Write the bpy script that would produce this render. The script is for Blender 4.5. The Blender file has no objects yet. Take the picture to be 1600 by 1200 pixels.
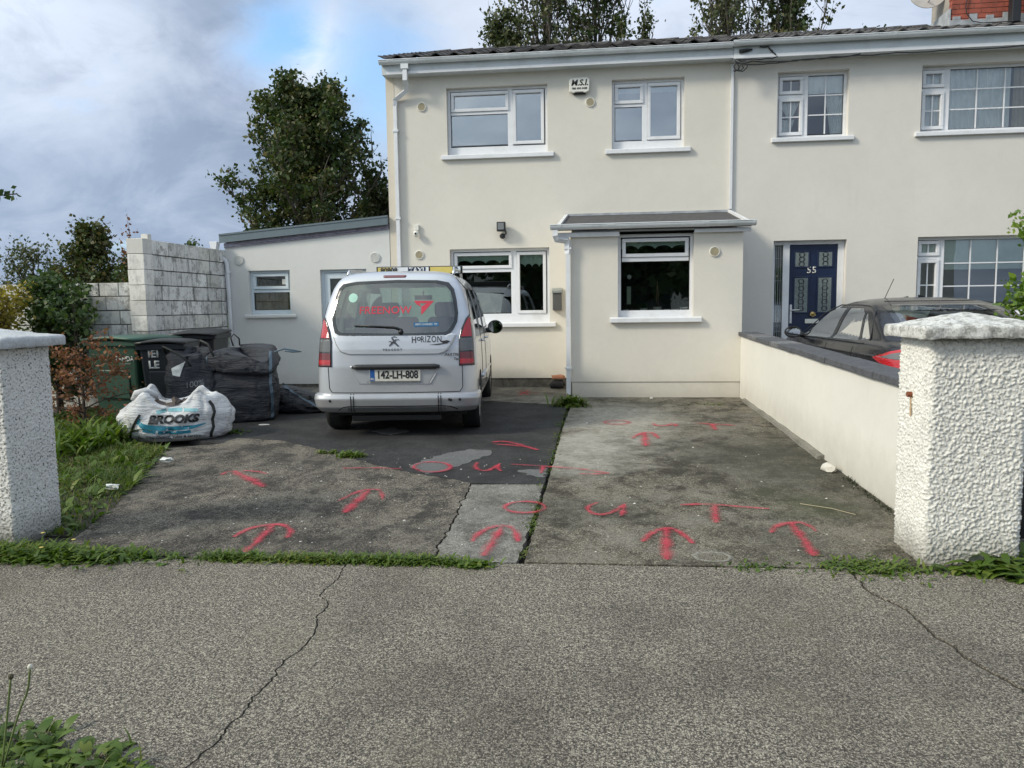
import bpy, bmesh, math, random
import numpy as np
from mathutils import Vector, Matrix, noise
from mathutils.bvhtree import BVHTree
from mathutils.geometry import tessellate_polygon
rad = math.radians
scene = bpy.context.scene
COL = scene.collection

# ------------------------------------------------------------------ camera
CAM_H, FPX = 1.45, 1200.0
YAW, PITCH, ROLL = rad(6.5), math.atan(121/1200), rad(.78)
cam_d = bpy.data.cameras.new('camera'); cam = bpy.data.objects.new('camera', cam_d); COL.objects.link(cam)
cam_d.sensor_fit = 'HORIZONTAL'; cam_d.sensor_width = 36; cam_d.lens = 27; cam_d.clip_start = .05; cam_d.clip_end = 3000
fw = Vector((-math.sin(YAW)*math.cos(PITCH), math.cos(YAW)*math.cos(PITCH), -math.sin(PITCH)))
rt = Vector((math.cos(YAW), math.sin(YAW), 0)); up = rt.cross(fw)
rt, up = (math.cos(ROLL)*rt-math.sin(ROLL)*up), (math.sin(ROLL)*rt+math.cos(ROLL)*up)
cam.matrix_world = Matrix(((rt.x, up.x, -fw.x, 0), (rt.y, up.y, -fw.y, 0), (rt.z, up.z, -fw.z, CAM_H), (0, 0, 0, 1)))
scene.camera = cam
scene.view_settings.view_transform = 'Standard'; scene.view_settings.look = 'None'
scene.view_settings.exposure = 1.05; scene.view_settings.gamma = 1
try: scene.view_settings.use_curve_mapping = False
except Exception: pass
scene.cycles.max_bounces = 8; scene.cycles.transparent_max_bounces = 12

# ------------------------------------------------------------------ sky and sun
SUN_EL, SUN_AZ = rad(34), rad(-118)           # azimuth measured from +Y towards +X
sun_dir = Vector((math.sin(SUN_AZ)*math.cos(SUN_EL), math.cos(SUN_AZ)*math.cos(SUN_EL), math.sin(SUN_EL)))
sd = bpy.data.lights.new('sun', 'SUN'); sd.energy = 1.35; sd.angle = rad(11); sd.color = (1, .92, .78)
sun = bpy.data.objects.new('sun', sd); COL.objects.link(sun)
sun.rotation_euler = sun_dir.to_track_quat('Z', 'Y').to_euler()

class NT:
    """tiny node-tree writer"""
    def __init__(s, tree): s.t = tree; s.n = tree.nodes; s.l = tree.links
    def node(s, typ, **kw):
        n = s.n.new(typ)
        for k, v in kw.items():
            if k == 'ins':
                for i, x in v.items():
                    if hasattr(x, 'is_linked') or isinstance(x, bpy.types.NodeSocket): s.l.new(x, n.inputs[i])
                    else: n.inputs[i].default_value = x
            else: setattr(n, k, v)
        return n
    def math(s, op, a, b=0, clamp=False):
        n = s.node('ShaderNodeMath', operation=op, use_clamp=clamp, ins={0: a, 1: b}); return n.outputs[0]
    def noise(s, vec, scale, detail=3, rough=.5, dist=0):
        return s.node('ShaderNodeTexNoise', ins={'Vector': vec, 'Scale': scale, 'Detail': detail, 'Roughness': rough, 'Distortion': dist}).outputs['Fac']
    def vor(s, vec, scale, feature='F1', out='Distance', rnd=1):
        n = s.node('ShaderNodeTexVoronoi', feature=feature, ins={'Vector': vec, 'Scale': scale, 'Randomness': rnd}); return n.outputs[out]
    def ramp(s, fac, stops, interp='LINEAR'):
        n = s.node('ShaderNodeValToRGB', ins={0: fac}); cr = n.color_ramp; cr.interpolation = interp
        while len(cr.elements) < len(stops): cr.elements.new(.5)
        for e, (p, c) in zip(cr.elements, stops):
            e.position = p; e.color = (c, c, c, 1) if isinstance(c, (int, float)) else (*c, 1)
        return n.outputs[0]
    def mix(s, fac, a, b, mode='MIX'):
        n = s.node('ShaderNodeMix', data_type='RGBA', blend_type=mode)
        for i, x in ((0, fac), (6, a), (7, b)):
            if isinstance(x, bpy.types.NodeSocket): s.l.new(x, n.inputs[i])
            else: n.inputs[i].default_value = x if isinstance(x, (int, float)) else (*x, 1)
        return n.outputs[2]
    def sep(s, vec):
        return s.node('ShaderNodeSeparateXYZ', ins={0: vec}).outputs
    def scalev(s, vec, sc, loc=(0, 0, 0)):
        return s.node('ShaderNodeMapping', ins={'Vector': vec, 'Scale': sc, 'Location': loc}).outputs[0]

def vray(px, py):
    return (fw + rt*((px-800)/FPX) + up*((600-py)/FPX)).normalized()

world = bpy.data.worlds.new('World'); scene.world = world; world.use_nodes = True
W = NT(world.node_tree); W.n.clear()
tc = W.node('ShaderNodeTexCoord').outputs['Generated']
sky = W.node('ShaderNodeTexSky', sky_type='NISHITA', sun_disc=False, sun_elevation=SUN_EL, sun_rotation=SUN_AZ, air_density=1.2, dust_density=.6)
skyc = W.mix(1.0, sky.outputs[0], (.105, .105, .105), 'MULTIPLY')
sx, sy, sz = W.sep(tc)[:3]
den = W.math('ADD', W.math('MAXIMUM', sz, 0.0), .22)
pv = W.node('ShaderNodeCombineXYZ', ins={0: W.math('DIVIDE', sx, den), 1: W.math('DIVIDE', sy, den), 2: 0.0}).outputs[0]
n1 = W.noise(pv, 1.15, 6, .52, .35)
n2 = W.noise(W.scalev(pv, (1, 1, 1), (5.2, 1.3, 0)), 2.6, 7, .6, .2)
nf = W.noise(W.scalev(pv, (1, 1, 1), (9.2, 3.3, 0)), 7.0, 6, .6, .3)
nd = W.noise(W.scalev(tc, (1, 1, 1.5), (2.2, 3.3, 0)), 5.0, 9, .62, .5)
nb = W.noise(W.scalev(tc, (1, 1, 1.7), (7.1, .4, 2.0)), 7.5, 9, .6, .7)
def blob(px, py, inner, outer, warp=.16):
    """soft patch of sky round one direction, edge broken by noise"""
    d = W.node('ShaderNodeVectorMath', operation='DISTANCE', ins={0: tc, 1: vray(px, py)}).outputs['Value']
    d = W.math('ADD', d, W.math('MULTIPLY', W.math('SUBTRACT', nd, .5), warp))
    return W.node('ShaderNodeMapRange', interpolation_type='SMOOTHSTEP', ins={0: d, 1: inner, 2: outer, 3: 1.0, 4: 0.0}).outputs[0]
dark, mid, white = (.140, .180, .255), (.205, .255, .345), (.46, .50, .56)
base = W.mix(W.ramp(n1, [(.36, 0.0), (.62, 1.0)]), mid, (.160, .20, .275))
base = W.mix(W.ramp(n2, [(.45, 0.0), (.75, .55)]), base, (.33, .375, .47))
base = W.mix(W.math('MULTIPLY', blob(330, 215, .02, .30, .22), .8), base, dark)
base = W.mix(W.math('MULTIPLY', blob(130, 300, .05, .20, .08), .55), base, (.185, .235, .325))
base = W.mix(W.math('MULTIPLY', blob(60, 420, .02, .22, .12), .6), base, (.16, .205, .285))
base = W.mix(W.math('MULTIPLY', blob(60, 20, .02, .20, .28), .7), base, (.40, .445, .53))
base = W.mix(W.math('MULTIPLY', blob(487, 88, .0, .085, .12), 1.0), base, (.54, .565, .59))
base = W.mix(W.math('MULTIPLY', blob(400, 95, .0, .07, .10), .6), base, (.30, .345, .45))
base = W.mix(W.math('MULTIPLY', blob(1000, 30, .10, .50, .1), .75), base, (.40, .44, .52))
base = W.mix(W.math('MULTIPLY', W.ramp(nb, [(.46, 0.0), (.68, 1.0)]), .30), base, (.40, .445, .53))
base = W.mix(W.math('MULTIPLY', W.ramp(nb, [(.32, 1.0), (.46, 0.0)]), .35), base, (.145, .18, .255))
gap = W.math('MAXIMUM', W.math('MULTIPLY', blob(436, 50, .0, .080, .15), 1.0), W.math('MULTIPLY', blob(590, 125, .01, .115, .14), .85))
gap = W.math('MAXIMUM', gap, W.ramp(W.noise(W.scalev(pv, (1, 1, 1), (3.7, 8.1, 0)), 1.3, 5, .55, .3), [(.66, 0.0), (.76, .8)]))
blue = W.mix(.5, W.mix(1.0, skyc, (1.2, 1.2, 1.2), 'MULTIPLY'), (.095, .25, .50))
cl = W.mix(gap, base, blue)
# the cloud cover is brighter towards the sun and overhead, as under any veiled sun
dt = W.node('ShaderNodeVectorMath', operation='DOT_PRODUCT', ins={0: tc, 1: sun_dir}).outputs['Value']
glow = W.node('ShaderNodeMapRange', interpolation_type='SMOOTHSTEP', ins={0: dt, 1: .15, 2: 1.1, 3: 1.0, 4: 2.6}).outputs[0]
glow = W.math('ADD', glow, W.math('MULTIPLY', W.math('MAXIMUM', W.math('SUBTRACT', sz, .45), 0.0), 1.3))
cl = W.mix(1.0, cl, W.node('ShaderNodeCombineXYZ', ins={0: W.math('MULTIPLY', glow, 1.02), 1: W.math('MULTIPLY', glow, W.math('SUBTRACT', 1.02, W.math('MULTIPLY', W.math('SUBTRACT', glow, 1), .05))), 2: W.math('MULTIPLY', glow, W.math('SUBTRACT', 1.0, W.math('MULTIPLY', W.math('SUBTRACT', glow, 1), .17)))}).outputs[0], 'MULTIPLY')
bgc = W.node('ShaderNodeBackground', ins={0: cl, 1: 1.0})
W.node('ShaderNodeOutputWorld', ins={0: bgc.outputs[0]})

# ------------------------------------------------------------------ ground plane numbers
YE, SL = 4.3, .014
def gz(y): return SL*max(0.0, y-YE)
def gpt(px, py):
    """the point of the ground seen at a pixel of the photograph (used while measuring the place)"""
    d = vray(px, py); t = -CAM_H/d.z
    if d.y*t > YE: t = (CAM_H+SL*YE)/(SL*d.y-d.z)
    return Vector((d.x*t, d.y*t, CAM_H+d.z*t))
def onY(px, py, Y):
    d = vray(px, py); t = Y/d.y; return Vector((d.x*t, Y, CAM_H+d.z*t))
YM, YP = 12.61, 11.33        # faces of the houses and of the porch
XP = 2.04                    # party line

# ------------------------------------------------------------------ materials
def newmat(name):
    m = bpy.data.materials.new(name); m.use_nodes = True; t = NT(m.node_tree); t.n.clear()
    out = t.node('ShaderNodeOutputMaterial'); return m, t, out
def finish(t, out, color, rough=.6, metal=0.0, height=None, bstr=.4, bdist=.01, coat=0.0, spec=.5, alpha=None, normal=None):
    b = t.node('ShaderNodeBsdfPrincipled')
    for k, v in (('Base Color', color), ('Roughness', rough), ('Metallic', metal), ('Coat Weight', coat), ('Specular IOR Level', spec)):
        if isinstance(v, bpy.types.NodeSocket): t.l.new(v, b.inputs[k])
        else: b.inputs[k].default_value = (*v, 1) if isinstance(v, tuple) else v
    b.inputs['Coat Roughness'].default_value = .06
    if height is not None:
        bp = t.node('ShaderNodeBump', ins={'Height': height, 'Strength': bstr, 'Distance': bdist}); t.l.new(bp.outputs[0], b.inputs['Normal'])
    sh = b.outputs[0]
    if alpha is not None:
        tr = t.node('ShaderNodeBsdfTransparent')
        sh = t.node('ShaderNodeMixShader', ins={0: alpha, 1: tr.outputs[0], 2: sh}).outputs[0]
    t.l.new(sh, out.inputs[0]); return b
def pos(t): return t.node('ShaderNodeNewGeometry').outputs['Position']
def objc(t): return t.node('ShaderNodeTexCoord').outputs['Object']

def simple(name, col, rough=.5, metal=0.0, var=.12, vs=6, bump=0.0, bs=60, coat=0.0, spec=.5, bd=.004, dirt=None, use_obj=False):
    m, t, out = newmat(name); p = objc(t) if use_obj else pos(t)
    n = t.noise(p, vs, 4, .6)
    c = t.mix(t.ramp(n, [(.3, 0.0), (.7, 1.0)]), tuple(x*(1-var) for x in col), tuple(min(1, x*(1+var)) for x in col))
    if dirt:
        dcol, amt, dsc = dirt
        c = t.mix(t.math('MULTIPLY', t.ramp(t.noise(p, dsc, 6, .65), [(.5, 0.0), (.72, 1.0)]), amt), c, dcol)
    r = t.math('ADD', t.math('MULTIPLY', t.math('SUBTRACT', t.noise(p, vs*3, 3), .5), .15), rough)
    finish(t, out, c, r, metal, t.noise(p, bs, 4, .6) if bump else None, bump, bd, coat, spec)
    return m

def render_wall(name, col, stain=(.30, .29, .26), amt=.35, streaks=True, low=.0):
    """fine sand/cement render, painted, with faint weather marks"""
    m, t, out = newmat(name); p = pos(t)
    c = t.mix(t.ramp(t.noise(p, .9, 5, .6), [(.3, 0.0), (.7, 1.0)]), tuple(x*.95 for x in col), tuple(min(1, x*1.03) for x in col))
    c = t.mix(t.math('MULTIPLY', t.ramp(t.noise(p, 9, 5, .7), [(.45, 0.0), (.8, 1.0)]), .07), c, stain)
    if streaks:
        s = t.noise(t.scalev(p, (5, 5, .5)), 1.6, 5, .65)
        c = t.mix(t.math('MULTIPLY', t.ramp(s, [(.60, 0.0), (.80, 1.0)]), amt*.22), c, stain)
    if low:
        z = t.sep(p)[2]
        f = t.node('ShaderNodeMapRange', ins={0: t.math('ADD', z, t.math('MULTIPLY', t.noise(p, 5, 5, .7), -.35)), 1: -.15, 2: low, 3: 1.0, 4: 0.0}).outputs[0]
        c = t.mix(t.math('MULTIPLY', f, .42), c, (.30, .27, .21))
    v = t.ramp(t.vor(p, 260), [(0.0, 1.0), (.5, 0.0)])
    c = t.mix(t.math('MULTIPLY', v, .05), c, (.2, .2, .18))
    h = t.math('ADD', t.noise(p, 240, 3, .6), t.math('MULTIPLY', t.noise(p, 16, 4), 1.2))
    finish(t, out, c, .85, 0, h, .35, .004, spec=.25)
    return m

def aggregate(name, base, lite, darkc, scale=110, lite_amt=.35, stain=None, moss=None, pale=None, big=1.0, bstr=.6, extra=None, mottle=None):
    """worn concrete with its stones showing"""
    m, t, out = newmat(name); p = pos(t)
    wp = t.node('ShaderNodeVectorMath', operation='ADD', ins={0: p, 1: t.node('ShaderNodeVectorMath', operation='SCALE', ins={0: t.node('ShaderNodeTexNoise', ins={'Vector': p, 'Scale': 45.0}).outputs['Color'], 'Scale': .012}).outputs[0]}).outputs[0]
    cell = t.sep(t.vor(wp, scale, out='Color'))[0]
    cell2 = t.sep(t.vor(wp, scale*2.3, out='Color'))[1]
    d = t.vor(wp, scale)
    c = t.mix(t.ramp(t.noise(p, 1.1*big, 6, .62), [(.3, 0.0), (.7, 1.0)]), base, tuple(x*1.35 for x in base))
    c = t.mix(t.math('MULTIPLY', t.ramp(cell2, [(.5, 0.0), (1.0, 1.0)]), .55), c, darkc)
    lm = t.math('MULTIPLY', t.ramp(cell, [(1-lite_amt, 0.0), (1-lite_amt+.12, 1.0)]), t.ramp(d, [(.25, 1.0), (.62, 0.0)]))
    c = t.mix(t.math('MULTIPLY', lm, t.math('ADD', .35, t.math('MULTIPLY', cell2, .6))), c, lite)
    c = t.mix(t.math('MULTIPLY', t.ramp(t.noise(p, 6, 5, .7), [(.45, 0.0), (.7, 1.0)]), .3), c, tuple(x*.6 for x in base))
    sp1 = t.noise(p, 58, 5, .85); sp2 = t.noise(t.scalev(p, (1, 1, 1), (3, 3, 3)), 95, 4, .85); sp4 = t.noise(t.scalev(p, (1, 1, 1), (1, 7, 3)), 33, 5, .85)
    c = t.mix(t.math('MULTIPLY', t.ramp(sp4, [(.54, 0.0), (.62, 1.0)]), lite_amt*.75), c, lite)
    sp3 = t.noise(t.scalev(p, (1, 1, 1), (5, 2, 1)), 70, 3, .9)
    c = t.mix(t.math('MULTIPLY', t.ramp(sp1, [(.50, 0.0), (.56, 1.0)]), .66), c, darkc)
    c = t.mix(t.math('MULTIPLY', t.ramp(sp2, [(.53, 0.0), (.60, 1.0)]), lite_amt*1.3), c, lite)
    c = t.mix(t.math('MULTIPLY', t.ramp(sp3, [(.56, 0.0), (.64, 1.0)]), min(1, lite_amt*1.3)), c, lite)
    c = t.mix(t.math('MULTIPLY', t.ramp(t.noise(t.scalev(p, (1, 1, 1), (8, 1, 3)), 20, 4, .8), [(.56, 0.0), (.66, 1.0)]), lite_amt*.5), c, lite)
    if stain:
        c = t.mix(t.math('MULTIPLY', t.ramp(t.noise(t.scalev(p, (1, 1, 1), (4, 7, 0)), .75, 6, .68), [(.47, 0.0), (.62, 1.0)]), stain[1]), c, stain[0])
    if pale:
        c = t.mix(t.math('MULTIPLY', t.ramp(t.noise(t.scalev(p, (1, .8, 1), (1, 2, 0)), 1.5, 7, .72), [(.52, 0.0), (.70, 1.0)]), pale[1]), c, pale[0])
    if mottle:
        mn = t.noise(t.scalev(p, (1, .75, 1), (6, 3, 2)), 3.1, 9, .78, .3); mn2 = t.noise(t.scalev(p, (1, 1, 1), (2, 9, 2)), 30, 6, .85, .2)
        c = t.mix(t.math('MULTIPLY', t.ramp(mn, [(.40, 1.0), (.50, 0.0)]), mottle[2]), c, mottle[0])
        c = t.mix(t.math('MULTIPLY', t.math('MULTIPLY', t.ramp(mn, [(.50, 0.0), (.60, 1.0)]), t.ramp(mn2, [(.40, .1), (.56, 1.0)])), mottle[3]), c, mottle[1])
    if moss:
        c = t.mix(t.math('MULTIPLY', t.ramp(t.noise(t.scalev(p, (1, 1, 1), (9, 4, 0)), 1.7, 7, .75), [(.52, 0.0), (.66, 1.0)]), moss[1]), c, moss[0])
    if extra: c = extra(t, p, c)
    h = t.math('ADD', t.math('MULTIPLY', t.ramp(d, [(.1, 1.0), (.6, 0.0)]), .6), t.noise(p, 60, 5, .7))
    finish(t, out, c, .88, 0, h, bstr, .006, spec=.25)
    return m

def leafmat(name, cols, rough=.55, trans=.25):
    m, t, out = newmat(name)
    r = t.node('ShaderNodeNewGeometry').outputs['Random Per Island']
    n = t.noise(pos(t), .9, 3, .6); n = t.math('ADD', t.math('MULTIPLY', r, .6), t.math('MULTIPLY', t.math('SUBTRACT', n, .3), 1.0))
    c = t.ramp(n, [(i/(len(cols)-1), x) for i, x in enumerate(cols)])
    b = finish(t, out, c, rough, 0, spec=.35)
    tl = t.node('ShaderNodeBsdfTranslucent', ins={0: t.mix(1.0, c, (1.2, 1.4, .6), 'MULTIPLY')})
    mx = t.node('ShaderNodeMixShader', ins={0: trans, 1: b.outputs[0], 2: tl.outputs[0]}); t.l.new(mx.outputs[0], out.inputs[0])
    return m

def glassmat(name, refl=.25, tint=(.8, .85, .85), rough=0.0, rc=(1, 1, 1)):
    m, t, out = newmat(name)
    h = t.noise(pos(t), 1.2, 2)
    bp = t.node('ShaderNodeBump', ins={'Height': h, 'Strength': .05, 'Distance': .02}).outputs[0]
    g = t.node('ShaderNodeBsdfGlossy', ins={0: (*rc, 1), 'Roughness': rough, 'Normal': bp})
    tr = t.node('ShaderNodeBsdfTransparent', ins={0: (*tint, 1)})
    fr = t.node('ShaderNodeLayerWeight', ins={0: .35}).outputs['Fresnel']
    f = t.math('ADD', t.math('MULTIPLY', fr, 1-refl), refl, clamp=True)
    mx = t.node('ShaderNodeMixShader', ins={0: f, 1: tr.outputs[0], 2: g.outputs[0]}); t.l.new(mx.outputs[0], out.inputs[0])
    return m

def sprayp(name, col):
    m, t, out = newmat(name); p = pos(t)
    v = t.sep(t.node('ShaderNodeTexCoord').outputs['UV'])[1]
    edge = t.math('SUBTRACT', 1.0, t.math('ABSOLUTE', t.math('SUBTRACT', t.math('MULTIPLY', v, 2), 1)))
    n = t.noise(p, 150, 6, .85); n2 = t.noise(p, 9, 3, .6)
    a = t.math('ADD', t.math('MULTIPLY', edge, .9), t.math('ADD', t.math('MULTIPLY', t.math('SUBTRACT', n, .5), 4.2), t.math('MULTIPLY', t.math('SUBTRACT', n2, .42), 1.6)))
    a = t.node('ShaderNodeMapRange', ins={0: a, 1: .35, 2: 1.25, 3: 0.0, 4: .76}).outputs[0]
    c = t.mix(t.noise(p, 200, 2), tuple(x*.75 for x in col), col)
    finish(t, out, c, .7, 0, alpha=a)
    return m

# ------------------------------------------------------------------ mesh helpers
class MB:
    def __init__(s): s.v = []; s.f = []
    def add(s, vs, fs):
        k = len(s.v); s.v += [tuple(x) for x in vs]; s.f += [tuple(i+k for i in f) for f in fs]; return s
    def box(s, x0, x1, y0, y1, z0, z1):
        return s.add([(x0,y0,z0),(x1,y0,z0),(x1,y1,z0),(x0,y1,z0),(x0,y0,z1),(x1,y0,z1),(x1,y1,z1),(x0,y1,z1)],
                     [(0,3,2,1),(4,5,6,7),(0,1,5,4),(1,2,6,5),(2,3,7,6),(3,0,4,7)])
    def quad(s, a, b, c, d): return s.add([a, b, c, d], [(0, 1, 2, 3)])
    def prism(s, pts, h):
        """closed polygon of 3D points extruded by vector h"""
        n = len(pts); a = [Vector(p) for p in pts]; b = [p+Vector(h) for p in a]
        tri = tessellate_polygon([a])
        fs = [tuple(t) for t in tri]+[tuple(n+i for i in reversed(t)) for t in tri]
        fs += [(i, (i+1) % n, n+(i+1) % n, n+i) for i in range(n)]
        return s.add(a+b, fs)
    def tube(s, pts, r, n=8, caps=True, square=False):
        pts = [Vector(p) for p in pts]; rs = r if isinstance(r, (list, tuple)) else [r]*len(pts)
        if square: n = 4
        vs = []; prev = None
        for i, p in enumerate(pts):
            d = ((pts[min(i+1, len(pts)-1)]-p).normalized()+(p-pts[max(i-1, 0)]).normalized())
            d = d.normalized() if d.length > 1e-6 else Vector((0, 0, 1))
            if prev is None:
                a = Vector((1, 0, 0)) if abs(d.x) < .8 else Vector((0, 1, 0)); prev = (a-d*a.dot(d)).normalized()
            else: prev = (prev-d*prev.dot(d)).normalized()
            q = d.cross(prev)
            k = 1.0
            if 0 < i < len(pts)-1:
                ca = max(.5, (pts[i+1]-p).normalized().dot(d)); k = 1/ca
            for j in range(n):
                a = 2*math.pi*(j+(.5 if square else 0))/n
                vs.append(p+(prev*math.cos(a)+q*math.sin(a))*rs[i]*(1.41 if square else 1)*(k if square else 1))
        m = len(pts)
        fs = [(i*n+j, i*n+(j+1) % n, (i+1)*n+(j+1) % n, (i+1)*n+j) for i in range(m-1) for j in range(n)]
        if caps: fs += [tuple(reversed(range(n))), tuple((m-1)*n+j for j in range(n))]
        return s.add(vs, fs)
    def lathe(s, prof, center, axis='z', n=24):
        """prof: (radius, height) pairs"""
        c = Vector(center); vs = []
        for r, h in prof:
            for j in range(n):
                a = 2*math.pi*j/n; u, v = r*math.cos(a), r*math.sin(a)
                vs.append(c+(Vector((u, v, h)) if axis == 'z' else Vector((h, u, v)) if axis == 'x' else Vector((u, h, v))))
        m = len(prof); fs = [(i*n+j, i*n+(j+1) % n, (i+1)*n+(j+1) % n, (i+1)*n+j) for i in range(m-1) for j in range(n)]
        fs += [tuple(reversed(range(n))), tuple((m-1)*n+j for j in range(n))]
        return s.add(vs, fs)
    def mesh(s, name): 
        me = bpy.data.meshes.new(name); me.from_pydata(s.v, [], s.f); me.update(); return me
    def build(s, name, mat, parent=None, smooth=False, bevel=0, fixn=True, **kw):
        me = s.mesh(name)
        if fixn:
            bm = bmesh.new(); bm.from_mesh(me); bmesh.ops.recalc_face_normals(bm, faces=bm.faces); bm.to_mesh(me); bm.free()
        return link(name, me, mat, parent, smooth, bevel, **kw)
def link(name, me, mat, parent=None, smooth=False, bevel=0, **tags):
    o = bpy.data.objects.new(name, me); COL.objects.link(o)
    if mat is not None and not me.materials: me.materials.append(mat)
    if smooth:
        me.polygons.foreach_set('use_smooth', [True]*len(me.polygons))
        if smooth is not True:
            try: me.set_sharp_from_angle(angle=rad(smooth))
            except Exception: pass
    if bevel:
        md = o.modifiers.new('bevel', 'BEVEL'); md.width = bevel; md.segments = 2; md.limit_method = 'ANGLE'; md.angle_limit = rad(40)
    adopt(o, parent); tag(o, **tags); return o
def adopt(o, parent):
    if parent is not None:
        o.parent = parent; o.matrix_parent_inverse = Matrix.Translation(-Vector(parent.get('_o', (0, 0, 0))))
def tag(o, label=None, cat=None, group=None, kind=None):
    if label: o['label'] = label
    if cat: o['category'] = cat
    if group: o['group'] = group
    if kind: o['kind'] = kind
    return o
def thing(name, loc, label, cat, group=None, rz=0, local=False):
    """Empty at the base of a thing; parts are written in world coordinates unless local"""
    o = bpy.data.objects.new(name, None); COL.objects.link(o); o.location = loc; o.rotation_euler = (0, 0, rz)
    o.empty_display_size = .1
    if not local: o['_o'] = tuple(loc)
    return tag(o, label, cat, group)
def inst(src, parent, loc, name=None, rot=None, scale=None):
    """a piece sharing mesh data"""
    o = bpy.data.objects.new(name or src.name.split('.')[0], src.data); COL.objects.link(o); o.location = loc
    if rot: o.rotation_euler = rot
    if scale: o.scale = scale
    adopt(o, parent); return o
def evalmesh(o, rm=True):
    bpy.context.view_layer.update(); dg = bpy.context.evaluated_depsgraph_get()
    me = bpy.data.meshes.new_from_object(o.evaluated_get(dg), depsgraph=dg)
    if rm: bpy.data.objects.remove(o)
    return me
def subdiv(me, maxlen, iters=6):
    bm = bmesh.new(); bm.from_mesh(me); bmesh.ops.triangulate(bm, faces=bm.faces)
    for _ in range(iters):
        es = [e for e in bm.edges if e.calc_length() > maxlen]
        if not es: break
        bmesh.ops.subdivide_edges(bm, edges=es, cuts=1); bmesh.ops.triangulate(bm, faces=[f for f in bm.faces if len(f.verts) > 3])
    bmesh.ops.remove_doubles(bm, verts=bm.verts, dist=1e-5)
    bm.to_mesh(me); bm.free(); return me
def textmesh(s, size, bold=0.0, shear=0.0, space=1.0, align='CENTER', sx=1.0):
    c = bpy.data.curves.new('text', 'FONT'); c.body = s; c.size = size; c.offset = bold; c.shear = shear; c.space_character = space
    c.align_x = align; c.align_y = 'CENTER'; c.resolution_u = 3
    o = bpy.data.objects.new('text', c); COL.objects.link(o); me = evalmesh(o); bpy.data.curves.remove(c)
    me.materials.clear()
    if sx != 1:
        for v in me.vertices: v.co.x *= sx
    return me
def polymesh(polys, name='poly'):
    mb = MB()
    for p in polys:
        pts = [Vector((x, y, 0)) for x, y in p]; mb.add(pts, [tuple(t) for t in tessellate_polygon([pts])])
    return mb.mesh(name)
def wrap(me, fn, maxlen=.03, thick=0.0):
    """flat mesh (x, y) -> surface fn(x, y)"""
    subdiv(me, maxlen)
    for v in me.vertices: v.co = fn(v.co.x, v.co.y)
    return me
def solid(o, th, off=-1):
    md = o.modifiers.new('solid', 'SOLIDIFY'); md.thickness = th; md.offset = off; return o
def flat_text(s, size, center, mat, parent, name='lettering', thick=.002, facing='-y', **kw):
    me = textmesh(s, size, **kw); c = Vector(center)
    for v in me.vertices: v.co = c+Vector((v.co.x, 0, v.co.y))
    o = link(name, me, mat, parent); 
    return solid(o, thick, 0)

# numpy leaf and blade clouds
def leaf_arrays(C, size, rng, aspect=1.5, jit=.35, flat=0.0):
    N = len(C); a = rng.normal(size=(N, 3)); a[:, 2] *= (1-flat); a /= np.linalg.norm(a, axis=1)[:, None]
    b = rng.normal(size=(N, 3)); b -= a*(b*a).sum(1)[:, None]; b /= np.linalg.norm(b, axis=1)[:, None]
    s = size*(1+jit*rng.normal(size=(N, 1))).clip(.4, 1.8)
    nrm = np.cross(a, b)
    v = np.stack([C-a*s*aspect*.5, C+b*s*.5+nrm*s*.12, C+a*s*aspect*.5, C-b*s*.5+nrm*s*.12], 1).reshape(-1, 3)
    return v
def quads_mesh(name, v):
    me = bpy.data.meshes.new(name); n = len(v); q = n//4
    me.vertices.add(n); me.vertices.foreach_set('co', v.astype(np.float32).ravel())
    me.loops.add(n); me.loops.foreach_set('vertex_index', np.arange(n, dtype=np.int32))
    me.polygons.add(q); me.polygons.foreach_set('loop_start', np.arange(0, n, 4, dtype=np.int32))
    try: me.polygons.foreach_set('loop_total', np.full(q, 4, dtype=np.int32))
    except Exception: pass
    me.update(calc_edges=True); return me
def ribbons(name, P, A, L, Wd, elev, rng, K=4, curl=1.2, prof=None):
    """leaf blades: base P, azimuth A, length L, width Wd, start elevation elev; curl = bend downwards"""
    N = len(P); prof = prof or [1.0]*K+[0.05]
    rows = []; cur = P.copy(); e = elev.copy()
    d0 = np.stack([np.cos(A), np.sin(A)], 1); side = np.stack([-np.sin(A), np.cos(A), np.zeros(N)], 1)
    for k in range(K+1):
        w = (Wd*prof[k]*.5)[:, None]
        rows.append(cur-side*w); rows.append(cur+side*w)
        st = (L/K)[:, None]; cur = cur+np.concatenate([d0*np.cos(e)[:, None], np.sin(e)[:, None]], 1)*st; e = e-curl/K
    R = np.stack(rows, 1)          # N, 2(K+1), 3
    nv = 2*(K+1); v = R.reshape(-1, 3)
    idx = np.array([[2*k, 2*k+1, 2*k+3, 2*k+2] for k in range(K)]); f = (idx[None]+(np.arange(N)*nv)[:, None, None]).reshape(-1)
    me = bpy.data.meshes.new(name); me.vertices.add(len(v)); me.vertices.foreach_set('co', v.astype(np.float32).ravel())
    me.loops.add(len(f)); me.loops.foreach_set('vertex_index', f.astype(np.int32))
    q = len(f)//4; me.polygons.add(q); me.polygons.foreach_set('loop_start', np.arange(0, len(f), 4, dtype=np.int32))
    try: me.polygons.foreach_set('loop_total', np.full(q, 4, dtype=np.int32))
    except Exception: pass
    me.update(calc_edges=True); return me
def joinmesh(name, mes):
    bm = bmesh.new()
    for m in mes: bm.from_mesh(m)
    me = bpy.data.meshes.new(name); bm.to_mesh(me); bm.free(); return me

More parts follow.
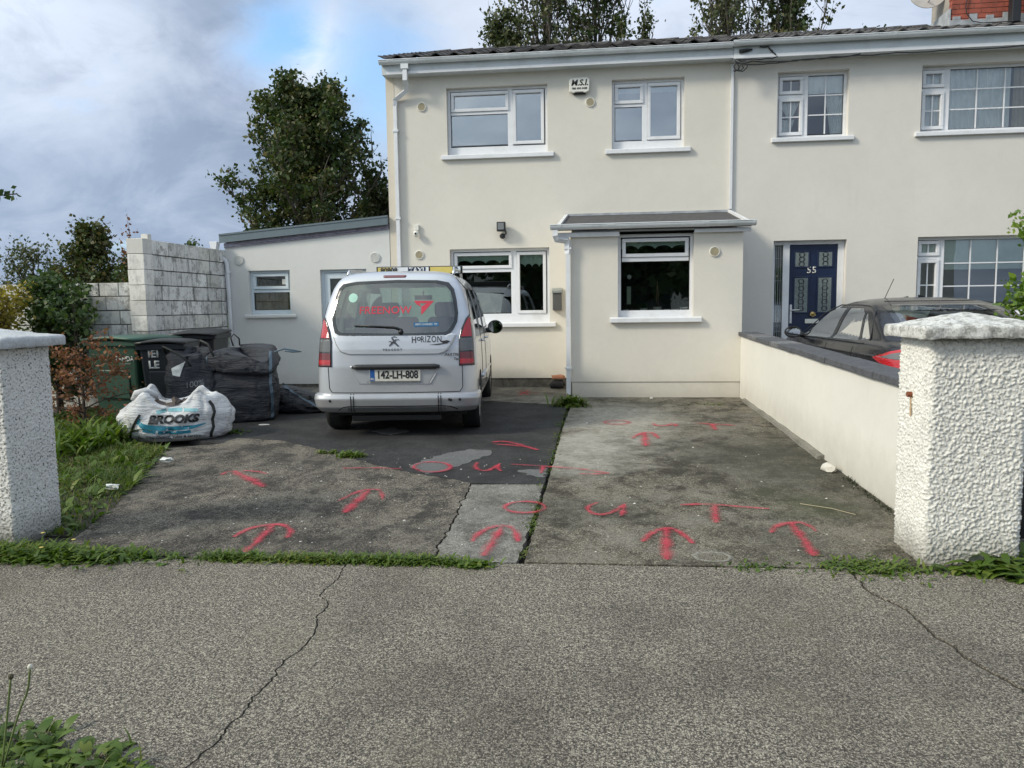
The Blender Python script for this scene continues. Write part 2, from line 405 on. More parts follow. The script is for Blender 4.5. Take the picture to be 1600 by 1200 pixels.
M = {}
M['cream'] = render_wall('cream_render', (.72, .685, .61), low=.3)
M['cream2'] = render_wall('grey_cream_render', (.72, .69, .635), low=.3)
M['quoin'] = render_wall('pale_yellow_render', (.68, .62, .52))
M['annex'] = render_wall('off_white_render', (.69, .69, .66), low=.2)
M['wallwhite'] = render_wall('white_painted_render', (.74, .72, .66), amt=.6, low=.28)
M['upvc'] = simple('white_plastic', (.76, .77, .79), .3, var=.04, vs=2, dirt=((.45, .44, .40), .25, 5))
M['gutter'] = simple('white_gutter_plastic', (.74, .77, .79), .35, var=.06, vs=2, dirt=((.35, .36, .33), .35, 3))
M['fascia'] = simple('grey_white_fascia', (.60, .64, .66), .45, var=.06, vs=2, dirt=((.30, .31, .30), .3, 3))
M['palegrey_up'] = simple('pale_grey_frame', (.62, .70, .74), .35, var=.04)
M['glass'] = glassmat('window_glass', .24)
M['glass_clear'] = glassmat('clear_window_glass', .05, (.95, .97, .97))
M['glass_low'] = glassmat('ground_floor_glass', .07, (.85, .9, .88))
M['carglass'] = glassmat('tinted_car_glass', .10, (.22, .32, .28))
M['carglass2'] = glassmat('saloon_car_glass', .16, (.4, .46, .44))
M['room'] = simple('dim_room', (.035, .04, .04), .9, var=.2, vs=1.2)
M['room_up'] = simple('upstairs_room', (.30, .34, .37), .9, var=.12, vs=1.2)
M['blind'] = simple('sage_blind_fabric', (.62, .72, .66), .85, var=.05)
M['curtain'] = simple('pale_curtain_fabric', (.88, .90, .88), .9, var=.08)
M['lace'] = simple('lace_curtain', (.86, .87, .84), .95, var=.12, vs=40)
M['tile'] = simple('weathered_roof_tile', (.052, .048, .05), .85, var=.45, vs=9, bump=.5, bs=60, dirt=((.16, .15, .11), .6, 7))
M['felt'] = simple('mineral_roof_felt', (.075, .072, .075), .95, var=.25, vs=14, bump=.6, bs=300)
M['anthracite'] = simple('grey_metal_trim', (.13, .17, .19), .45, var=.08)
M['purplegrey'] = simple('grey_membrane', (.25, .23, .28), .7, var=.3, vs=20)
M['black'] = simple('black_plastic', (.018, .019, .021), .45, var=.2)
M['blackmatt'] = simple('matt_black', (.012, .012, .014), .8, var=.2)
M['blue_door'] = simple('navy_blue_door', (.008, .018, .055), .35, var=.1)
M['lead'] = simple('grey_lead', (.36, .38, .40), .6, var=.25, vs=9)
M['vent'] = simple('tan_vent_plastic', (.46, .40, .27), .6, var=.1)
M['ventw'] = simple('white_vent_plastic', (.66, .66, .62), .5, var=.05)
M['ivory'] = simple('ivory_plastic', (.76, .75, .68), .4, var=.05)
M['ink'] = simple('black_print', (.02, .02, .022), .5)
M['steel'] = simple('brushed_steel', (.6, .6, .6), .3, metal=.9)
M['brick'] = simple('red_brick', (.33, .085, .055), .85, var=.35, vs=5, bump=.5, bs=80, dirt=((.10, .06, .05), .5, 6))
M['mortar'] = simple('brick_mortar', (.36, .33, .29), .95, bump=.4)
M['rust'] = simple('rusty_iron', (.22, .07, .03), .9, var=.4, vs=60, bump=.5)
M['gatemetal'] = simple('black_painted_metal', (.012, .013, .016), .4)
# ================================================================== GROUND
rng = np.random.default_rng(7); random.seed(7)
M['soil'] = simple('dark_soil', (.035, .03, .022), .95, var=.4, vs=12, bump=.6, bs=60)
M['field'] = simple('rough_grass_field', (.06, .085, .03), .95, var=.4, vs=.6, bump=.6, bs=20)
M['pave'] = aggregate('exposed_pavement_concrete', (.076, .067, .056), (.64, .58, .47), (.015, .014, .0125), scale=130, lite_amt=.48, stain=((.05, .043, .036), .38), pale=((.19, .172, .125), .38), bstr=.8)
M['slab_left'] = aggregate('dark_worn_concrete', (.045, .040, .034), (.44, .39, .31), (.014, .013, .013), scale=80, lite_amt=.44, stain=((.028, .027, .026), .6), pale=((.20, .175, .135), .5), bstr=1.0, mottle=((.022, .021, .020), (.24, .22, .18), .75, .62))
M['slab_mid'] = aggregate('grey_concrete_strip', (.15, .142, .125), (.46, .44, .39), (.045, .042, .036), scale=90, lite_amt=.34, stain=((.07, .07, .062), .5), pale=((.27, .26, .24), .5), bstr=.6, mottle=((.05, .048, .042), (.32, .31, .28), .6, .5))
def extra_right(t, p, c):
    s = t.sep(p); n = t.noise(p, 2.2, 6, .7)
    def spot(x, y, r0, r1, col, amt, c, sq=.5):
        d = t.node('ShaderNodeVectorMath', operation='DISTANCE', ins={0: t.node('ShaderNodeCombineXYZ', ins={0: s[0], 1: t.math('MULTIPLY', s[1], sq), 2: 0.0}).outputs[0], 1: (x, y*sq, 0)}).outputs['Value']
        d = t.math('ADD', d, t.math('MULTIPLY', t.math('SUBTRACT', n, .5), 1.3))
        f = t.node('ShaderNodeMapRange', interpolation_type='SMOOTHSTEP', ins={0: d, 1: r0, 2: r1, 3: 1.0, 4: 0.0}).outputs[0]
        f = t.math('MULTIPLY', f, t.math('MULTIPLY', t.ramp(t.noise(p, 14, 5, .75), [(.3, .3), (.6, 1.0)]), amt))
        return t.mix(f, c, col)
    c = spot(.25, 9.3, .2, 1.0, (.38, .36, .31), .85, c)          # worn pale patch
    c = spot(-.1, 7.4, .1, .8, (.36, .345, .30), .9, c)
    c = spot(1.6, 7.0, .2, 1.1, (.05, .05, .038), .9, c)       # damp dark side by the wall
    c = spot(1.5, 5.6, .0, .55, (.045, .058, .018), .6, c, 1.0)   # moss
    c = spot(1.2, 4.7, .0, .5, (.06, .058, .05), .6, c, 1.0)
    return c
M['slab_right'] = aggregate('old_stained_concrete', (.070, .061, .046), (.44, .40, .31), (.020, .018, .013), scale=90, lite_amt=.40, stain=((.055, .055, .045), .7), pale=((.21, .20, .18), .5), bstr=.6, extra=extra_right, mottle=((.028, .024, .017), (.25, .23, .19), .85, .55))
M['tarmac'] = aggregate('old_tarmac', (.028, .028, .029), (.16, .16, .155), (.015, .015, .016), scale=170, lite_amt=.18, stain=((.022, .022, .024), .5), pale=((.06, .06, .06), .3), bstr=.6, mottle=((.018, .018, .018), (.075, .075, .075), .5, .4))
M['tarpatch'] = aggregate('grey_cement_patch', (.115, .115, .115), (.25, .25, .25), (.06, .06, .06), scale=120, lite_amt=.2, bstr=.4)
M['apron'] = aggregate('pale_concrete_apron', (.17, .16, .14), (.40, .38, .34), (.07, .065, .055), scale=90, lite_amt=.15, stain=((.08, .075, .06), .6), pale=((.30, .29, .26), .5), bstr=.5, mottle=((.06, .055, .045), (.36, .34, .30), .6, .5))
M['kerb'] = aggregate('pale_cement_fillet', (.22, .21, .18), (.4, .39, .35), (.1, .095, .08), scale=90, lite_amt=.15, stain=((.09, .09, .06), .6), bstr=.5)
M['road'] = aggregate('road_asphalt', (.045, .045, .046), (.16, .16, .15), (.02, .02, .02), scale=90, lite_amt=.25)

g = MB(); ys = [-600, -60, YE, 13.5, 60, 900]; zs = [-.09, -.09, -.09, gz(13.5)-.05, gz(13.5)-.05, gz(13.5)-.05]
for i in range(5): g.add([(-700, ys[i], zs[i]), (700, ys[i], zs[i]), (700, ys[i+1], zs[i+1]), (-700, ys[i+1], zs[i+1])], [(0, 1, 2, 3)])
g.build('ground', M['field'], kind='structure', fixn=False)
MB().box(-60, 60, -7.2, .35, -.2, -.074).build('road', M['road'], kind='structure')
MB().box(-60, 60, .36, .50, -.2, -.006).build('kerb', M['kerb'], kind='structure', bevel=.01)
s = MB(); s.add([(-14, YE-.25, -.06), (14, YE-.25, -.06), (14, YE, -.06), (14, 13.2, gz(13.2)-.045), (-14, 13.2, gz(13.2)-.045), (-14, YE, -.06)], [(0, 1, 2, 5), (5, 2, 3, 4)])
s.build('soil', M['soil'], kind='structure', fixn=False)

def fract(pts, amp, seed, step=.03, closed=False):
    """polyline broken into short uneven steps"""
    r = random.Random(seed); out = []; n = len(pts)
    for i in range(n if closed else n-1):
        a, b = Vector(pts[i][:2]), Vector(pts[(i+1) % n][:2]); L = (b-a).length; k = max(1, int(L/step)); nrm = Vector((-(b-a).y, (b-a).x))/max(L, 1e-6)
        for j in range(k):
            t = j/k; p = a.lerp(b, t)
            e = min(1, 6*t, 6*(1-t)) if k > 2 else 0
            out.append(p+nrm*amp*(noise.noise(Vector((p.x*9, p.y*9, seed)))*1.6+r.uniform(-.4, .4))*e)
    if not closed: out.append(Vector(pts[-1][:2]))
    return out
def slab(name, mat, pts, top=0.0, thick=.05, amp=.006, seed=1, step=.05, zf=gz, pre=False):
    p2 = pts if pre else fract(pts, amp, seed, step, True)
    top3 = [Vector((p[0], p[1], zf(p[1])+top)) for p in p2]
    mb = MB(); mb.prism(top3, (0, 0, -thick)); o = mb.build(name, mat, kind='structure'); return o

# pavement: three pieces parted by two cracks
G = lambda l: [gpt(*p) for p in l]
c1 = G([(527, 893), (520, 912), (503, 926), (513, 939), (495, 970), (480, 1005), (440, 1040), (415, 1072), (395, 1095), (360, 1130), (345, 1155), (310, 1185), (290, 1200)])
c1 = [Vector((c1[0].x+.01, 4.16, 0))]+[p.copy() for p in c1[1:]]+[Vector((-1.42, 1.8, 0)), Vector((-1.6, 1.2, 0)), Vector((-1.9, .51, 0))]
c2 = G([(1345, 903), (1360, 925), (1420, 955), (1450, 985), (1490, 1010), (1530, 1040), (1560, 1055), (1600, 1080)])
c2 = [Vector((c2[0].x-.02, 4.23, 0))]+c2[1:]+[Vector((2.1, 2.6, 0)), Vector((2.9, 2.2, 0)), Vector((3.6, 1.3, 0)), Vector((4.0, .51, 0))]
f1, f2 = fract(c1, .016, 3, .02), fract(c2, .014, 5, .02)
def off(l, d): return [Vector((p.x+d, p.y)) for p in l]
def off2(l, d): return [Vector((p.x+d*.75, p.y+d*.75*min(1, i/12))) for i, p in enumerate(l)]
edgeL = fract([(-9, 3.96), (-4.2, 4.08), (-2.6, 4.13), (c1[0].x-.01, 4.165)], .006, 2, .05)
edgeM = fract([(c1[0].x+.01, 4.165), (-.4, 4.205), (.6, 4.22), (c2[0].x-.01, 4.235)], .006, 4, .05)
edgeR = fract([(c2[0].x+.01, 4.235), (3, 4.29), (9, 4.6)], .006, 6, .05)
zero = lambda y: 0.0
slab('pavement', M['pave'], edgeL+off(f1, -.005)+[Vector((-9, .51))], pre=True, zf=zero, thick=.1)
slab('pavement', M['pave'], edgeM+off2(f2, -.012)+list(reversed(off(f1, .004))), pre=True, zf=zero, thick=.1)
slab('pavement', M['pave'], edgeR+[Vector((9, .51))]+list(reversed(off2(f2, .011))), pre=True, zf=zero, thick=.1)
MB().box(-9, 9, .51, 4.2, -.14, -.007).build('pavement_bed', M['soil'], kind='structure')
MB().add([(-9, 3.9, -.008), (-3.42, 4.09, -.008), (-3.42, 4.55, -.004), (-9, 4.55, -.004)], [(0, 1, 2, 3)]).build('soil_strip', M['soil'], kind='structure', fixn=False)

# driveway
XJ = -.425
crack = G([(735, 757), (727, 775), (717, 795), (703, 825), (690, 845), (680, 870), (672, 884)]); crack[-1].y = 4.20
fc = fract(crack, .02, 11, .025)
tb = G([(735, 754), (640, 738), (590, 727), (520, 706), (440, 688), (370, 684), (345, 693)])          # tarmac / slab border
ftb = fract(tb, .02, 12, .03)
left_edge = G([(262, 700), (248, 722), (215, 755), (180, 790), (140, 822), (105, 850)])
left_slab = list(reversed(off(ftb, 0)))
poly = [Vector((p.x, p.y-.008)) for p in left_slab]+[Vector((p.x-.007, p.y)) for p in fc[1:]]
poly += [Vector((x, 4.185-.0)) for x in (-1.2, -1.8, -2.4, -3.0, -3.4)]+[p.xy for p in reversed(left_edge)]
slab('driveway', M['slab_left'], poly, pre=True)
mid_top = G([(738, 757), (800, 757), (855, 757)])
poly = [Vector((p.x+.007, p.y)) for p in fc]+[Vector((-.70, 4.215)), Vector((XJ-.05, 4.215))]+fract([(XJ-.045, 4.22), (XJ-.03, 5.0), (XJ-.02, mid_top[2].y)], .012, 14, .05)[1:]
slab('driveway', M['slab_mid'], poly, pre=True)
poly = fract([(XJ, 4.235), (.6, 4.25), (1.7, 4.27), (2.2, 4.29), (2.2, 8.62), (XJ+.012, 8.62), (XJ+.012, 6)], .007, 15, .06, True)
slab('driveway', M['slab_right'], poly, pre=True)
slab('driveway', M['slab_right'], [(XJ+.012, 8.63), (2.2, 8.63), (2.2, 11.6), (-.3, 11.6), (-.37, 11.3)], seed=16)
tyl = mid_top[2].y
poly = [Vector((p.x, p.y+.004)) for p in ftb]+fract([(-4.6, 7.9), (-6.7, 8.6), (-6.7, 10.98), (-3.2, 10.95), (-1.6, 10.9), (XJ-.03, 10.45)], .015, 17, .05)+fract([(XJ-.015, 10.4), (XJ-.015, tyl+.008)], .012, 18, .04)+[Vector((-1.0, tyl+.01))]
slab('tarmac_driveway', M['tarmac'], poly, pre=True)
slab('concrete_apron', M['apron'], [(-6.7, 11.0), (-3.2, 10.97), (-1.6, 10.92), (-.47, 10.5), (-.44, 12.7), (-6.7, 12.7)], seed=19, top=.006)
# grey patches in the tarmac
for i, l in enumerate(([(700, 735), (668, 741), (640, 728), (700, 708), (735, 702), (768, 705), (765, 712), (735, 722)],
                       [(810, 735), (856, 732), (850, 746), (822, 742)], [(580, 674), (612, 668), (640, 674), (612, 680)])):
    p = G(l); slab('cement_patch', M['tarpatch'], p, top=.004, thick=.02, seed=30+i, amp=.03, step=.03)
# ring left in the concrete near the pavement
# cement fillet along the boundary wall
k = MB(); r = random.Random(4); prev = None
yy = [7.1+i*.2 for i in range(20)]
for i, y in enumerate(yy):
    w = .055+.05*max(0, 1-(i/8))*.6+r.uniform(-.008, .008); h = .045+r.uniform(-.006, .006)
    row = [(2.03, y, gz(y)-.03), (2.03-w, y, gz(y)-.03), (2.03-w+.012, y, gz(y)+h*.8), (2.03, y, gz(y)+h)]
    if prev: k.add(prev+row, [(1, 5, 6, 2), (2, 6, 7, 3)]+([(0, 1, 2, 3)] if i == 1 else []))
    prev = row
k.build('cement_kerb', M['kerb'], kind='structure', smooth=40)

# ================================================================== WALL WITH OPENINGS
def wall_holes(name, mat, parent, x0, x1, ztop, Y, holes, rec=.13, z0=0.0, zt=None, depth=.3, **kw):
    """rendered wall in the plane y=Y; openings cut with reveals. zt(x) gives a sloping top"""
    xs = sorted({x0, x1, *[h[0] for h in holes], *[h[1] for h in holes]}); zs_ = sorted({z0, ztop, *[h[2] for h in holes], *[h[3] for h in holes]})
    mb = MB()
    for i in range(len(xs)-1):
        for j in range(len(zs_)-1):
            a, b, c, d = xs[i], xs[i+1], zs_[j], zs_[j+1]
            if any(h[0]-1e-6 <= a and b <= h[1]+1e-6 and h[2]-1e-6 <= c and d <= h[3]+1e-6 for h in holes): continue
            ta = zt(a) if zt and j == len(zs_)-2 else d; tb_ = zt(b) if zt and j == len(zs_)-2 else d
            mb.quad((a, Y, c), (b, Y, c), (b, Y, tb_), (a, Y, ta))
    for (a, b, c, d) in holes:
        y2 = Y+rec
        mb.quad((a, Y, c), (a, y2, c), (a, y2, d), (a, Y, d)); mb.quad((b, Y, c), (b, Y, d), (b, y2, d), (b, y2, c))
        mb.quad((a, Y, d), (a, y2, d), (b, y2, d), (b, Y, d)); mb.quad((a, Y, c), (b, Y, c), (b, y2, c), (a, y2, c))
    ta, tb_ = (zt(x0), zt(x1)) if zt else (ztop, ztop)
    mb.quad((x0, Y, z0), (x0, Y, ta), (x0, Y+depth, ta), (x0, Y+depth, z0)); mb.quad((x1, Y, z0), (x1, Y+depth, z0), (x1, Y+depth, tb_), (x1, Y, tb_))
    mb.quad((x0, Y, ta), (x1, Y, tb_), (x1, Y+depth, tb_), (x0, Y+depth, ta))
    o = mb.build(name, mat, parent, fixn=False, **kw)
    bm = bmesh.new(); bm.from_mesh(o.data); bmesh.ops.remove_doubles(bm, verts=bm.verts, dist=1e-5); bm.to_mesh(o.data); bm.free()
    return o
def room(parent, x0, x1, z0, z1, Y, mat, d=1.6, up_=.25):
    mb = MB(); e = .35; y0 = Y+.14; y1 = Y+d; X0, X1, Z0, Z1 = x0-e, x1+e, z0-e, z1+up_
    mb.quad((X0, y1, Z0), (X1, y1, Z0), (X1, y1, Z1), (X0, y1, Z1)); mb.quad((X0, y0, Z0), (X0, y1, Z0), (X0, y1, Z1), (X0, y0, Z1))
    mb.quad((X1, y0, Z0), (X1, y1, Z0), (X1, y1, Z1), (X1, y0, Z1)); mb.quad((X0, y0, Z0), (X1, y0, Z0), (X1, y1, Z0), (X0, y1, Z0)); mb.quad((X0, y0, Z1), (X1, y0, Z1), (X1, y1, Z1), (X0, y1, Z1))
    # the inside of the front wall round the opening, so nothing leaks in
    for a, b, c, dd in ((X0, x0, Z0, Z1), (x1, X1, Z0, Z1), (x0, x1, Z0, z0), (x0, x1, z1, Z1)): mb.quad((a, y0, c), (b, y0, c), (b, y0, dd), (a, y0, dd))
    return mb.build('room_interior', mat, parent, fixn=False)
def ring(mb, x0, x1, z0, z1, y0, y1, w):
    mb.box(x0, x1, y0, y1, z0, z0+w); mb.box(x0, x1, y0, y1, z1-w, z1); mb.box(x0, x0+w, y0, y1, z0+w, z1-w); mb.box(x1-w, x1, y0, y1, z0+w, z1-w)
def window(parent, x0, x1, z0, z1, Y, panes, fm=None, glass=None, rec=.09, sill=(.10, .075, .06), base=.0, grid=None, sillmat=None, fw_=.045):
    """panes: (x0, x1, z0, z1, opens, columns, rows) of the glass lights"""
    fm = fm or M['upvc']; glass = glass or M['glass']; y = Y+rec; mb = MB()
    b = base
    mb.box(x0, x1, y, y+.06, z0, z0+fw_+b); mb.box(x0, x1, y, y+.06, z1-fw_, z1)
    mb.box(x0, x0+fw_, y, y+.06, z0+fw_+b, z1-fw_); mb.box(x1-fw_, x1, y, y+.06, z0+fw_+b, z1-fw_)
    # mullions and transoms fill what lies between the lights
    done = set()
    for i, p in enumerate(panes):
        for q in panes[i+1:]:
            if abs(q[0]-p[1]) < .12 and q[0] > p[0]: (mb.box(min(p[1], q[0])-.022, q[0], y+.0015, y+.0585, z0+fw_+b-.001, z1-fw_+.001) if round(q[0], 3) not in done else None); done.add(round(q[0], 3)); continue
            if abs(q[0]-p[1]) < .12 and q[0] > p[0]: mb.box(p[1], q[0], y+.001, y+.059, max(p[2], q[2])-.0, min(p[3], q[3]))
            if abs(p[0]-q[1]) < .12 and p[0] > q[0]: mb.box(q[1], p[0], y+.001, y+.059, max(p[2], q[2]), min(p[3], q[3]))
            if abs(q[2]-p[3]) < .12 and q[2] > p[2]: mb.box(p[0], p[1], y+.002, y+.058, p[3], q[2])
            if abs(p[2]-q[3]) < .12 and p[2] > q[2]: mb.box(p[0], p[1], y+.002, y+.058, q[3], p[2])
    w = mb.build('window', fm, parent, bevel=.004)
    for (a, b2, c, d, op, nc, nr) in panes:
        g0 = 0.0
        if op:
            g0 = .05; s_ = MB(); ring(s_, a+.004, b2-.004, c+.004, d-.004, y-.018, y+.045, g0); s_.build('sash', fm, w, bevel=.006)
        MB().box(a+g0-.004, b2-g0+.004, y+.026, y+.036, c+g0-.004, d-g0+.004).build('pane', glass, w)
        gk = MB(); ring(gk, a+g0, b2-g0, c+g0, d-g0, y+.014-(.02 if op else 0), y+.024, .0035); gk.build('gasket', M['black'], w)
        if nc*nr > 1:
            bars = MB(); X0, X1, Z0, Z1 = a+g0, b2-g0, c+g0, d-g0
            for k in range(1, nc): xx = X0+(X1-X0)*k/nc; bars.box(xx-.009, xx+.009, y+.015, y+.025, Z0, Z1)
            for k in range(1, nr): zz = Z0+(Z1-Z0)*k/nr; bars.box(X0, X1, y+.0162, y+.0238, zz-.009, zz+.009)
            bars.build('glazing_bar', M['upvc'], w)
    if sill:
        ex, th, pr = sill
        sm = MB(); xa, xb = x0-ex, x1+ex
        sm.add([(xa, Y-pr, z0-th), (xb, Y-pr, z0-th), (xb, Y-pr, z0-.012), (xa, Y-pr, z0-.012), (xa, Y-.002, z0-th), (xb, Y-.002, z0-th), (xb, Y-.002, z0+.004), (xa, Y-.002, z0+.004)],
               [(0, 1, 2, 3), (0, 4, 5, 1), (1, 5, 6, 2), (0, 3, 7, 4), (3, 2, 6, 7), (4, 7, 6, 5)])
        sm.box(x0+.002, x1-.002, Y-.001, y+.03, z0-.05, z0+.003)
        sm.build('sill', sillmat or M['upvc'], w, bevel=.006)
    return w
def blind(w, x0, x1, ztop, zbot, Y, scallop=False, mat=None):
    mb = MB(); n = 40; vs = []
    for i in range(n+1):
        x = x0+(x1-x0)*i/n; t = (i/n*4) % 1; zb = zbot+(.05*abs(math.sin(math.pi*(i/n*4)))**.6 if scallop else 0)
        for z in (ztop, (ztop+zb)/2, zb): vs.append((x, Y+.17+.006*math.sin(i*.9), z))
    fs = [(i*3+j, i*3+j+1, i*3+j+4, i*3+j+3) for i in range(n) for j in range(2)]
    mb.add(vs, fs); o = mb.build('roller_blind', mat or M['blind'], w, fixn=False); solid(o, .004, 0); return o
def curtain(w, x0, x1, z0, z1, Y, folds=12, mat=None, name='curtain', x0b=None, x1b=None, amp=.025, mid=None):
    """hanging cloth with folds; can be gathered towards the bottom"""
    mb = MB(); n = folds*6; m = 8; vs = []
    x0b = x0 if x0b is None else x0b; x1b = x1 if x1b is None else x1b
    for j in range(m+1):
        t = j/m; a = x0+(x0b-x0)*t; b = x1+(x1b-x1)*t; z = z1+(z0-z1)*t
        if mid and t > .55: a = x0b; b = x1b+(mid-x1b)*0
        for i in range(n+1): u = i/n; vs.append((a+(b-a)*u, Y+.19+amp*math.sin(u*folds*2*math.pi)+.01*noise.noise(Vector((u*9, t*3, x0))), z))
    fs = [(j*(n+1)+i, j*(n+1)+i+1, (j+1)*(n+1)+i+1, (j+1)*(n+1)+i) for j in range(m) for i in range(n)]
    mb.add(vs, fs); return mb.build(name, mat or M['curtain'], w, smooth=True, fixn=False)
def vent(parent, x, z, Y, mat, ring_mat, r=.075):
    mb = MB(); mb.lathe([(r, 0), (r, -.012), (r*.93, -.020), (r*.82, -.020), (r*.80, -.010), (0.001, -.010)], (x, Y, z), 'y', 28); o = mb.build('wall_vent', ring_mat, parent, smooth=30)
    gl = MB(); 
    for q in (.25, .5, .72): 
        gl.lathe([(r*q, -.010), (r*q, -.018), (r*(q-.12), -.018), (r*(q-.12), -.010)], (x, Y, z), 'y', 24)
    for a in range(4): 
        aa = a*math.pi/4; dx, dz = math.cos(aa)*r*.8, math.sin(aa)*r*.8; gl.tube([(x-dx, Y-.015, z-dz), (x+dx, Y-.015, z+dz)], .0035, 4)
    gl.lathe([(r*.8, -.008), (r*.8, -.012), (.001, -.012)], (x, Y, z), 'y', 20)
    gl.build('vent_grille', mat, o, smooth=30); return o

# ================================================================== HOUSES
GR = 0.05
def tile_mesh():
    """one concrete roof tile, 0.30 wide, wavy, lying in its own plane"""
    mb = MB(); n = 10; w = .30; L = .42; th = .016; vs = []
    for yy_, s_ in ((0, 0), (L, 0)):
        for t in (0, 1):
            for i in range(n+1):
                u = i/n; z = .022*math.cos(u*2*math.pi*1.0)+.006*math.cos(u*4*math.pi); vs.append(((u-.5)*w*1.02, yy_, z+(th if t else 0)))
    k = n+1; fs = []
    for i in range(n):
        fs += [(i, i+1, k*2+i+1, k*2+i), (k+i, k*3+i, k*3+i+1, k+i+1), (i, k+i, k+i+1, i+1), (2*k+i, 2*k+i+1, 3*k+i+1, 3*k+i)]
    fs += [(0, 2*k, 3*k, k), (n, k+n, 3*k+n, 2*k+n)]
    mb.add(vs, fs); return mb.mesh('roof_tile')
PIT = math.atan(.335)
TM = tile_mesh(); TM.materials.append(M['tile']); TM.polygons.foreach_set('use_smooth', [False]*len(TM.polygons))
def eave(y): return 5.385+(y-12.35)*.335
def roof(parent, x0, x1):
    o = MB().add([(x0, 12.35, 5.34), (x1, 12.35, 5.34), (x1, 16.1, 5.34+3.75*.335), (x0, 16.1, 5.34+3.75*.335), (x1, 19.8, 5.33), (x0, 19.8, 5.33)], [(0, 1, 2, 3), (3, 2, 4, 5), (0, 5, 4, 1), (0, 3, 5), (1, 4, 2)]).build('roof', M['tile'], parent, fixn=False)
    n = int(round((x1-x0)/.30)); r = random.Random(int(x0*10)+50); step = .34
    for row in range(10):
        for i in range(n):
            y = 12.29+row*step*math.cos(PIT); x = x0+.15+i*(x1-x0-.3)/(n-1)
            if row < 3:
                t = inst(bpy.data.objects[roof.src], o, (x, y, eave(y)+.018+r.uniform(-.004, .006)), 'roof_tile', (PIT-.035+r.uniform(-.012, .012), r.uniform(-.012, .012), r.uniform(-.02, .02)))
            else:
                rest.append((x, y+r.uniform(-.006, .006), eave(y)+.018+r.uniform(-.003, .006), PIT-.035))
    bm = bmesh.new()
    for (x, y, z, a) in rest:
        t = bmesh.new(); t.from_mesh(TM); t.transform(Matrix.Translation((x, y, z)) @ Matrix.Rotation(a, 4, 'X')); tmp = bpy.data.meshes.new('t'); t.to_mesh(tmp); t.free(); bm.from_mesh(tmp); bpy.data.meshes.remove(tmp)
    me = bpy.data.meshes.new('roof_tiles'); bm.to_mesh(me); bm.free(); link('roof_tiles', me, M['tile'], o, kind='stuff'); rest.clear()
    rd = MB(); k = int((x1-x0)/.45)
    for i in range(k):
        x = x0+(i+.5)*(x1-x0)/k; rd.tube([(x-.235, 16.1, 6.58+r.uniform(-.01, .01)), (x+.235, 16.1, 6.60)], .11, 10)
    rd.build('ridge_tiles', M['tile'], o, smooth=40)
    return o
rest = []; roof.src = None
_t = bpy.data.objects.new('roof_tile', TM); roof.src = _t.name

def gutter(parent, x0, x1, Y, ztop, brackets, r=.055, name='gutter'):
    """half-round gutter with clips"""
    mb = MB(); n = 10; prof = [(-r*math.cos(a), -r*math.sin(a)) for a in [math.pi*i/n for i in range(n+1)]]
    inner = [(x*.93, z*.93) for x, z in reversed(prof)]; pr = prof+inner
    vs = [(X, Y+x, ztop+z) for X in (x0, x1) for x, z in pr]; m = len(pr)
    fs = [(i, (i+1) % m, m+(i+1) % m, m+i) for i in range(m)]+[tuple(range(m)), tuple(range(2*m-1, m-1, -1))]
    # rolled outer lip
    mb.add(vs, fs).tube([(x0, Y-r, ztop), (x1, Y-r, ztop)], .007, 6)
    o = mb.build(name, M['gutter'], parent, smooth=40)
    for b in brackets:
        bb = MB(); wd = .03 if b[1] == 0 else .09; X = b[0]
        pr2 = [(-r*1.09*math.cos(a), -r*1.09*math.sin(a)) for a in [math.pi*i/n for i in range(n+1)]]; inn = [(x*.93, z*.93) for x, z in reversed(pr2)]
        pp = pr2+inn; vs = [(x_, Y+x, ztop+z+.004) for x_ in (X-wd/2, X+wd/2) for x, z in pp]; mm = len(pp)
        bb.add(vs, [(i, (i+1) % mm, mm+(i+1) % mm, mm+i) for i in range(mm)]+[tuple(range(mm)), tuple(range(2*mm-1, mm-1, -1))])
        bb.build('gutter_joint' if b[1] else 'gutter_bracket', M['gutter'], o, smooth=40)
    return o

H1 = thing('rendered_house', (-.7, YM, GR), 'cream two-storey end house behind the silver taxi van', 'house')
W1 = (-2.44, -.81, 3.91, 4.97); W2 = (.21, 1.335, 3.91, 4.98); W3 = (-2.44, -.80, 1.19, 2.40)
wall_holes('wall', M['cream'], H1, -3.30, XP, 5.30, YM, [W1, W2, W3], z0=.27)
wall_holes('corner_strip', M['quoin'], H1, -3.44, -3.302, 5.30, YM-.004, [], z0=.27, depth=7.0)
MB().box(-3.4, XP, YM+.02, YM+.3, -.05, .268).build('plinth', M['apron'], H1)
MB().box(-3.40, XP-.002, YM+1.9, 19.5, -.05, 5.3).build("house_body", M["cream"], H1)
y_ = YM
w = window(H1, *W1, YM, [(-2.385, -1.435, 4.60, 4.915, 1, 1, 1), (-2.385, -1.415, 4.07, 4.555, 0, 1, 1), (-1.375, -.865, 4.06, 4.915, 1, 1, 1)], base=.09)
room(H1, *W1, YM, M['room_up'])
w = window(H1, *W2, YM, [(.255, .71, 4.62, 4.93, 1, 1, 1), (.265, .72, 4.06, 4.575, 0, 1, 1), (.765, 1.285, 4.05, 4.93, 1, 1, 1)], base=.09)
blind(w, .32, 1.25, 4.93, 4.80, YM); room(H1, *W2, YM, M['room_up'])
w = window(H1, *W3, YM, [(-2.385, -1.415, 2.075, 2.345, 1, 1, 1), (-2.385, -1.395, 1.35, 2.02, 0, 1, 1), (-1.345, -.855, 1.33, 2.345, 1, 1, 1)], base=.10, glass=M['glass_low'])
blind(w, -2.34, -1.40, 2.34, 2.17, YM, True); blind(w, -1.33, -.86, 2.34, 2.10, YM, True); room(H1, *W3, YM, M['room'])
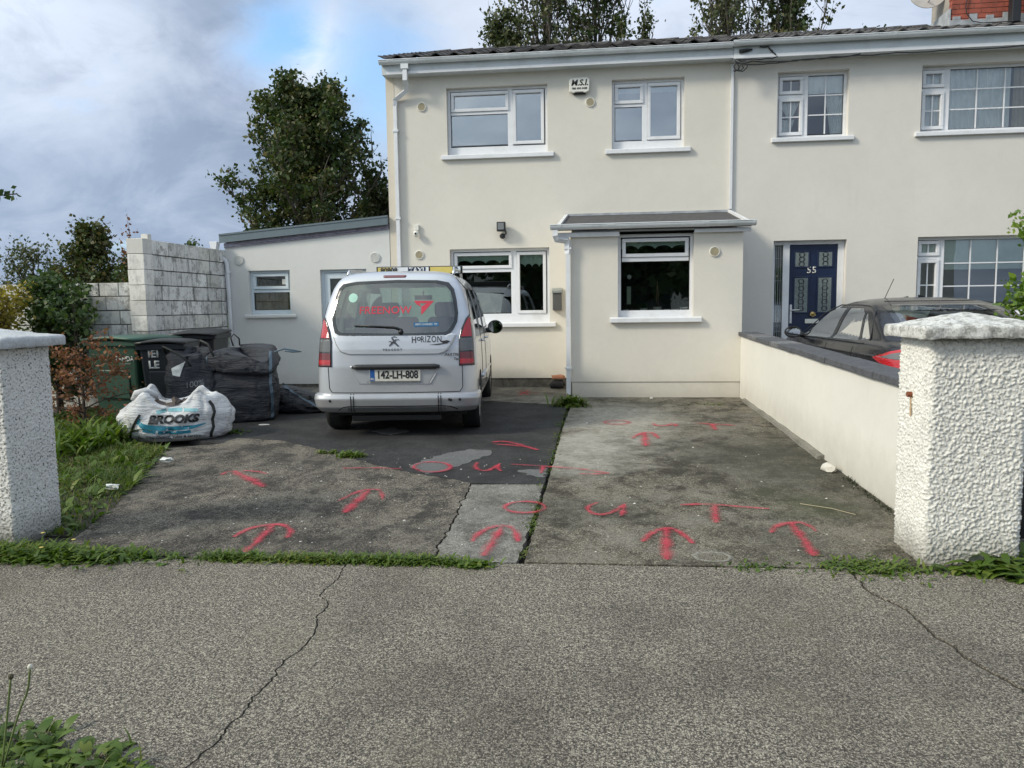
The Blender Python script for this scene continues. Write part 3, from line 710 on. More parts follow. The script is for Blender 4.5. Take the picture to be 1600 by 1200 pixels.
# roof, fascia, gutter
roof(H1, -3.46, XP)
MB().box(-3.44, XP-.001, 12.405, 12.425, 5.16, 5.36).build('fascia', M['fascia'], H1)
MB().box(-3.36, XP-.001, 12.395, 12.404, 5.16, 5.20).build('fascia_lip', M['upvc'], H1)
MB().box(-3.44, XP-.001, 12.426, YM+.02, 5.165, 5.18).build('soffit', M['fascia'], H1)
gutter(H1, -3.46, XP-.03, 12.345, 5.355, [(-3.30, 0), (-2.98, 0), (-2.55, 0), (-1.94, 0), (-1.40, 1), (-.86, 0), (-.3, 0), (.62, 0), (1.62, 0)], r=.06)
# square downpipe with an offset under the gutter
dp = MB(); dp.tube([(-3.05, 12.36, 5.30), (-3.05, 12.36, 5.06), (-3.05, 12.44, 5.0), (-3.07, 12.5, 4.93), (-3.28, 12.565, 4.80), (-3.28, 12.565, 4.72)], .032, square=True)
dp.tube([(-3.28, 12.565, 4.72), (-3.28, 12.565, .12)], .029, square=True)
d = dp.build('downpipe', M['upvc'], H1)
for z in (4.30, 2.9, 1.5): MB().box(-3.325, -3.235, 12.525, 12.60, z, z+.035).build('pipe_clip', M['upvc'], d)
MB().box(-3.11, -2.99, 12.315, 12.405, 5.22, 5.30).build('gutter_outlet', M['gutter'], d)
for x, z in ((-2.85, 4.69), (-.13, 4.65), (-2.95, 2.32)): vent(H1, x, z, YM, M['vent'], M['ivory'])
# conduit down the party line
cd = MB(); cd.tube([(2.055, YM-.025, 5.12), (2.055, YM-.025, 2.93)], .02, square=True); cd.build('cable_conduit', M['upvc'], H1)

# ------------------------------------------------------------------ neighbour
H2 = thing('rendered_house', (5.5, YM, GR), 'grey cream two-storey house with the navy blue door numbered 55', 'house')
W4 = (2.74, 3.80, 3.99, 4.98); W5 = (4.85, 6.95, 4.0, 4.98); W6 = (4.88, 6.95, 1.25, 2.43); DR = (2.73, 3.83, .22, 2.42)
wall_holes('wall', M['cream2'], H2, XP, 9.5, 5.30, YM-.006, [W4, W5, W6, DR], z0=.0, rec=.15)
MB().box(XP+.002, 9.5, YM+1.9, 19.5, -.05, 5.3).build('house_body', M['cream2'], H2)
w = window(H2, *W4, YM, [(2.785, 3.155, 4.66, 4.93, 1, 2, 1), (2.785, 3.155, 4.04, 4.61, 1, 2, 2), (3.225, 3.75, 4.05, 4.93, 0, 2, 3)], sill=(.08, .07, .06), rec=.11, glass=M['glass_clear'])
curtain(w, 3.50, 3.76, 4.0, 4.66, YM, 6, M['lace'], x0b=3.60); curtain(w, 2.79, 3.14, 4.3, 4.6, YM, 6, M['lace'], x0b=2.95, x1b=3.0); curtain(w, 2.79, 3.05, 4.0, 4.3, YM, 5, M['lace'], x0b=2.85, x1b=2.95)
blind(w, 3.2, 3.8, 4.96, 4.67, YM, mat=M['curtain'])
room(H2, *W4, YM, M['room_up'])
w = window(H2, *W5, YM, [(4.895, 5.225, 4.67, 4.93, 1, 2, 1), (4.895, 5.225, 4.05, 4.62, 1, 2, 2), (5.30, 6.88, 4.05, 4.93, 0, 4, 3)], sill=(.08, .07, .06), rec=.11, glass=M['glass_clear'])
curtain(w, 4.86, 6.20, 3.98, 4.96, YM, 16); curtain(w, 6.24, 6.5, 3.98, 4.96, YM, 4, M['vent']); room(H2, *W5, YM, M['room_up'])
w = window(H2, *W6, YM, [(4.925, 5.25, 2.14, 2.38, 1, 2, 1), (4.925, 5.25, 1.30, 2.09, 1, 2, 2), (5.32, 6.88, 1.32, 2.38, 0, 4, 3)], sill=(.08, .07, .06), rec=.11, glass=M['glass_low'])
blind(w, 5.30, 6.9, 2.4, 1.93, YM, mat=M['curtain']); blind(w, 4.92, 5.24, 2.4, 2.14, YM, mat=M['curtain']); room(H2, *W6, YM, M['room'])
# door set: frame, glazed side light, blue door leaf with leaded panels
yd = YM+.10
f = MB(); f.box(DR[0], DR[1], yd, yd+.07, 2.36, 2.419); f.box(DR[0]+.0, DR[0]+.045, yd, yd+.07, .23, 2.36); f.box(2.90, 3.00, yd-.01, yd+.07, .23, 2.36); f.box(3.735, DR[1]-.001, yd, yd+.07, .23, 2.36); f.box(DR[0], DR[1], yd, yd+.07, .221, .25)
df = f.build('door_frame', M['upvc'], H2, bevel=.005)
MB().box(2.775, 2.90, yd+.03, yd+.045, .25, 2.36).build('side_light', M['glass_low'], df)
sl_ = MB(); 
for xx in (2.80, 2.835, 2.87): sl_.tube([(xx, yd+.028, .3), (xx, yd+.028, 2.33)], .004, 4)
for zz in (.6, 1.0, 1.4, 1.8, 2.15): sl_.tube([(2.78, yd+.028, zz), (2.895, yd+.028, zz)], .003, 4)
sl_.build('leading', M['lead'], df)
leaf = MB(); leaf.box(3.005, 3.73, yd+.015, yd+.055, .255, 2.355); dl = leaf.build('front_door', M['blue_door'], H2, bevel=.004)
M['leadglass'] = simple('frosted_leaded_glass', (.17, .20, .20), .25, var=.25, vs=25)
for (a, b, c, d_) in ((3.09, 3.29, 1.98+.04, 2.24), (3.45, 3.65, 2.02, 2.24), (3.09, 3.29, 1.30, 1.84), (3.45, 3.65, 1.30, 1.84), (3.09, 3.29, .40, .95), (3.45, 3.65, .40, .95)):
    rg = MB(); ring(rg, a-.025, b+.025, c-.025, d_+.025, yd+.002, yd+.016, .025); rg.build('door_moulding', M['blue_door'], dl, bevel=.006)
    if c > 1:
        MB().box(a, b, yd+.008, yd+.0145, c, d_).build('door_pane', M['leadglass'], dl)
        le = MB(); cx = (a+b)/2; le.tube([(cx-.03, yd+.006, c+.03), (cx-.03, yd+.006, d_-.03)], .004, 4); le.tube([(cx+.03, yd+.006, c+.03), (cx+.03, yd+.006, d_-.03)], .004, 4)
        k = 5 if d_-c > .4 else 3
        for i in range(k):
            zc = c+(i+.5)*(d_-c)/k; le.tube([(cx+.045*math.cos(t), yd+.006, zc+.035*math.sin(t)) for t in np.linspace(0, 2*math.pi, 10)], .004, 4)
        le.build('leading', M['blackmatt'], dl)
    else: MB().box(a+.01, b-.01, yd+.006, yd+.0145, c+.01, d_-.01).build('door_panel', M['blue_door'], dl, bevel=.012)
flat_text('55', .145, (3.345, yd+.006, 1.955), M['print_w' if 'print_w' in M else 'ivory'], dl, 'door_number', bold=.0015, space=1.1, sx=1.0)
MB().box(3.26, 3.47, yd-.004, yd+.013, 1.12, 1.19).build('letterbox', M['ivory'], dl, bevel=.004)
kn = MB(); kn.lathe([(.03, 0), (.04, .02), (.03, .035), (.02, .03)], (3.37, yd-.02, 1.27), 'y', 14); kn.tube([(3.34, yd-.01, 1.29), (3.33, yd-.03, 1.25), (3.37, yd-.035, 1.225), (3.41, yd-.03, 1.25), (3.40, yd-.01, 1.29)], .008, 6); kn.build('door_knocker', simple('brass', (.45, .33, .14), .35, .8), dl, smooth=True)
hd = MB(); hd.box(3.02, 3.055, yd+.0, yd+.014, 1.12, 1.42); hd.tube([(3.037, yd-.0, 1.33), (3.037, yd-.045, 1.33), (3.16, yd-.045, 1.335)], .011, 8); hd.build('door_handle', M['steel'], dl, bevel=.003)
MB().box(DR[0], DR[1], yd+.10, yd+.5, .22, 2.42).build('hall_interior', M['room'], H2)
MB().box(DR[0]-.05, DR[1]+.05, YM-.32, YM+.09, -.02, .215).build('door_step', M['apron'], H2, bevel=.01)
# roof, fascia, gutter
roof(H2, XP, 9.5)
MB().box(XP, 9.5, 12.38, 12.40, 5.14, 5.36).build('fascia', M['fascia'], H2)
MB().box(XP, 9.5, 12.368, 12.379, 5.14, 5.185).build('fascia_lip', M['upvc'], H2)
MB().box(XP, 9.5, 12.401, YM+.02, 5.145, 5.16).build('soffit', M['fascia'], H2)
gutter(H2, XP-.028, 9.5, 12.31, 5.365, [(XP+.02, 1), (3.02, 0), (4.33, 0), (5.60, 0), (6.3, 1), (7.4, 0)], r=.062)
# chimney of single bricks, lead apron and flue
CH = thing('dummy', (0, 0, 0), None, None); bpy.data.objects.remove(CH)
cy0, cx0, cx1, cy1 = 13.50, 5.60, 7.35, 14.3
ch = MB().box(cx0+.012, cx1-.012, cy0+.012, cy1-.012, 5.5, 7.0).build('chimney', M['mortar'], H2)
bm_ = MB().box(-.1075, .1075, -.05, .05, -.0325, .0325).mesh('brick'); bm_.materials.append(M['brick'])
rr = random.Random(9); src = None
for row in range(15):
    z = 5.88+row*.075; offx = .1125 if row % 2 else 0
    for i in range(-1, 9):
        x = cx0+offx+i*.225+.1125; a, b = max(x-.1075, cx0), min(x+.1075, cx1)
        if b-a < .04: continue
        o = bpy.data.objects.new('brick', bm_); COL.objects.link(o); adopt(o, ch)
        o.location = ((a+b)/2, cy0+.048+rr.uniform(-.003, .003), z); o.scale = ((b-a)/.215, 1, 1)
lf = MB(); n = 7
lf.box(cx0-.03, cx1+.03, cy0-.015, cy0+.01, 5.70, 5.90)
for i in range(n): lf.box(cx0+.02+i*.25, cx0+.14+i*.25, cy0-.014, cy0+.009, 5.90, 5.955+.03*(i % 2))
lf.box(cx0-.035, cx0-.01, cy0-.014, cy1, 5.75, 6.08)
lf.build('lead_flashing', M['lead'], H2, bevel=.004)
MB().tube([(5.84, cy0-.02, 6.3), (5.80, cy0-.03, 6.1), (5.82, cy0-.03, 5.98), (5.90, cy0-.05, 5.86), (6.02, cy0-.12, 5.80), (6.3, cy0-.5, 5.68)], .008, 6).build('aerial_cable', M['black'], H2)
fl = MB(); fl.box(6.37, 6.50, cy0-.30, cy0-.16, 5.74, 6.6); fl.build('flue_post', M['black'], H2, bevel=.01)

# satellite dish by the chimney, round dark cowl on the right
sdh = thing('satellite_dish', (5.45, 13.9, 6.3), 'pale satellite dish fixed left of the red brick chimney', 'satellite dish')
MB().lathe([(.33, -.07), (.27, -.03), (.18, -.01), (.0012, 0), (.0011, .01), (.18, 0), (.27, -.02), (.335, -.062)], (5.35, 13.85, 6.54), 'y', 28).build('dish', simple('dish_paint', (.62, .58, .54), .5), sdh, smooth=40)
MB().tube([(5.37, 13.88, 6.5), (5.5, 13.95, 6.4), (5.61, 13.95, 6.4)], .018, 8).build('bracket', M['lead'], sdh)
MB().tube([(5.35, 13.84, 6.3), (5.35, 13.45, 6.35), (5.35, 13.43, 6.45)], .01, 6).build('arm', M['lead'], sdh)
cw = thing('satellite_dish', (6.9, 13.3, 6.1), 'dark grey round dish at the roof edge right of the chimney', 'satellite dish')
MB().lathe([(.36, -.07), (.30, -.03), (.20, -.01), (.0012, 0), (.0011, .01), (.20, 0), (.30, -.02), (.365, -.062)], (6.88, 13.18, 6.25), 'y', 28).build('dish', simple('dark_dish_paint', (.12, .13, .15), .5), cw, smooth=40)
MB().tube([(6.88, 13.2, 6.2), (6.9, 13.3, 6.0), (6.9, 13.45, 5.75)], .02, 8).build('bracket', M['lead'], cw)

# ------------------------------------------------------------------ cables under the eaves
r = random.Random(5)
def cable(pts, rr_=.009, n=6, wob=.01, seed=1):
    out = []; q = random.Random(seed)
    for a, b in zip(pts[:-1], pts[1:]):
        for i in range(6): t = i/6; out.append(Vector(a).lerp(Vector(b), t)+Vector((q.uniform(-wob, wob)*.4, 0, -math.sin(math.pi*t)*wob+q.uniform(-wob, wob)*.3)))
    out.append(Vector(pts[-1])); return out
cb = thing('cable_bundle', (2.1, 12.5, 5.2), 'tangled black telephone cables clipped under the eaves of the right house', 'cable')
yc = 12.36
P = lambda px, py, y=yc: tuple(onY(px, py, y))
mb = MB()
for l in ([(1148, 95), (1160, 99), (1175, 95), (1215, 96), (1260, 92), (1330, 87), (1400, 82), (1480, 78), (1600, 71)], [(1160, 101), (1200, 99), (1240, 94), (1300, 89), (1345, 84)], [(1150, 92), (1175, 92), (1200, 91), (1215, 88)],
          [(1150, 96), (1146, 104), (1153, 111), (1162, 106), (1158, 98), (1153, 106), (1160, 112), (1168, 103), (1164, 95), (1153, 93)], [(1148, 93), (1156, 105), (1150, 110), (1146, 110)], [(1187, 73), (1200, 72), (1207, 79), (1213, 86), (1200, 72)]):
    mb.tube(cable([P(*p) for p in l], wob=.012, seed=len(l)), .0085, 6)
mb.build('cable', M['black'], cb, smooth=True)
a = onY(1165, 80, yc); MB().tube([(a.x-.09, yc, a.z), (a.x+.02, yc, a.z+.012), (a.x+.10, yc, a.z+.02)], [.028, .026, .012], 10).build('cable_joint', M['black'], cb, smooth=True)

# ------------------------------------------------------------------ porch
PO = thing('porch_extension', (.8, YP, .1), 'cream lean-to porch extension with one window and dark felt roof', 'porch')
WP = (.275, 1.35, 1.27, 2.47)
xl, xr = -.41, XP-.005
zt = lambda x: 2.49
wall_holes('wall', M['cream'], PO, xl, xr, 2.47, YP, [(WP[0], WP[1], WP[2], 2.47)], z0=.33, depth=.28)
MB().box(xl+.012, xr, YP+.012, YM, -.0, .328).build('plinth', M['apron' if False else 'cream'], PO)
sidew = MB(); sidew.add([(xl, YP+.281, .33), (xl, YM-.002, .33), (xl, YM-.002, 2.85), (xl, YP+.281, 2.5), (xl+.15, YP+.281, .33), (xl+.15, YM-.002, .33), (xl+.15, YM-.002, 2.85), (xl+.15, YP+.281, 2.5)], [(0, 3, 2, 1), (4, 5, 6, 7), (0, 4, 7, 3), (3, 7, 6, 2)])
sidew.build('side_wall', M['cream'], PO)
sidew = MB(); sidew.add([(xr-.15, YP+.281, .33), (xr-.15, YM-.002, .33), (xr-.15, YM-.002, 2.85), (xr-.15, YP+.281, 2.5), (xr, YP+.281, .33), (xr, YM-.002, .33), (xr, YM-.002, 2.85), (xr, YP+.281, 2.5)], [(0, 3, 2, 1), (4, 5, 6, 7), (0, 4, 7, 3), (3, 7, 6, 2)])
sidew.build('side_wall', M['cream2'], PO)
w = window(PO, *WP, YP, [(.335, 1.29, 2.135, 2.41, 1, 1, 1), (.325, 1.30, 1.385, 2.075, 0, 1, 1)], base=.055, sill=(.115, .075, .07), glass=M['glass_low'])
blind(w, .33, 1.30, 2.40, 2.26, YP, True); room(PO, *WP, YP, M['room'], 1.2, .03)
rf = MB(); ang = math.atan((2.86-2.56)/(YM-YP+.12))
rf.add([(-.60, YP-.10, 2.555), (xr+.09, YP-.10, 2.555), (XP+.0, YM-.003, 2.885), (-.52, YM-.003, 2.885), (-.60, YP-.10, 2.525), (xr+.09, YP-.10, 2.525), (XP+.0, YM-.003, 2.855), (-.52, YM-.003, 2.855)], [(0, 1, 2, 3), (4, 7, 6, 5), (0, 4, 5, 1), (1, 5, 6, 2), (0, 3, 7, 4)])
rf.build('roof', M['felt'], PO)
fs_ = MB(); fs_.box(-.535, 2.06, YM-.02, YM-.007, 2.885, 2.92); fs_.build('flashing', M['lead'], PO)
vg = MB(); vg.prism([(-.62, YP-.12, 2.535), (-.54, YM-.022, 2.87), (-.54, YM-.022, 2.915), (-.62, YP-.12, 2.585)], (.05, 0, 0)); vg.build('verge_trim', M['upvc'], PO); vg = MB(); vg.prism([(xr+.07, YP-.12, 2.535), (xr-.02, YM-.022, 2.87), (xr-.02, YM-.022, 2.915), (xr+.07, YP-.12, 2.585)], (.045, 0, 0)); vg.build('verge_trim', M['upvc'], PO)
MB().box(xl+.05, xr, YP-.02, YP+.2, 2.505, 2.524).build('soffit', M['fascia'], PO)
ft = MB(); ft.box(xl-.19, WP[0]+.02, YP-.06, YP-.008, 2.435, 2.50); ft.build('fascia', M['upvc'], PO, bevel=.004); ft = MB(); ft.box(WP[1]-.0, xr+.10, YP-.06, YP-.008, 2.46, 2.515); ft.build('fascia', M['upvc'], PO, bevel=.004)
gutter(PO, -.69, xr+.14, YP-.155, 2.60, [(-.55, 0), (.17, 1), (1.49, 1), (xr+.12, 0)], r=.07)
dp = MB(); dp.tube([(-.62, YP-.155, 2.53), (-.62, YP-.155, 2.46), (-.60, YP-.12, 2.41), (-.46, YP-.07, 2.39), (-.445, YP-.055, 2.34), (-.445, YP-.055, 2.2)], .036, square=True); dp.tube([(-.445, YP-.055, 2.2), (-.445, YP-.055, .15)], .032, square=True)
d = dp.build('downpipe', M['upvc'], PO)
for z in (2.26, .52): MB().box(-.495, -.395, YP-.10, YP-.003, z, z+.03).build('pipe_clip', M['upvc'], d)
vent(PO, 1.64, 2.19, YP, M['vent'], M['ivory'])
# things on the inner window board
pots = [(.40, .06, .045), (.66, .075, .055), (.86, .09, .065), (1.0, .05, .04), (1.12, .06, .06), (1.24, .08, .055)]
M['pot'] = simple('white_pot', (.55, .56, .54), .4); M['plantpot_leaf'] = leafmat('house_plant_leaf', [(.02, .05, .02), (.06, .12, .04)])
names = ['leftmost white pot with a small plant inside the porch window', 'white pot with bushy plant inside the porch window', 'white pot with tall thin stake in the middle of the porch window', 'smallest white dish between pots inside the porch window', 'low white bowl second from right inside the porch window', 'rightmost white pot inside the porch window']
MB().box(.33, 1.30, YP+.16, YP+.42, 1.29, 1.325).build('window_board', M['pot'], PO)
for i, (x, h, rr_) in enumerate(pots):
    p = thing('plant_pot', (x, YP+.27, 1.326), names[i], 'plant pot', 'pots inside the porch window')
    MB().lathe([(rr_*.75, 0), (rr_, h), (rr_*.9, h), (rr_*.85, h*.8), (.001, h*.8)], (x, YP+.27, 1.327), 'z', 18).build('pot', M['pot'], p, smooth=40)
    if i in (0, 1, 2, 5):
        n = (14, 60, 6, 20)[(0, 1, 2, 5).index(i)]; Pn = np.tile([[x, YP+.27, 1.32+h*.8]], (n, 1)); A = rng.uniform(0, 6.28, n)
        me = ribbons('foliage', Pn, A, rng.uniform(.06, .16, n), np.full(n, .02), rng.uniform(.6, 1.5, n), rng, 3, 1.2, [.5, 1, .8, .1]); link('foliage', me, M['plantpot_leaf'], p)
    if i == 2: MB().tube([(x-.02, YP+.27, 1.38), (x, YP+.27, 1.80)], .005, 5).tube([(x+.02, YP+.27, 1.38), (x, YP+.27, 1.80)], .005, 5).build('stake', simple('wood_stake', (.25, .12, .08), .7), p)
hg = thing('window_hanging', (.44, YP+.2, 1.62), 'pale hanging ornament at the left of the porch window', 'ornament')
MB().box(.41, .47, YP+.19, YP+.2, 1.46, 1.72).build('strip', simple('pale_green_strip', (.40, .45, .36), .7), hg)
MB().lathe([(.035, 0), (.02, -.01), (.001, -.012)], (.445, YP+.2, 1.86), 'y', 8).build('flower', M['pot'], hg)

# ------------------------------------------------------------------ annex on the left
AN = thing('lean_to_annex', (-4.9, YM, .1), 'off white single-storey lean-to annex left of the cream house', 'annex')
ax0, ax1 = -6.32, -3.446
sl = lambda x: 2.50+(x+6.34)*(.25/2.9)
WA = (-5.92, -5.19, 1.37, 2.115); DA = (-4.66, -3.86, .18, 2.11)
wall_holes('wall', M['annex'], AN, ax0, ax1, 2.49, YM-.01, [WA, DA], z0=.27, zt=sl, rec=.12)
MB().box(ax0+.01, ax1, YM+.01, YM+.28, -.03, .268).build('plinth', M['apron'], AN)
MB().add([(ax0, YM+.31, 0), (ax1, YM+.31, 0), (ax1, 19, 0), (ax0, 19, 0), (ax0, YM+.31, 2.45), (ax1, YM+.31, 2.7), (ax1, 19, 2.7), (ax0, 19, 2.45)], [(4, 5, 6, 7), (0, 4, 7, 3), (3, 7, 6, 2)]).build('annex_body', M['annex'], AN)
fz = lambda x: 2.585+(x+6.37)*(.235/2.92)
mb = MB(); mb.prism([(ax0-.05, YM-.10, fz(ax0-.05)), (ax1, YM-.10, fz(ax1)), (ax1, YM-.10, fz(ax1)+.135), (ax0-.05, YM-.10, fz(ax0-.05)+.135)], (0, .02, 0))
mb.prism([(ax0-.05, YM-.11, fz(ax0-.05)+.12), (ax1, YM-.11, fz(ax1)+.12), (ax1, YM-.11, fz(ax1)+.148), (ax0-.05, YM-.11, fz(ax0-.05)+.148)], (0, .05, 0)); mb.build('fascia', M['anthracite'], AN)
MB().prism([(ax0-.05, YM-.08, fz(ax0-.05)+.135), (ax1, YM-.08, fz(ax1)+.135), (ax1, YM-.08, fz(ax1)+.02), (ax0-.05, YM-.08, fz(ax0-.05)+.02)], (0, 7, 0)).build('roof', M['felt'], AN)
mb = MB()
for q in (0, .028, .056): mb.prism([(ax0, YM-.035-.008*(q > .02), sl(ax0)+.0+q), (ax1, YM-.035-.008*(q > .02), sl(ax1)+q), (ax1, YM-.035-.008*(q > .02), sl(ax1)+q+.024), (ax0, YM-.035-.008*(q > .02), sl(ax0)+q+.024)], (0, .022, 0))
mb.build('membrane_strip', M['purplegrey'], AN)
w = window(AN, *WA, YM-.01, [(-5.875, -5.24, 1.795, 2.07, 1, 1, 1), (-5.865, -5.235, 1.455, 1.745, 0, 1, 1)], fm=M['palegrey_up'], base=.03, sill=(.09, .055, .05), sillmat=M['annex'], rec=.07, glass=M['glass_low'])
ply = simple('plywood_board', (.40, .27, .15), .8, var=.2, vs=5)
MB().box(-5.9, -5.2, YM+.16, YM+.175, 1.38, 1.87).build('plywood_board', ply, w); room(AN, *WA, YM, M['room'], 1.2)
MB().box(-5.37, -5.29, YM+.085, YM+.088, 1.88, 1.97).build('sticker', M['pot'], w)
f = MB(); ring(f, DA[0]+.0, DA[1], .18, 2.11, YM+.06, YM+.11, .05); d = f.build('door_frame', M['palegrey_up'], AN)
f = MB(); ring(f, DA[0]+.055, DA[1]-.055, .235, 2.05, YM+.05, YM+.10, .09); f.box(DA[0]+.14, DA[1]-.14, YM+.06, YM+.09, .32, 1.05); f.box(DA[0]+.14, DA[1]-.14, YM+.055, YM+.10, 1.05, 1.13); dd = f.build('door', M['palegrey_up'], AN, bevel=.004)
MB().box(DA[0]+.14, DA[1]-.14, YM+.07, YM+.08, 1.13, 1.965).build('door_pane', M['glass_low'], dd)
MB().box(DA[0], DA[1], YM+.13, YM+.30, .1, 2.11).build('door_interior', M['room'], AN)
for x in (-6.08, -3.70): vent(AN, x, 2.295, YM-.01, M['ventw'], M['ventw'], .085)
dp = MB(); dp.tube([(-6.42, YM-.16, 2.52), (-6.42, YM-.13, 2.43), (-6.40, YM-.09, 2.37), (-6.30, YM-.06, 2.30), (-6.275, YM-.05, 2.22), (-6.265, YM-.05, 1.5), (-6.255, YM-.05, .12)], .034, 14)
d = dp.build('downpipe', M['upvc'], AN, smooth=True)
hp = MB(); hp.prism([(-6.50, YM-.20, 2.60), (-6.36, YM-.20, 2.60), (-6.385, YM-.20, 2.47), (-6.47, YM-.20, 2.47)], (0, .12, 0)); hp.build('hopper', M['upvc'], d, bevel=.006)
for z in (2.08, 1.0): MB().lathe([(.04, 0), (.04, .03)], (-6.265, YM-.05, z), 'z', 16).build('pipe_clip', M['upvc'], d)

# ------------------------------------------------------------------ small things on the walls
ab = thing('alarm_box', (-.295, YM, 4.905), 'ivory alarm box lettered M.S.I. high on the cream house', 'alarm box')
mb = MB(); pts = [(-.455, 4.81), (-.385, 4.785), (-.35, 4.80), (-.25, 4.80), (-.215, 4.785), (-.145, 4.81), (-.135, 4.98), (-.16, 5.015), (-.43, 5.015), (-.46, 4.98)]
mb.prism([(x, YM-.075, z) for x, z in pts], (0, .073, 0)); mb.build('cover', M['ivory'], ab, bevel=.012)
flat_text('M.S.I.', .125, (-.295, YM-.078, 4.935), M['ink'], ab, bold=.003, shear=.2); flat_text('086 604 6428', .043, (-.295, YM-.078, 4.852), M['ink'], ab, bold=.001)
MB().tube([(-.39, YM-.03, 4.785), (-.2, YM-.03, 4.785)], .02, 8).build('strobe', M['black'], ab)
fl = thing('flood_light', (-1.55, YM, 2.55), 'black floodlight on a bracket above the ground floor window', 'floodlight')
mb = MB(); mb.box(-1.635, -1.495, YM-.16, YM-.06, 2.66, 2.81); mb.build('housing', M['black'], fl, bevel=.01)
MB().box(-1.615, -1.515, YM-.168, YM-.161, 2.685, 2.79).build('lens', simple('lamp_glass', (.20, .21, .22), .12), fl, bevel=.003)
mb = MB()
for i in range(5): mb.box(-1.625+i*.028, -1.617+i*.028, YM-.06, YM-.035, 2.68, 2.79)
mb.build('cooling_fin', M['black'], fl)
MB().tube([(-1.50, YM-.10, 2.68), (-1.49, YM-.09, 2.63), (-1.53, YM-.05, 2.60), (-1.55, YM-.0, 2.60)], .012, 8).build('bracket', M['black'], fl)
MB().lathe([(.045, 0), (.045, -.03), (.03, -.05), (.001, -.055)], (-1.555, YM-.03, 2.59), 'y', 18).build('motion_sensor', M['black'], fl, smooth=40)
cs = thing('security_camera', (-2.98, YM, 2.6), 'small white dome security camera left of the cream house corner pipe', 'camera')
MB().box(-3.02, -2.94, YM-.05, YM-.001, 2.72, 2.81).build('mount', M['ivory'], cs, bevel=.008)
MB().lathe([(.035, 0), (.045, -.03), (.045, -.07), (.02, -.10), (.001, -.105)], (-2.98, YM-.07, 2.71), 'z', 18).build('dome', M['ivory'], cs, smooth=True)
MB().lathe([(.018, 0), (.014, -.012), (.001, -.014)], (-2.98, YM-.115, 2.66), 'y', 12).build('lens', M['ink'], cs)
lb = thing('letter_box', (-.69, YM, 1.36), 'grey wall letter box between the window and the porch', 'letter box')
MB().box(-.745, -.60, YM-.10, YM-.002, 1.38, 1.66).build('body', simple('dark_letterbox', (.09, .09, .09), .4), lb, bevel=.005)
mb = MB(); mb.prism([(-.755, YM-.12, 1.66), (-.755, YM-.12, 1.70), (-.755, YM-.001, 1.74), (-.755, YM-.001, 1.66)], (.165, 0, 0)); mb.build('lid', simple('grey_letterbox_lid', (.25, .27, .26), .4), lb, bevel=.004)

# rubble by the porch corner
bk = MB(); r = random.Random(2)
def lump(name, c, s, mat, label, cat, seed, kind=None, rz=0, rough_=.18, sub=2):
    bm = bmesh.new(); bmesh.ops.create_icosphere(bm, subdivisions=sub, radius=1)
    for v in bm.verts:
        n = noise.noise(v.co*1.6+Vector((seed, 0, 0)))*rough_*2; q = v.co.copy(); mx_ = max(abs(q.x), abs(q.y), abs(q.z)); q = q.lerp(q/mx_*.85, .45); q *= 1+n
        v.co = Vector((q.x*s[0], q.y*s[1], q.z*s[2]))
    bmesh.ops.rotate(bm, verts=bm.verts, cent=(0, 0, 0), matrix=Matrix.Rotation(rz, 3, 'Z')); bmesh.ops.translate(bm, verts=bm.verts, vec=(0, 0, s[2]*.8))
    me = bpy.data.meshes.new(name); bm.to_mesh(me); bm.free(); o = link(name, me, mat, smooth=50, label=label, cat=cat, kind=kind); o.location = c; return o
lump('red_brick', (-.66, 12.40, gz(12.4)+.16), (.13, .06, .04), simple('terracotta', (.32, .14, .08), .85), 'terracotta brick lying on black rubble at the porch corner', 'brick', 3)
lump('rubble_block', (-.67, 12.42, gz(12.4)), (.12, .10, .085), M['blackmatt'], 'black broken block under the terracotta brick at the porch corner', 'rubble', 5)
lump('white_stone', (1.92, 6.62, gz(6.6)), (.05, .09, .04), M['wallwhite'], 'whitewashed lump of cement at the foot of the boundary wall', 'stone', 8, rz=.2)
lump('small_stone', (.75, 11.15, gz(11.1)), (.03, .02, .02), M['wallwhite'], 'tiny pale stone in front of the porch wall', 'stone', 9, sub=1)
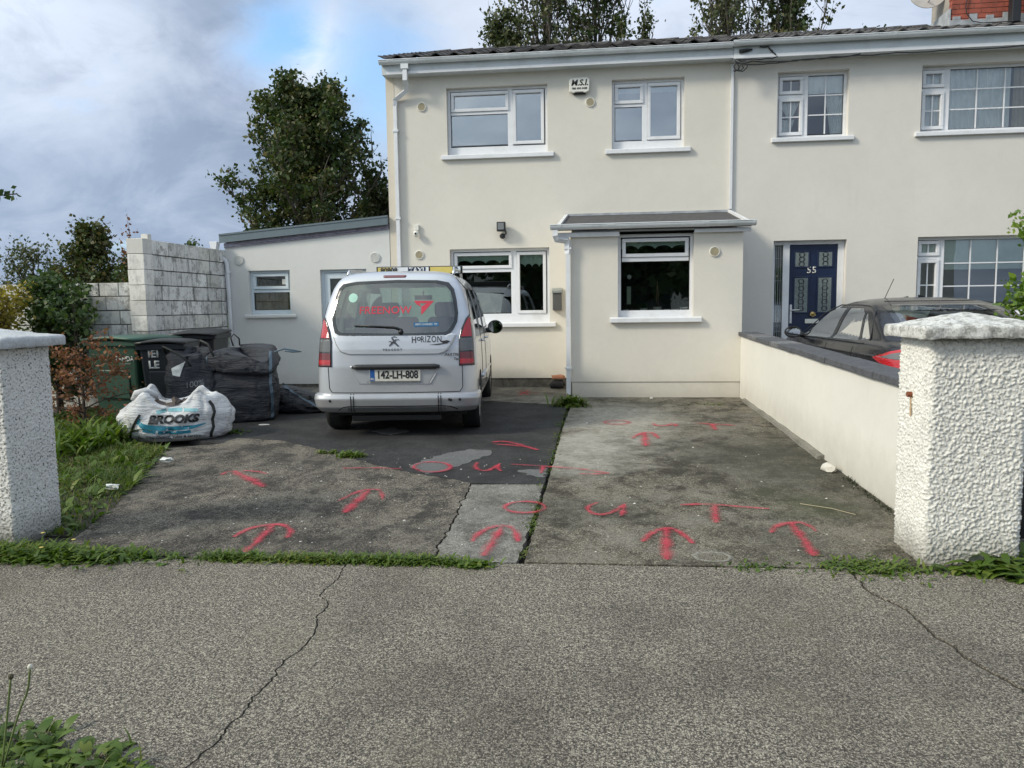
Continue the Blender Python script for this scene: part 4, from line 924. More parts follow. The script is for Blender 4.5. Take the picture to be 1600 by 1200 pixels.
# ================================================================== GATE PILLARS
def rough_box(name, mat, parent, x0, x1, y0, y1, z0, z1, step, amp, freq, seed, mode='lump', zbase=None, rnd=.03, faces='all'):
    """box surface finely gridded and pushed out by cell noise: thrown render"""
    bm = bmesh.new()
    nx, ny, nz = max(1, int((x1-x0)/step)), max(1, int((y1-y0)/step)), max(1, int((z1-z0)/step))
    vs = {}
    def V(i, j, k):
        if (i, j, k) not in vs: vs[(i, j, k)] = bm.verts.new((x0+(x1-x0)*i/nx, y0+(y1-y0)*j/ny, z0+(z1-z0)*k/nz))
        return vs[(i, j, k)]
    for i in range(nx):
        for k in range(nz): bm.faces.new((V(i, 0, k), V(i+1, 0, k), V(i+1, 0, k+1), V(i, 0, k+1)))
    st = 1
    for j in range(ny):
        for k in range(nz):
            bm.faces.new((V(0, j+1, k), V(0, j, k), V(0, j, k+1), V(0, j+1, k+1))); bm.faces.new((V(nx, j, k), V(nx, j+1, k), V(nx, j+1, k+1), V(nx, j, k+1)))
    for i in range(nx):
        for k in range(nz): bm.faces.new((V(i+1, ny, k), V(i, ny, k), V(i, ny, k+1), V(i+1, ny, k+1)))
    for i in range(nx):
        for j in range(ny): bm.faces.new((V(i, j, nz), V(i+1, j, nz), V(i+1, j+1, nz), V(i, j+1, nz)))
    c = Vector(((x0+x1)/2, (y0+y1)/2, (z0+z1)/2)); hx, hy, hz = (x1-x0)/2, (y1-y0)/2, (z1-z0)/2
    for v in bm.verts:
        p = v.co.copy(); q = p-c
        inner = Vector((max(-hx+rnd, min(hx-rnd, q.x)), max(-hy+rnd, min(hy-rnd, q.y)), max(-hz+rnd, min(hz-rnd, q.z))))
        n = q-inner; n = n.normalized() if n.length > 1e-6 else Vector((0, 0, 1))
        p = c+inner+n*rnd
        s_ = p+Vector((seed*3.1, 0, 0))
        if mode == 'lump':
            w = noise.noise(s_*freq*.5)*.5; d1 = noise.voronoi(s_*freq+Vector((w, w, w)))[0]; h = max(0, noise.noise(s_*freq*.9)+.12)*1.8+max(0, noise.noise(s_*freq*1.6+Vector((9, 0, 0))))*.9+(1-min(1.0, d1[0]*1.5))*.5+noise.noise(s_*4)*.4-.3
        elif mode == 'slab': h = noise.noise(s_*9)*1.0+noise.noise(s_*30)*.45+noise.noise(s_*80)*.25
        else: d1 = noise.voronoi(s_*freq)[0]; h = (.6 if d1[0] < .42 else 0)*(1-d1[0])+noise.noise(s_*freq*2)*.25+noise.noise(s_*5)*.4
        if zbase is not None and p.z < zbase+.10: h -= max(0, noise.noise(s_*14)+.15)*(1-(p.z-zbase)/.10)*2.2
        v.co = p+n*amp*h
    me = bpy.data.meshes.new(name); bm.to_mesh(me); bm.free(); return link(name, me, mat, parent, smooth=True)

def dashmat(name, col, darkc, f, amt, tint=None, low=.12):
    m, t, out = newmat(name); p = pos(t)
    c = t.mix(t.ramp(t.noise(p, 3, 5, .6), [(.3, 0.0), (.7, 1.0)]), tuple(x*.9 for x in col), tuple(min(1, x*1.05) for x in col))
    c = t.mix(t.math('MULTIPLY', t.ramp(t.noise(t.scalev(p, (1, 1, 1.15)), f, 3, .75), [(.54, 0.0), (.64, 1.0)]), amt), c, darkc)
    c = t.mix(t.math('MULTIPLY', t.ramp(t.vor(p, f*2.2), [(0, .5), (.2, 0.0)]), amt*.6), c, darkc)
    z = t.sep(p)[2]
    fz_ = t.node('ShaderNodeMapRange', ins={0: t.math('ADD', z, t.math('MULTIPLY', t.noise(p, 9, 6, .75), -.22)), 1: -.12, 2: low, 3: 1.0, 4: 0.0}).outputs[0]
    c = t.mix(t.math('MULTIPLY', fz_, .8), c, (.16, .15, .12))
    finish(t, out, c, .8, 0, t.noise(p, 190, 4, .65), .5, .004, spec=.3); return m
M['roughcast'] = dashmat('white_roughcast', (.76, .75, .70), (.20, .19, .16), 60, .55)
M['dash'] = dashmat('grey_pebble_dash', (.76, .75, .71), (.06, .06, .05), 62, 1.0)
def capmat(name, col, dk, amt):
    m, t, out = newmat(name); p = pos(t)
    c = t.mix(t.ramp(t.noise(p, 12, 6, .7), [(.3, 0.0), (.7, 1.0)]), tuple(x*.85 for x in col), col)
    c = t.mix(t.math('MULTIPLY', t.ramp(t.noise(p, 17, 7, .78), [(.47, 0.0), (.60, 1.0)]), amt), c, dk)
    c = t.mix(t.math('MULTIPLY', t.ramp(t.noise(p, 75, 5, .7), [(.50, 0.0), (.66, 1.0)]), amt*.7), c, (.10, .10, .09))
    finish(t, out, c, .85, 0, t.noise(p, 90, 5, .7), .7, .006); return m
M['cap_r'] = capmat('flaking_white_cap', (.72, .72, .69), (.24, .235, .21), .85)
M['cap_l'] = capmat('grey_white_cap', (.58, .60, .61), (.40, .41, .41), .5)
def cap(name, mat, parent, x0, x1, y0, y1, z0, z1, zt, seed):
    """slab with a low pyramid top"""
    o = rough_box(name, mat, parent, x0, x1, y0, y1, z0, z1, .011, .007, 20, seed, 'slab', rnd=.014)
    cx, cy, hx, hy = (x0+x1)/2, (y0+y1)/2, (x1-x0)/2, (y1-y0)/2
    for v in o.data.vertices:
        if v.co.z > z1-.012:
            f = max(0, 1-max(abs(v.co.x-cx)/hx, abs(v.co.y-cy)/hy)); v.co.z += (zt-z1)*min(1.0, f*1.02)
    return o
PR = thing('gate_pillar', (1.97, 4.52, 0), 'white roughcast gate pillar with flaking cap at the right of the drive', 'pillar', 'gate pillars')
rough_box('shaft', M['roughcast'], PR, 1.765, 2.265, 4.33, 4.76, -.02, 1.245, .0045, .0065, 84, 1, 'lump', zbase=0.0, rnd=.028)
cap('cap', M['cap_r'], PR, 1.69, 2.34, 4.25, 4.82, 1.245, 1.315, 1.385, 3)
MB().tube([(1.760, 4.55, .925), (1.735, 4.55, .925)], .016, 8).build('rusty_stub', M['rust'], PR, smooth=40)
ru = MB(); ru.box(1.754, 1.7585, 4.543, 4.556, .80, .91); ru.build('rust_streak', simple('rust_stain', (.50, .36, .22), .9, var=.25, vs=40), PR)
PL = thing('gate_pillar', (-3.85, 4.47, 0), 'grey pebble-dashed gate pillar with smooth pale cap at the left of the drive', 'pillar', 'gate pillars')
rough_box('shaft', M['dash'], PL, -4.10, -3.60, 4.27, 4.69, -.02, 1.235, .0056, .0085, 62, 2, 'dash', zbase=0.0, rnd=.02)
cap('cap', M['cap_l'], PL, -4.17, -3.53, 4.20, 4.76, 1.235, 1.30, 1.36, 5)

# black metal gate edge beside the right pillar
GT = thing('side_gate', (2.26, 4.66, 0), 'black metal gate post just right of the white roughcast pillar', 'gate')
MB().box(2.30, 2.35, 4.60, 4.65, .0, 1.04).build('post', M['gatemetal'], GT, bevel=.004)
g_ = MB(); g_.box(2.351, 3.1, 4.61, 4.64, .98, 1.02); g_.build('rail', M['gatemetal'], GT); MB().box(2.351, 3.1, 4.61, 4.64, .08, .12).build('rail', M['gatemetal'], GT)
gb = MB().box(-.009, .009, -.009, .009, 0, .86).mesh('bar'); gb.materials.append(M['gatemetal'])
for i in range(7):
    o = bpy.data.objects.new('bar', gb); COL.objects.link(o); adopt(o, GT); o.location = (2.43+i*.1, 4.625, .12)
MB().lathe([(.02, 0), (.02, .015), (.001, .018)], (2.325, 4.625, 1.04), 'z', 12).build('finial', M['gatemetal'], GT)

# ================================================================== BOUNDARY WALL, RIGHT
BW = thing('boundary_wall', (2.12, 8, .05), 'white painted boundary wall with dark slate coping between the two drives', 'wall')
yA, yB = 4.80, YP-.005
h0, h1 = .87, .99
mb = MB(); n = 60; X = 2.02
for i in range(n+1):
    y = yA+(yB-yA)*i/n; zt_ = h0+(h1-h0)*(y-4.8)/(YP-4.8); dx = .004*noise.noise(Vector((y*1.3, 2, 0)))
    for (x, z) in ((X+dx+.004*noise.noise(Vector((y*7, 5, 0))), gz(y)-.03), (X+dx, gz(y)+.12), (X+dx, zt_), (X+.19, zt_), (X+.19, gz(y)-.03)): mb.v.append((x, y, z))
mb.f = [(i*5+j, (i+1)*5+j, (i+1)*5+j+1, i*5+j+1) for i in range(n) for j in range(4)]+[(0, 1, 2, 3, 4), tuple(n*5+j for j in (4, 3, 2, 1, 0))]
mb.build('wall_body', M['wallwhite'], BW)
M['slate'] = capmat('dark_slate_coping', (.10, .105, .12), (.035, .035, .04), .7)
M['slate_e'] = capmat('weathered_slate_coping', (.20, .20, .21), (.05, .05, .055), .7)
cm = MB().box(-.135, .135, -.5, .5, 0, .052).mesh('coping_slate'); r = random.Random(3)
bmx = bmesh.new(); bmx.from_mesh(cm); bmesh.ops.bevel(bmx, geom=list(bmx.edges), offset=.005, segments=1, affect='EDGES'); bmx.to_mesh(cm); bmx.free()
cm.materials.append(M['slate']); cm2 = cm.copy(); cm2.materials.clear(); cm2.materials.append(M['slate_e'])
y = yA
while y < yB-.02:
    L = min(r.choice((.29, .30, .31, .45)), yB-y); zt_ = h0+(h1-h0)*(y+L/2-4.8)/(YP-4.8)
    o = bpy.data.objects.new('coping_slate', cm2 if r.random() < .3 else cm); COL.objects.link(o); adopt(o, BW)
    o.location = (2.118+r.uniform(-.004, .004), y+L/2, zt_+r.uniform(0, .004)); o.scale = (1, L-.006, 1); o.rotation_euler = (math.atan((h1-h0)/6.5)+r.uniform(-.006, .006), r.uniform(-.01, .01), 0); y += L

# neighbour's drive
MB().add([(2.22, 4.36, -.0), (9, 4.5, 0), (9, 12.3, gz(12.3)), (2.22, 12.3, gz(12.3)), (2.22, 4.36, -.06), (9, 4.5, -.06), (9, 12.3, .05), (2.22, 12.3, .05)], [(0, 1, 2, 3), (0, 4, 5, 1)]).build('neighbour_driveway', M['slab_right'], kind='structure', fixn=False)

# ================================================================== BLOCK WALLS, LEFT
def blockmat(name, col, dk, amt):
    m, t, out = newmat(name); p = pos(t)
    r = t.node('ShaderNodeObjectInfo').outputs['Random']
    c = t.mix(r, tuple(x*.82 for x in col), tuple(min(1, x*1.08) for x in col))
    c = t.mix(t.math('MULTIPLY', t.ramp(t.noise(p, 7, 7, .78), [(.50, 0.0), (.58, 1.0)]), amt), c, dk)
    c = t.mix(t.math('MULTIPLY', t.ramp(t.noise(t.scalev(p, (3, 3, .6)), 4, 6, .7), [(.5, 0.0), (.66, 1.0)]), amt*.7), c, (.13, .13, .12))
    c = t.mix(t.math('MULTIPLY', t.ramp(t.noise(p, 55, 5, .75), [(.52, 0.0), (.66, 1.0)]), amt*.6), c, dk)
    finish(t, out, c, .9, 0, t.noise(p, 70, 6, .75), .8, .008); return m
M['block'] = blockmat('flaking_whitewashed_block', (.82, .82, .79), (.24, .23, .21), .72)
M['block2'] = blockmat('whitewashed_block', (.72, .71, .66), (.30, .30, .27), .6)
M['pierwhite'] = blockmat('white_pier_block', (.84, .82, .76), (.40, .37, .33), .35)
M['joint'] = simple('block_mortar', (.12, .115, .10), .95, var=.3, bump=.6)
def block_mesh(seed):
    bm = bmesh.new(); bmesh.ops.create_cube(bm, size=1); bmesh.ops.bevel(bm, geom=list(bm.edges), offset=.02, segments=1, affect='EDGES')
    for v in bm.verts: v.co += Vector((noise.noise(v.co*3+Vector((seed, 0, 0))), noise.noise(v.co*3+Vector((0, seed, 0))), noise.noise(v.co*3+Vector((0, 0, seed)))))*.016
    me = bpy.data.meshes.new('block'); bm.to_mesh(me); bm.free(); return me
def blocks(parent, o0, axis, L, courses, ch, bl, mats, th=.10, ragged=None, seed=1):
    """courses of single blocks; o0 = start corner of the visible face; axis 'x' or 'y' """
    ms = {}
    for k, mt in enumerate(mats):
        for s_ in range(3): me = block_mesh(s_+k*5+seed); me.materials.append(mt); ms[(k, s_)] = me
    r = random.Random(seed)
    for c in range(courses):
        a = -(bl*.5 if c % 2 else 0)
        while a < L-.02:
            l = bl*r.choice((1, 1, 1, .75)) if a >= 0 else bl
            s0, s1 = max(0, a), min(L, a+l); a += l
            if s1-s0 < .05: continue
            if ragged and ragged(c, (s0+s1)/2): continue
            o = bpy.data.objects.new('block', ms[(0 if len(mats) == 1 or r.random() < .8 else 1, r.randrange(3))]); COL.objects.link(o); adopt(o, parent)
            j = .016; z = o0[2]+c*ch+ch/2; d = r.uniform(-.006, .006)
            if axis == 'y': o.location = (o0[0]-th/2+d, o0[1]+(s0+s1)/2, z); o.scale = (th, s1-s0-j, ch-j)
            else: o.location = (o0[0]+(s0+s1)/2, o0[1]+th/2-d, z); o.scale = (s1-s0-j, th, ch-j)
            o.rotation_euler = (r.uniform(-.006, .006), r.uniform(-.004, .004), r.uniform(-.006, .006))
BL = thing('block_wall', (-6.4, 11.4, .1), 'tall flaking whitewashed block wall between the bins and the annex', 'wall')
ch_ = .2165
blocks(BL, (-6.325, 10.42, .09), 'y', 2.19, 11, ch_, .44, [M['block'], M['block2']], ragged=lambda c, s: False, seed=2)
MB().box(-6.46, -6.335, 10.43, 12.59, .05, 2.455).build('mortar', M['joint'], BL)
PRR = MB().box(-6.545, -6.335, 10.215, 10.42, .05, 2.43).build('mortar', M['joint'], BL)
for c in range(11):
    z = .09+c*ch_
    for s_ in ((-6.55, -6.31),):
        me = block_mesh(c+20); me.materials.append(M['pierwhite'] if c > 4 else M['block2']); o = bpy.data.objects.new('block', me); COL.objects.link(o); adopt(o, BL)
        o.location = (-6.435+random.uniform(-.004, .004), 10.315, z+ch_/2); o.scale = (.245, .225, ch_-.007)
o = inst(o, BL, (-6.38, 10.40, 2.505), 'block'); o.scale = (.10, .09, .07)
BL2 = thing('block_wall', (-7.6, 10.35, .1), 'lower grey-white block wall behind the bins and the brown shrub', 'wall')
blocks(BL2, (-9.4, 10.32, .07), 'x', 2.84, 9, .2, .40, [M['block2'], M['block']], seed=4)
MB().box(-9.4, -6.57, 10.33, 10.46, .03, 1.865).build('mortar', M['joint'], BL2)

# ================================================================== WHEELIE BINS
def bin_(loc, rz, mats, label, w=.60, d=.72, h=1.0, text=None, lidopen=0, stencil=None):
    b = thing('wheelie_bin', loc, label, 'bin', 'bins by the block wall', rz=rz, local=True)
    body = MB(); k = 8; t = .82
    pts0 = [(-w/2*t, -d/2*t), (w/2*t, -d/2*t), (w/2*t, d/2*t), (-w/2*t, d/2*t)]; pts1 = [(-w/2, -d/2), (w/2, -d/2), (w/2, d/2), (-w/2, d/2)]
    body.add([(x, y, .05) for x, y in pts0]+[(x, y, h-.06) for x, y in pts1], [(3, 2, 1, 0), (0, 1, 5, 4), (1, 2, 6, 5), (2, 3, 7, 6), (3, 0, 4, 7)])
    body.build('body', mats[0], b, bevel=.03)
    rm = MB(); ring2 = [(w/2+.03, d/2+.03)]
    rm.box(-w/2-.03, w/2+.03, -d/2-.03, -d/2+.0, h-.10, h-.03); rm.box(-w/2-.03, w/2+.03, d/2-.0, d/2+.03, h-.10, h-.03); rm.box(-w/2-.03, -w/2, -d/2, d/2, h-.10, h-.03); rm.box(w/2, w/2+.03, -d/2, d/2, h-.10, h-.03)
    rm.build('rim', mats[0], b, bevel=.008)
    ld = MB(); n = 6; vs = []
    for j in range(n+1):
        y = -d/2-.06+(d+.10)*j/n
        for i in range(n+1): x = -w/2-.035+(w+.07)*i/n; vs.append((x, y, .045*(1-(2*i/n-1)**2)*(.6+.4*math.sin(math.pi*j/n))+.01))
    ld.add(vs, [(j*(n+1)+i, j*(n+1)+i+1, (j+1)*(n+1)+i+1, (j+1)*(n+1)+i) for j in range(n) for i in range(n)])
    L = ld.build('lid', mats[1], b, smooth=True, fixn=False); solid(L, .03, -1); L.location = (0, 0, h-.02); L.rotation_euler = (lidopen, 0, 0)
    MB().tube([(-w/2+.06, d/2+.05, h-.04), (-w/2+.06, d/2+.10, h-.05), (w/2-.06, d/2+.10, h-.05), (w/2-.06, d/2+.05, h-.04)], .016, 8).build('handle', mats[0], b, smooth=True)
    for s_ in (-1, 1):
        MB().lathe([(.10, -.025), (.10, .025)], (s_*(w/2-.05), d/2-.05, .10), 'x', 20).build('wheel', M['blackmatt'], b, bevel=.008)
        if True: 
            pn = MB().box(s_*(w/2*.9)-.01, s_*(w/2*.9)+.01, -.16, .16, .35, .75)
    fp = MB().box(-w/2*.62, w/2*.62, -d/2*.955-.0, -d/2*.9+.03, .30, .66); fp.build('front_panel', mats[0], b, bevel=.012)
    return b
M['bin_green'] = simple('dark_green_bin', (.016, .054, .034), .45, var=.15, vs=3)
M['bin_greenlid'] = simple('green_bin_lid', (.03, .085, .058), .5, var=.25, vs=4)
M['bin_black'] = simple('blue_black_bin', (.014, .019, .026), .45, var=.2)
M['print_w'] = simple('worn_white_print', (.60, .62, .60), .6, var=.2, vs=60)
M['print_d'] = simple('dim_grey_print', (.16, .165, .17), .6, var=.3, vs=60)
M['print_g'] = simple('faded_grey_print', (.35, .38, .36), .6, var=.25, vs=80)
gb_ = bin_((-5.97, 9.30, gz(9)), rad(-12), (M['bin_green'], M['bin_greenlid']), 'dark green wheelie bin lettered PANDA with pale green lid', w=.78, d=.72, h=1.06)
bb_ = bin_((-5.36, 9.08, gz(9)), rad(14), (M['bin_black'], M['black']), 'black wheelie bin with white stencil letters right of the green bin', w=.5, d=.62, h=1.02)
bc_ = bin_((-5.62, 10.35, gz(10)), rad(10), (M['black'], M['black']), 'black wheelie bin at the back against the block wall', w=.58, d=.7, h=1.08, lidopen=.05)
def text_on(parent, s, size, c, mat, name='lettering', **kw):
    me = textmesh(s, size, **kw)
    for v in me.vertices: v.co = Vector(c)+Vector((v.co.x, 0, v.co.y))
    return solid(link(name, me, mat, parent), .002, 0)
a_ = math.atan(.09*.72/.95)
def tilt_text(parent, s, size, cx, cz, yf, mat, lean, **kw):
    me = textmesh(s, size, **kw)
    for v in me.vertices: x, z = v.co.x+cx, v.co.y+cz; v.co = Vector((x, yf(z), z))
    return solid(link('lettering', me, mat, parent), .002, 0)
tilt_text(gb_, 'PANDA', .085, .20, .80, lambda z: -.36*(.82+.18*(z-.05)/.95)-.006, M['print_w'], 0, bold=.002)
tilt_text(gb_, 'waste services', .03, .20, .745, lambda z: -.36*(.82+.18*(z-.05)/.95)-.006, M['print_g'], 0)
for row, s_ in enumerate(('IEI', 'LE')):
    tilt_text(bb_, s_, .13, -.09, .87-.135*row, lambda z: -.31*(.82+.18*(z-.05)/.91)-.008, M['print_w'], 0, bold=.004)

# ================================================================== BAGS
def bagmat(name, col, dk, amt, vs=5, rough=.55, wr=.8, sc=(3, 3, 16)):
    m, t, out = newmat(name); p = objc(t)
    c = t.mix(t.ramp(t.noise(p, vs, 5, .65), [(.35, 0.0), (.7, 1.0)]), tuple(x*.85 for x in col), col)
    c = t.mix(t.math('MULTIPLY', t.ramp(t.noise(p, 4.5, 7, .75), [(.53, 0.0), (.68, 1.0)]), amt), c, dk)
    weave = t.node('ShaderNodeTexWave', wave_type='BANDS', bands_direction='DIAGONAL', ins={'Vector': p, 'Scale': 150.0, 'Distortion': 2.0}).outputs['Fac']
    h = t.math('ADD', t.math('MULTIPLY', t.noise(t.scalev(p, sc), 2.2, 6, .6, .6), 1.5), t.math('MULTIPLY', weave, .03))
    finish(t, out, c, rough, 0, h, wr, .03); return m
M['bag_white'] = bagmat('white_woven_bag', (.72, .73, .74), (.42, .38, .32), .4)
M['bag_dark'] = bagmat('charcoal_woven_bag', (.035, .038, .048), (.06, .062, .07), .5, wr=1.0)
M['strap_blue'] = simple('grey_blue_strap', (.07, .11, .15), .6, var=.15)
M['strap_black'] = simple('black_strap', (.02, .022, .02), .7)
M['teal'] = simple('teal_print', (.02, .20, .29), .55, var=.2, vs=15)
M['teal2'] = simple('pale_teal_print', (.20, .42, .46), .55, var=.2, vs=15)
M['rubble'] = simple('builders_rubble', (.11, .09, .08), .95, var=.5, vs=8, bump=.8, bs=30)

def bag(parent, a, b, prof, rim, nexp=3.2, seed=1, wr=.022, NT_=150, name='bag', mat=None, closed=False, sag=None, sub=3):
    """sack as stacked rounded-rectangle rings. prof: (scale, z); rim(theta) lifts the top"""
    mb = MB(); vs = []; m = len(prof)
    P_ = []
    for k in range(m-1):
        for s_ in range(sub): t = s_/sub; P_.append((prof[k][0]*(1-t)+prof[k+1][0]*t, prof[k][1]*(1-t)+prof[k+1][1]*t, (k+t)/(m-1)))
    P_.append((*prof[-1], 1.0)); m = len(P_)
    for sc, z, v in P_:
        for i in range(NT_):
            th = 2*math.pi*i/NT_; c, s_ = math.cos(th), math.sin(th)
            x = a*math.copysign(abs(c)**(2/nexp), c)*sc; y = b*math.copysign(abs(s_)**(2/nexp), s_)*sc
            p = Vector((x, y, z*rim(th) if z > 0 else z)); q = Vector((x*1.3, y*1.3, z*4.5))+Vector((seed*7, 0, 0))
            w = wr*(noise.noise(q*2.0)*1.3+.6*abs(noise.noise(q*4.1))+.35*noise.noise(q*9)) + wr*1.4*noise.noise(Vector((x*2+seed, y*2, z*2)))
            cr_ = abs(noise.noise(Vector((x*2.2+seed, y*2.2, z*7.0)))); cr2 = abs(noise.noise(Vector((x*5+seed, y*5+3, z*4.0)))); w -= wr*(1.5*math.exp(-cr_/.05)+.8*math.exp(-cr2/.06))
            w *= min(1, z/.06+.25)
            n = Vector((c, s_, 0)); p += n*w; p.z += wr*.5*noise.noise(q*1.7+Vector((0, 5, 0)))*min(1, z/.1)
            if sag: p = sag(p, th, z, v)
            vs.append(p)
    fs = [(k*NT_+i, k*NT_+(i+1) % NT_, (k+1)*NT_+(i+1) % NT_, (k+1)*NT_+i) for k in range(m-1) for i in range(NT_)]+[tuple(reversed(range(NT_))), tuple((m-1)*NT_+i for i in range(NT_))]
    mb.add(vs, fs); return mb.build(name, mat, parent, smooth=True)
def bvh_of(o): return BVHTree.FromPolygons([v.co.copy() for v in o.data.vertices], [tuple(p.vertices) for p in o.data.polygons])
def cast(bvh, x, z, d=Vector((0, 1, 0)), off_=.003, start=-3):
    p = Vector((x, start, z)); h, n, i, dist = bvh.ray_cast(p, d)
    return (h-d*off_) if h is not None else Vector((x, 0, z))

BR = thing('builders_bag', (-4.66, 8.0, gz(8)), 'crumpled white rubble sack printed BROOKS lying on the left of the drive', 'bag', rz=rad(24), local=True)
def rimB(th):
    x, y = math.cos(th), math.sin(th)
    return 1.0+.36*math.exp(-((x+.62)/.18)**2)*(.7+.3*(y > 0))+.26*math.exp(-((x-.50)/.22)**2)+.12*math.exp(-((x-1)/.2)**2)-.13*math.exp(-((x+.1)/.35)**2)*(1 if y < 0 else .6)
bw = bag(BR, .60, .36, [(.80, 0), (.93, .05), (1.0, .14), (.99, .24), (.92, .33), (.80, .405), (.72, .435), (.66, .43), (.64, .38), (.60, .31), (.3, .30), (.02, .30)], rimB, 2.4, 3, .024, name='sack', mat=M['bag_white'])
bv = bvh_of(bw)
def on_bag(parent, polys, mat, bvh, name, off_=.003, ml=.02):
    me = polymesh(polys) if isinstance(polys, list) else polys
    subdiv(me, ml)
    for v in me.vertices: v.co = cast(bvh, v.co.x, v.co.y, off_=off_)
    return link(name, me, mat, parent, smooth=True)
def band(pts, w):
    out = []; n = len(pts); L_, R_ = [], []
    for i, p in enumerate(pts):
        d = Vector(pts[min(i+1, n-1)])-Vector(pts[max(i-1, 0)]); d.normalize(); nn = Vector((-d.y, d.x)); ww = w[i] if isinstance(w, (list, tuple)) else w
        L_.append(tuple(Vector(p)+nn*ww/2)); R_.append(tuple(Vector(p)-nn*ww/2))
    return [[L_[i], L_[i+1], R_[i+1], R_[i]] for i in range(n-1)]
S_ = .88
def sc_(P): return [[(x*S_, z*.91) for x, z in q] for q in P]
sw = band([(-.40, .30), (-.42, .25), (-.36, .205), (-.2, .175), (0, .165), (.2, .17), (.35, .20)], [.05, .06, .06, .055, .05, .04, .01])
on_bag(BR, sc_(sw), M['teal'], bv, 'printed_swoosh'); on_bag(BR, sc_(band([(-.36, .155), (-.22, .13), (-.215, .129)], .035)+band([(-.19, .125), (-.05, .115), (.10, .115), (.18, .12)], .035)), M['teal'], bv, 'printed_swoosh')
on_bag(BR, sc_(band([(-.20, .355), (-.12, .372), (-.09, .375)], .04)+band([(-.07, .377), (.04, .378), (.09, .375)], .04)+band([(.11, .373), (.2, .37), (.27, .365)], .035)), M['teal2'], bv, 'printed_swoosh')
me = textmesh('BROOKS', .125, bold=.007, shear=.25, sx=1.15)
for v in me.vertices: v.co.x = (v.co.x-.015)*S_; v.co.y = (v.co.y+.27)*.91
on_bag(BR, me, M['ink'], bv, 'lettering', .008, .010)
me = textmesh('No. 1 for Quality, Value & Service', .048, bold=.0005, shear=.25, sx=1.08)
for v in me.vertices: v.co.x = (v.co.x-.07)*S_; v.co.y = (v.co.y+.065)*.91
on_bag(BR, me, M['ink'], bv, 'lettering', .008, .010)
on_bag(BR, sc_(band([(-.38, .34), (-.42, .29), (-.46, .22), (-.50, .14), (-.52, .04)], [.03, .026, .03, .026, .03])), M['strap_black'], bv, 'strap', .006)
on_bag(BR, sc_(band([(.40, .46), (.44, .40), (.46, .33), (.43, .24), (.44, .15), (.41, .08), (.40, .02)], [.03, .036, .03, .036, .03, .036, .03])), M['strap_black'], bv, 'strap', .006)
r = random.Random(8); mb = MB()
for i in range(34):
    x, y = r.uniform(-.32, .32), r.uniform(-.18, .18); c = Vector((x, y, .335+r.uniform(0, .06)-abs(x)*.05)); s_ = r.uniform(.03, .085)
    ax = [Vector((r.uniform(-1, 1), r.uniform(-1, 1), r.uniform(-.6, .6))).normalized() for _ in range(2)]; u_ = ax[0]; v_ = u_.cross(ax[1]).normalized(); w_ = u_.cross(v_)
    cs_ = [c+u_*s_*a_1+v_*s_*.6*b_1+w_*s_*.35*c_1 for a_1 in (-1, 1) for b_1 in (-1, 1) for c_1 in (-1, 1)]
    mb.add(cs_, [(0, 1, 3, 2), (4, 6, 7, 5), (0, 4, 5, 1), (2, 3, 7, 6), (0, 2, 6, 4), (1, 5, 7, 3)])
mb.build('rubble', M['rubble'], BR, kind='stuff')
MB().tube([(-.44, -.05, .45), (-.39, -.11, .52), (-.29, -.11, .54), (-.21, -.07, .50), (-.19, -.02, .43)], [.02, .035, .04, .03, .015], 8).build('rolled_rim', M['bag_white'], BR, smooth=True)

DB = thing('bulk_bag', (-4.52, 9.3, gz(9.4)), 'full dark grey bulk bag standing behind the white BROOKS sack', 'bag', rz=rad(20), local=True)
def sagd(p, th, z, v):
    if z > .62: p.z += .05*math.sin(th*3+1)*min(1, (z-.62)/.2); 
    return p
db = bag(DB, .43, .38, [(.90, 0), (.97, .04), (1.02, .2), (1.05, .38), (1.02, .52), (.94, .62), (.90, .64), (1.04, .66), (1.09, .74), (1.02, .82), (.90, .875), (.6, .895), (.3, .90), (.02, .89)], lambda t: .95+.06*math.sin(t*2+.6), 3.4, 5, .019, name='sack', mat=M['bag_dark'], sag=sagd, NT_=180)
dv = bvh_of(db)
on_bag(DB, band([(.37, .86), (.375, .7), (.365, .5), (.38, .3), (.365, .02)], .035), M['strap_blue'], dv, 'strap', .006); on_bag(DB, band([(-.37, .86), (-.375, .6), (-.365, .3), (-.365, .02)], .03), M['strap_blue'], dv, 'strap', .006)
MB().tube([(.43, -.40, .86), (.55, -.42, .90), (.66, -.44, .88), (.75, -.45, .86), (.66, -.45, .86), (.56, -.43, .875)], .012, 6).build('lifting_loop', M['strap_blue'], DB, smooth=True)
MB().tube([(-.1, .1, .93), (-.12, .05, 1.03), (-.08, .04, 1.08), (-.02, .06, 1.02), (-.02, .1, .93)], .010, 6).build('lifting_loop', M['bag_dark'], DB, smooth=True)

DB2 = thing('bulk_bag', (-4.95, 8.86, gz(9.1)), 'dark bag printed 100% leaning on the black bin', 'bag', rz=rad(28), local=True)
def sag2(p, th, z, v): p.x += .05*z*z; p.y += .10*z; return p
d2 = bag(DB2, .30, .22, [(.92, 0), (1.0, .06), (1.05, .3), (1.02, .5), (.98, .68), (.95, .80), (.75, .88), (.3, .91), (.02, .90)], lambda t: 1+.05*math.sin(t*2+2.2), 3.2, 9, .028, name='sack', mat=M['bag_dark'], sag=sag2)
v2 = bvh_of(d2)
me = textmesh('100%', .10, bold=.0, shear=0.0)
for v in me.vertices: v.co.x += .03; v.co.y += .50+v.co.x*.15
on_bag(DB2, me, M['print_d'], v2, 'lettering', ml=.02)
on_bag(DB2, [[(-.10, .42), (.19, .45), (.19, .455), (-.10, .425)], [(-.08, .395), (.15, .42), (.15, .425), (-.08, .40)]], M['print_d'], v2, 'printed_line')
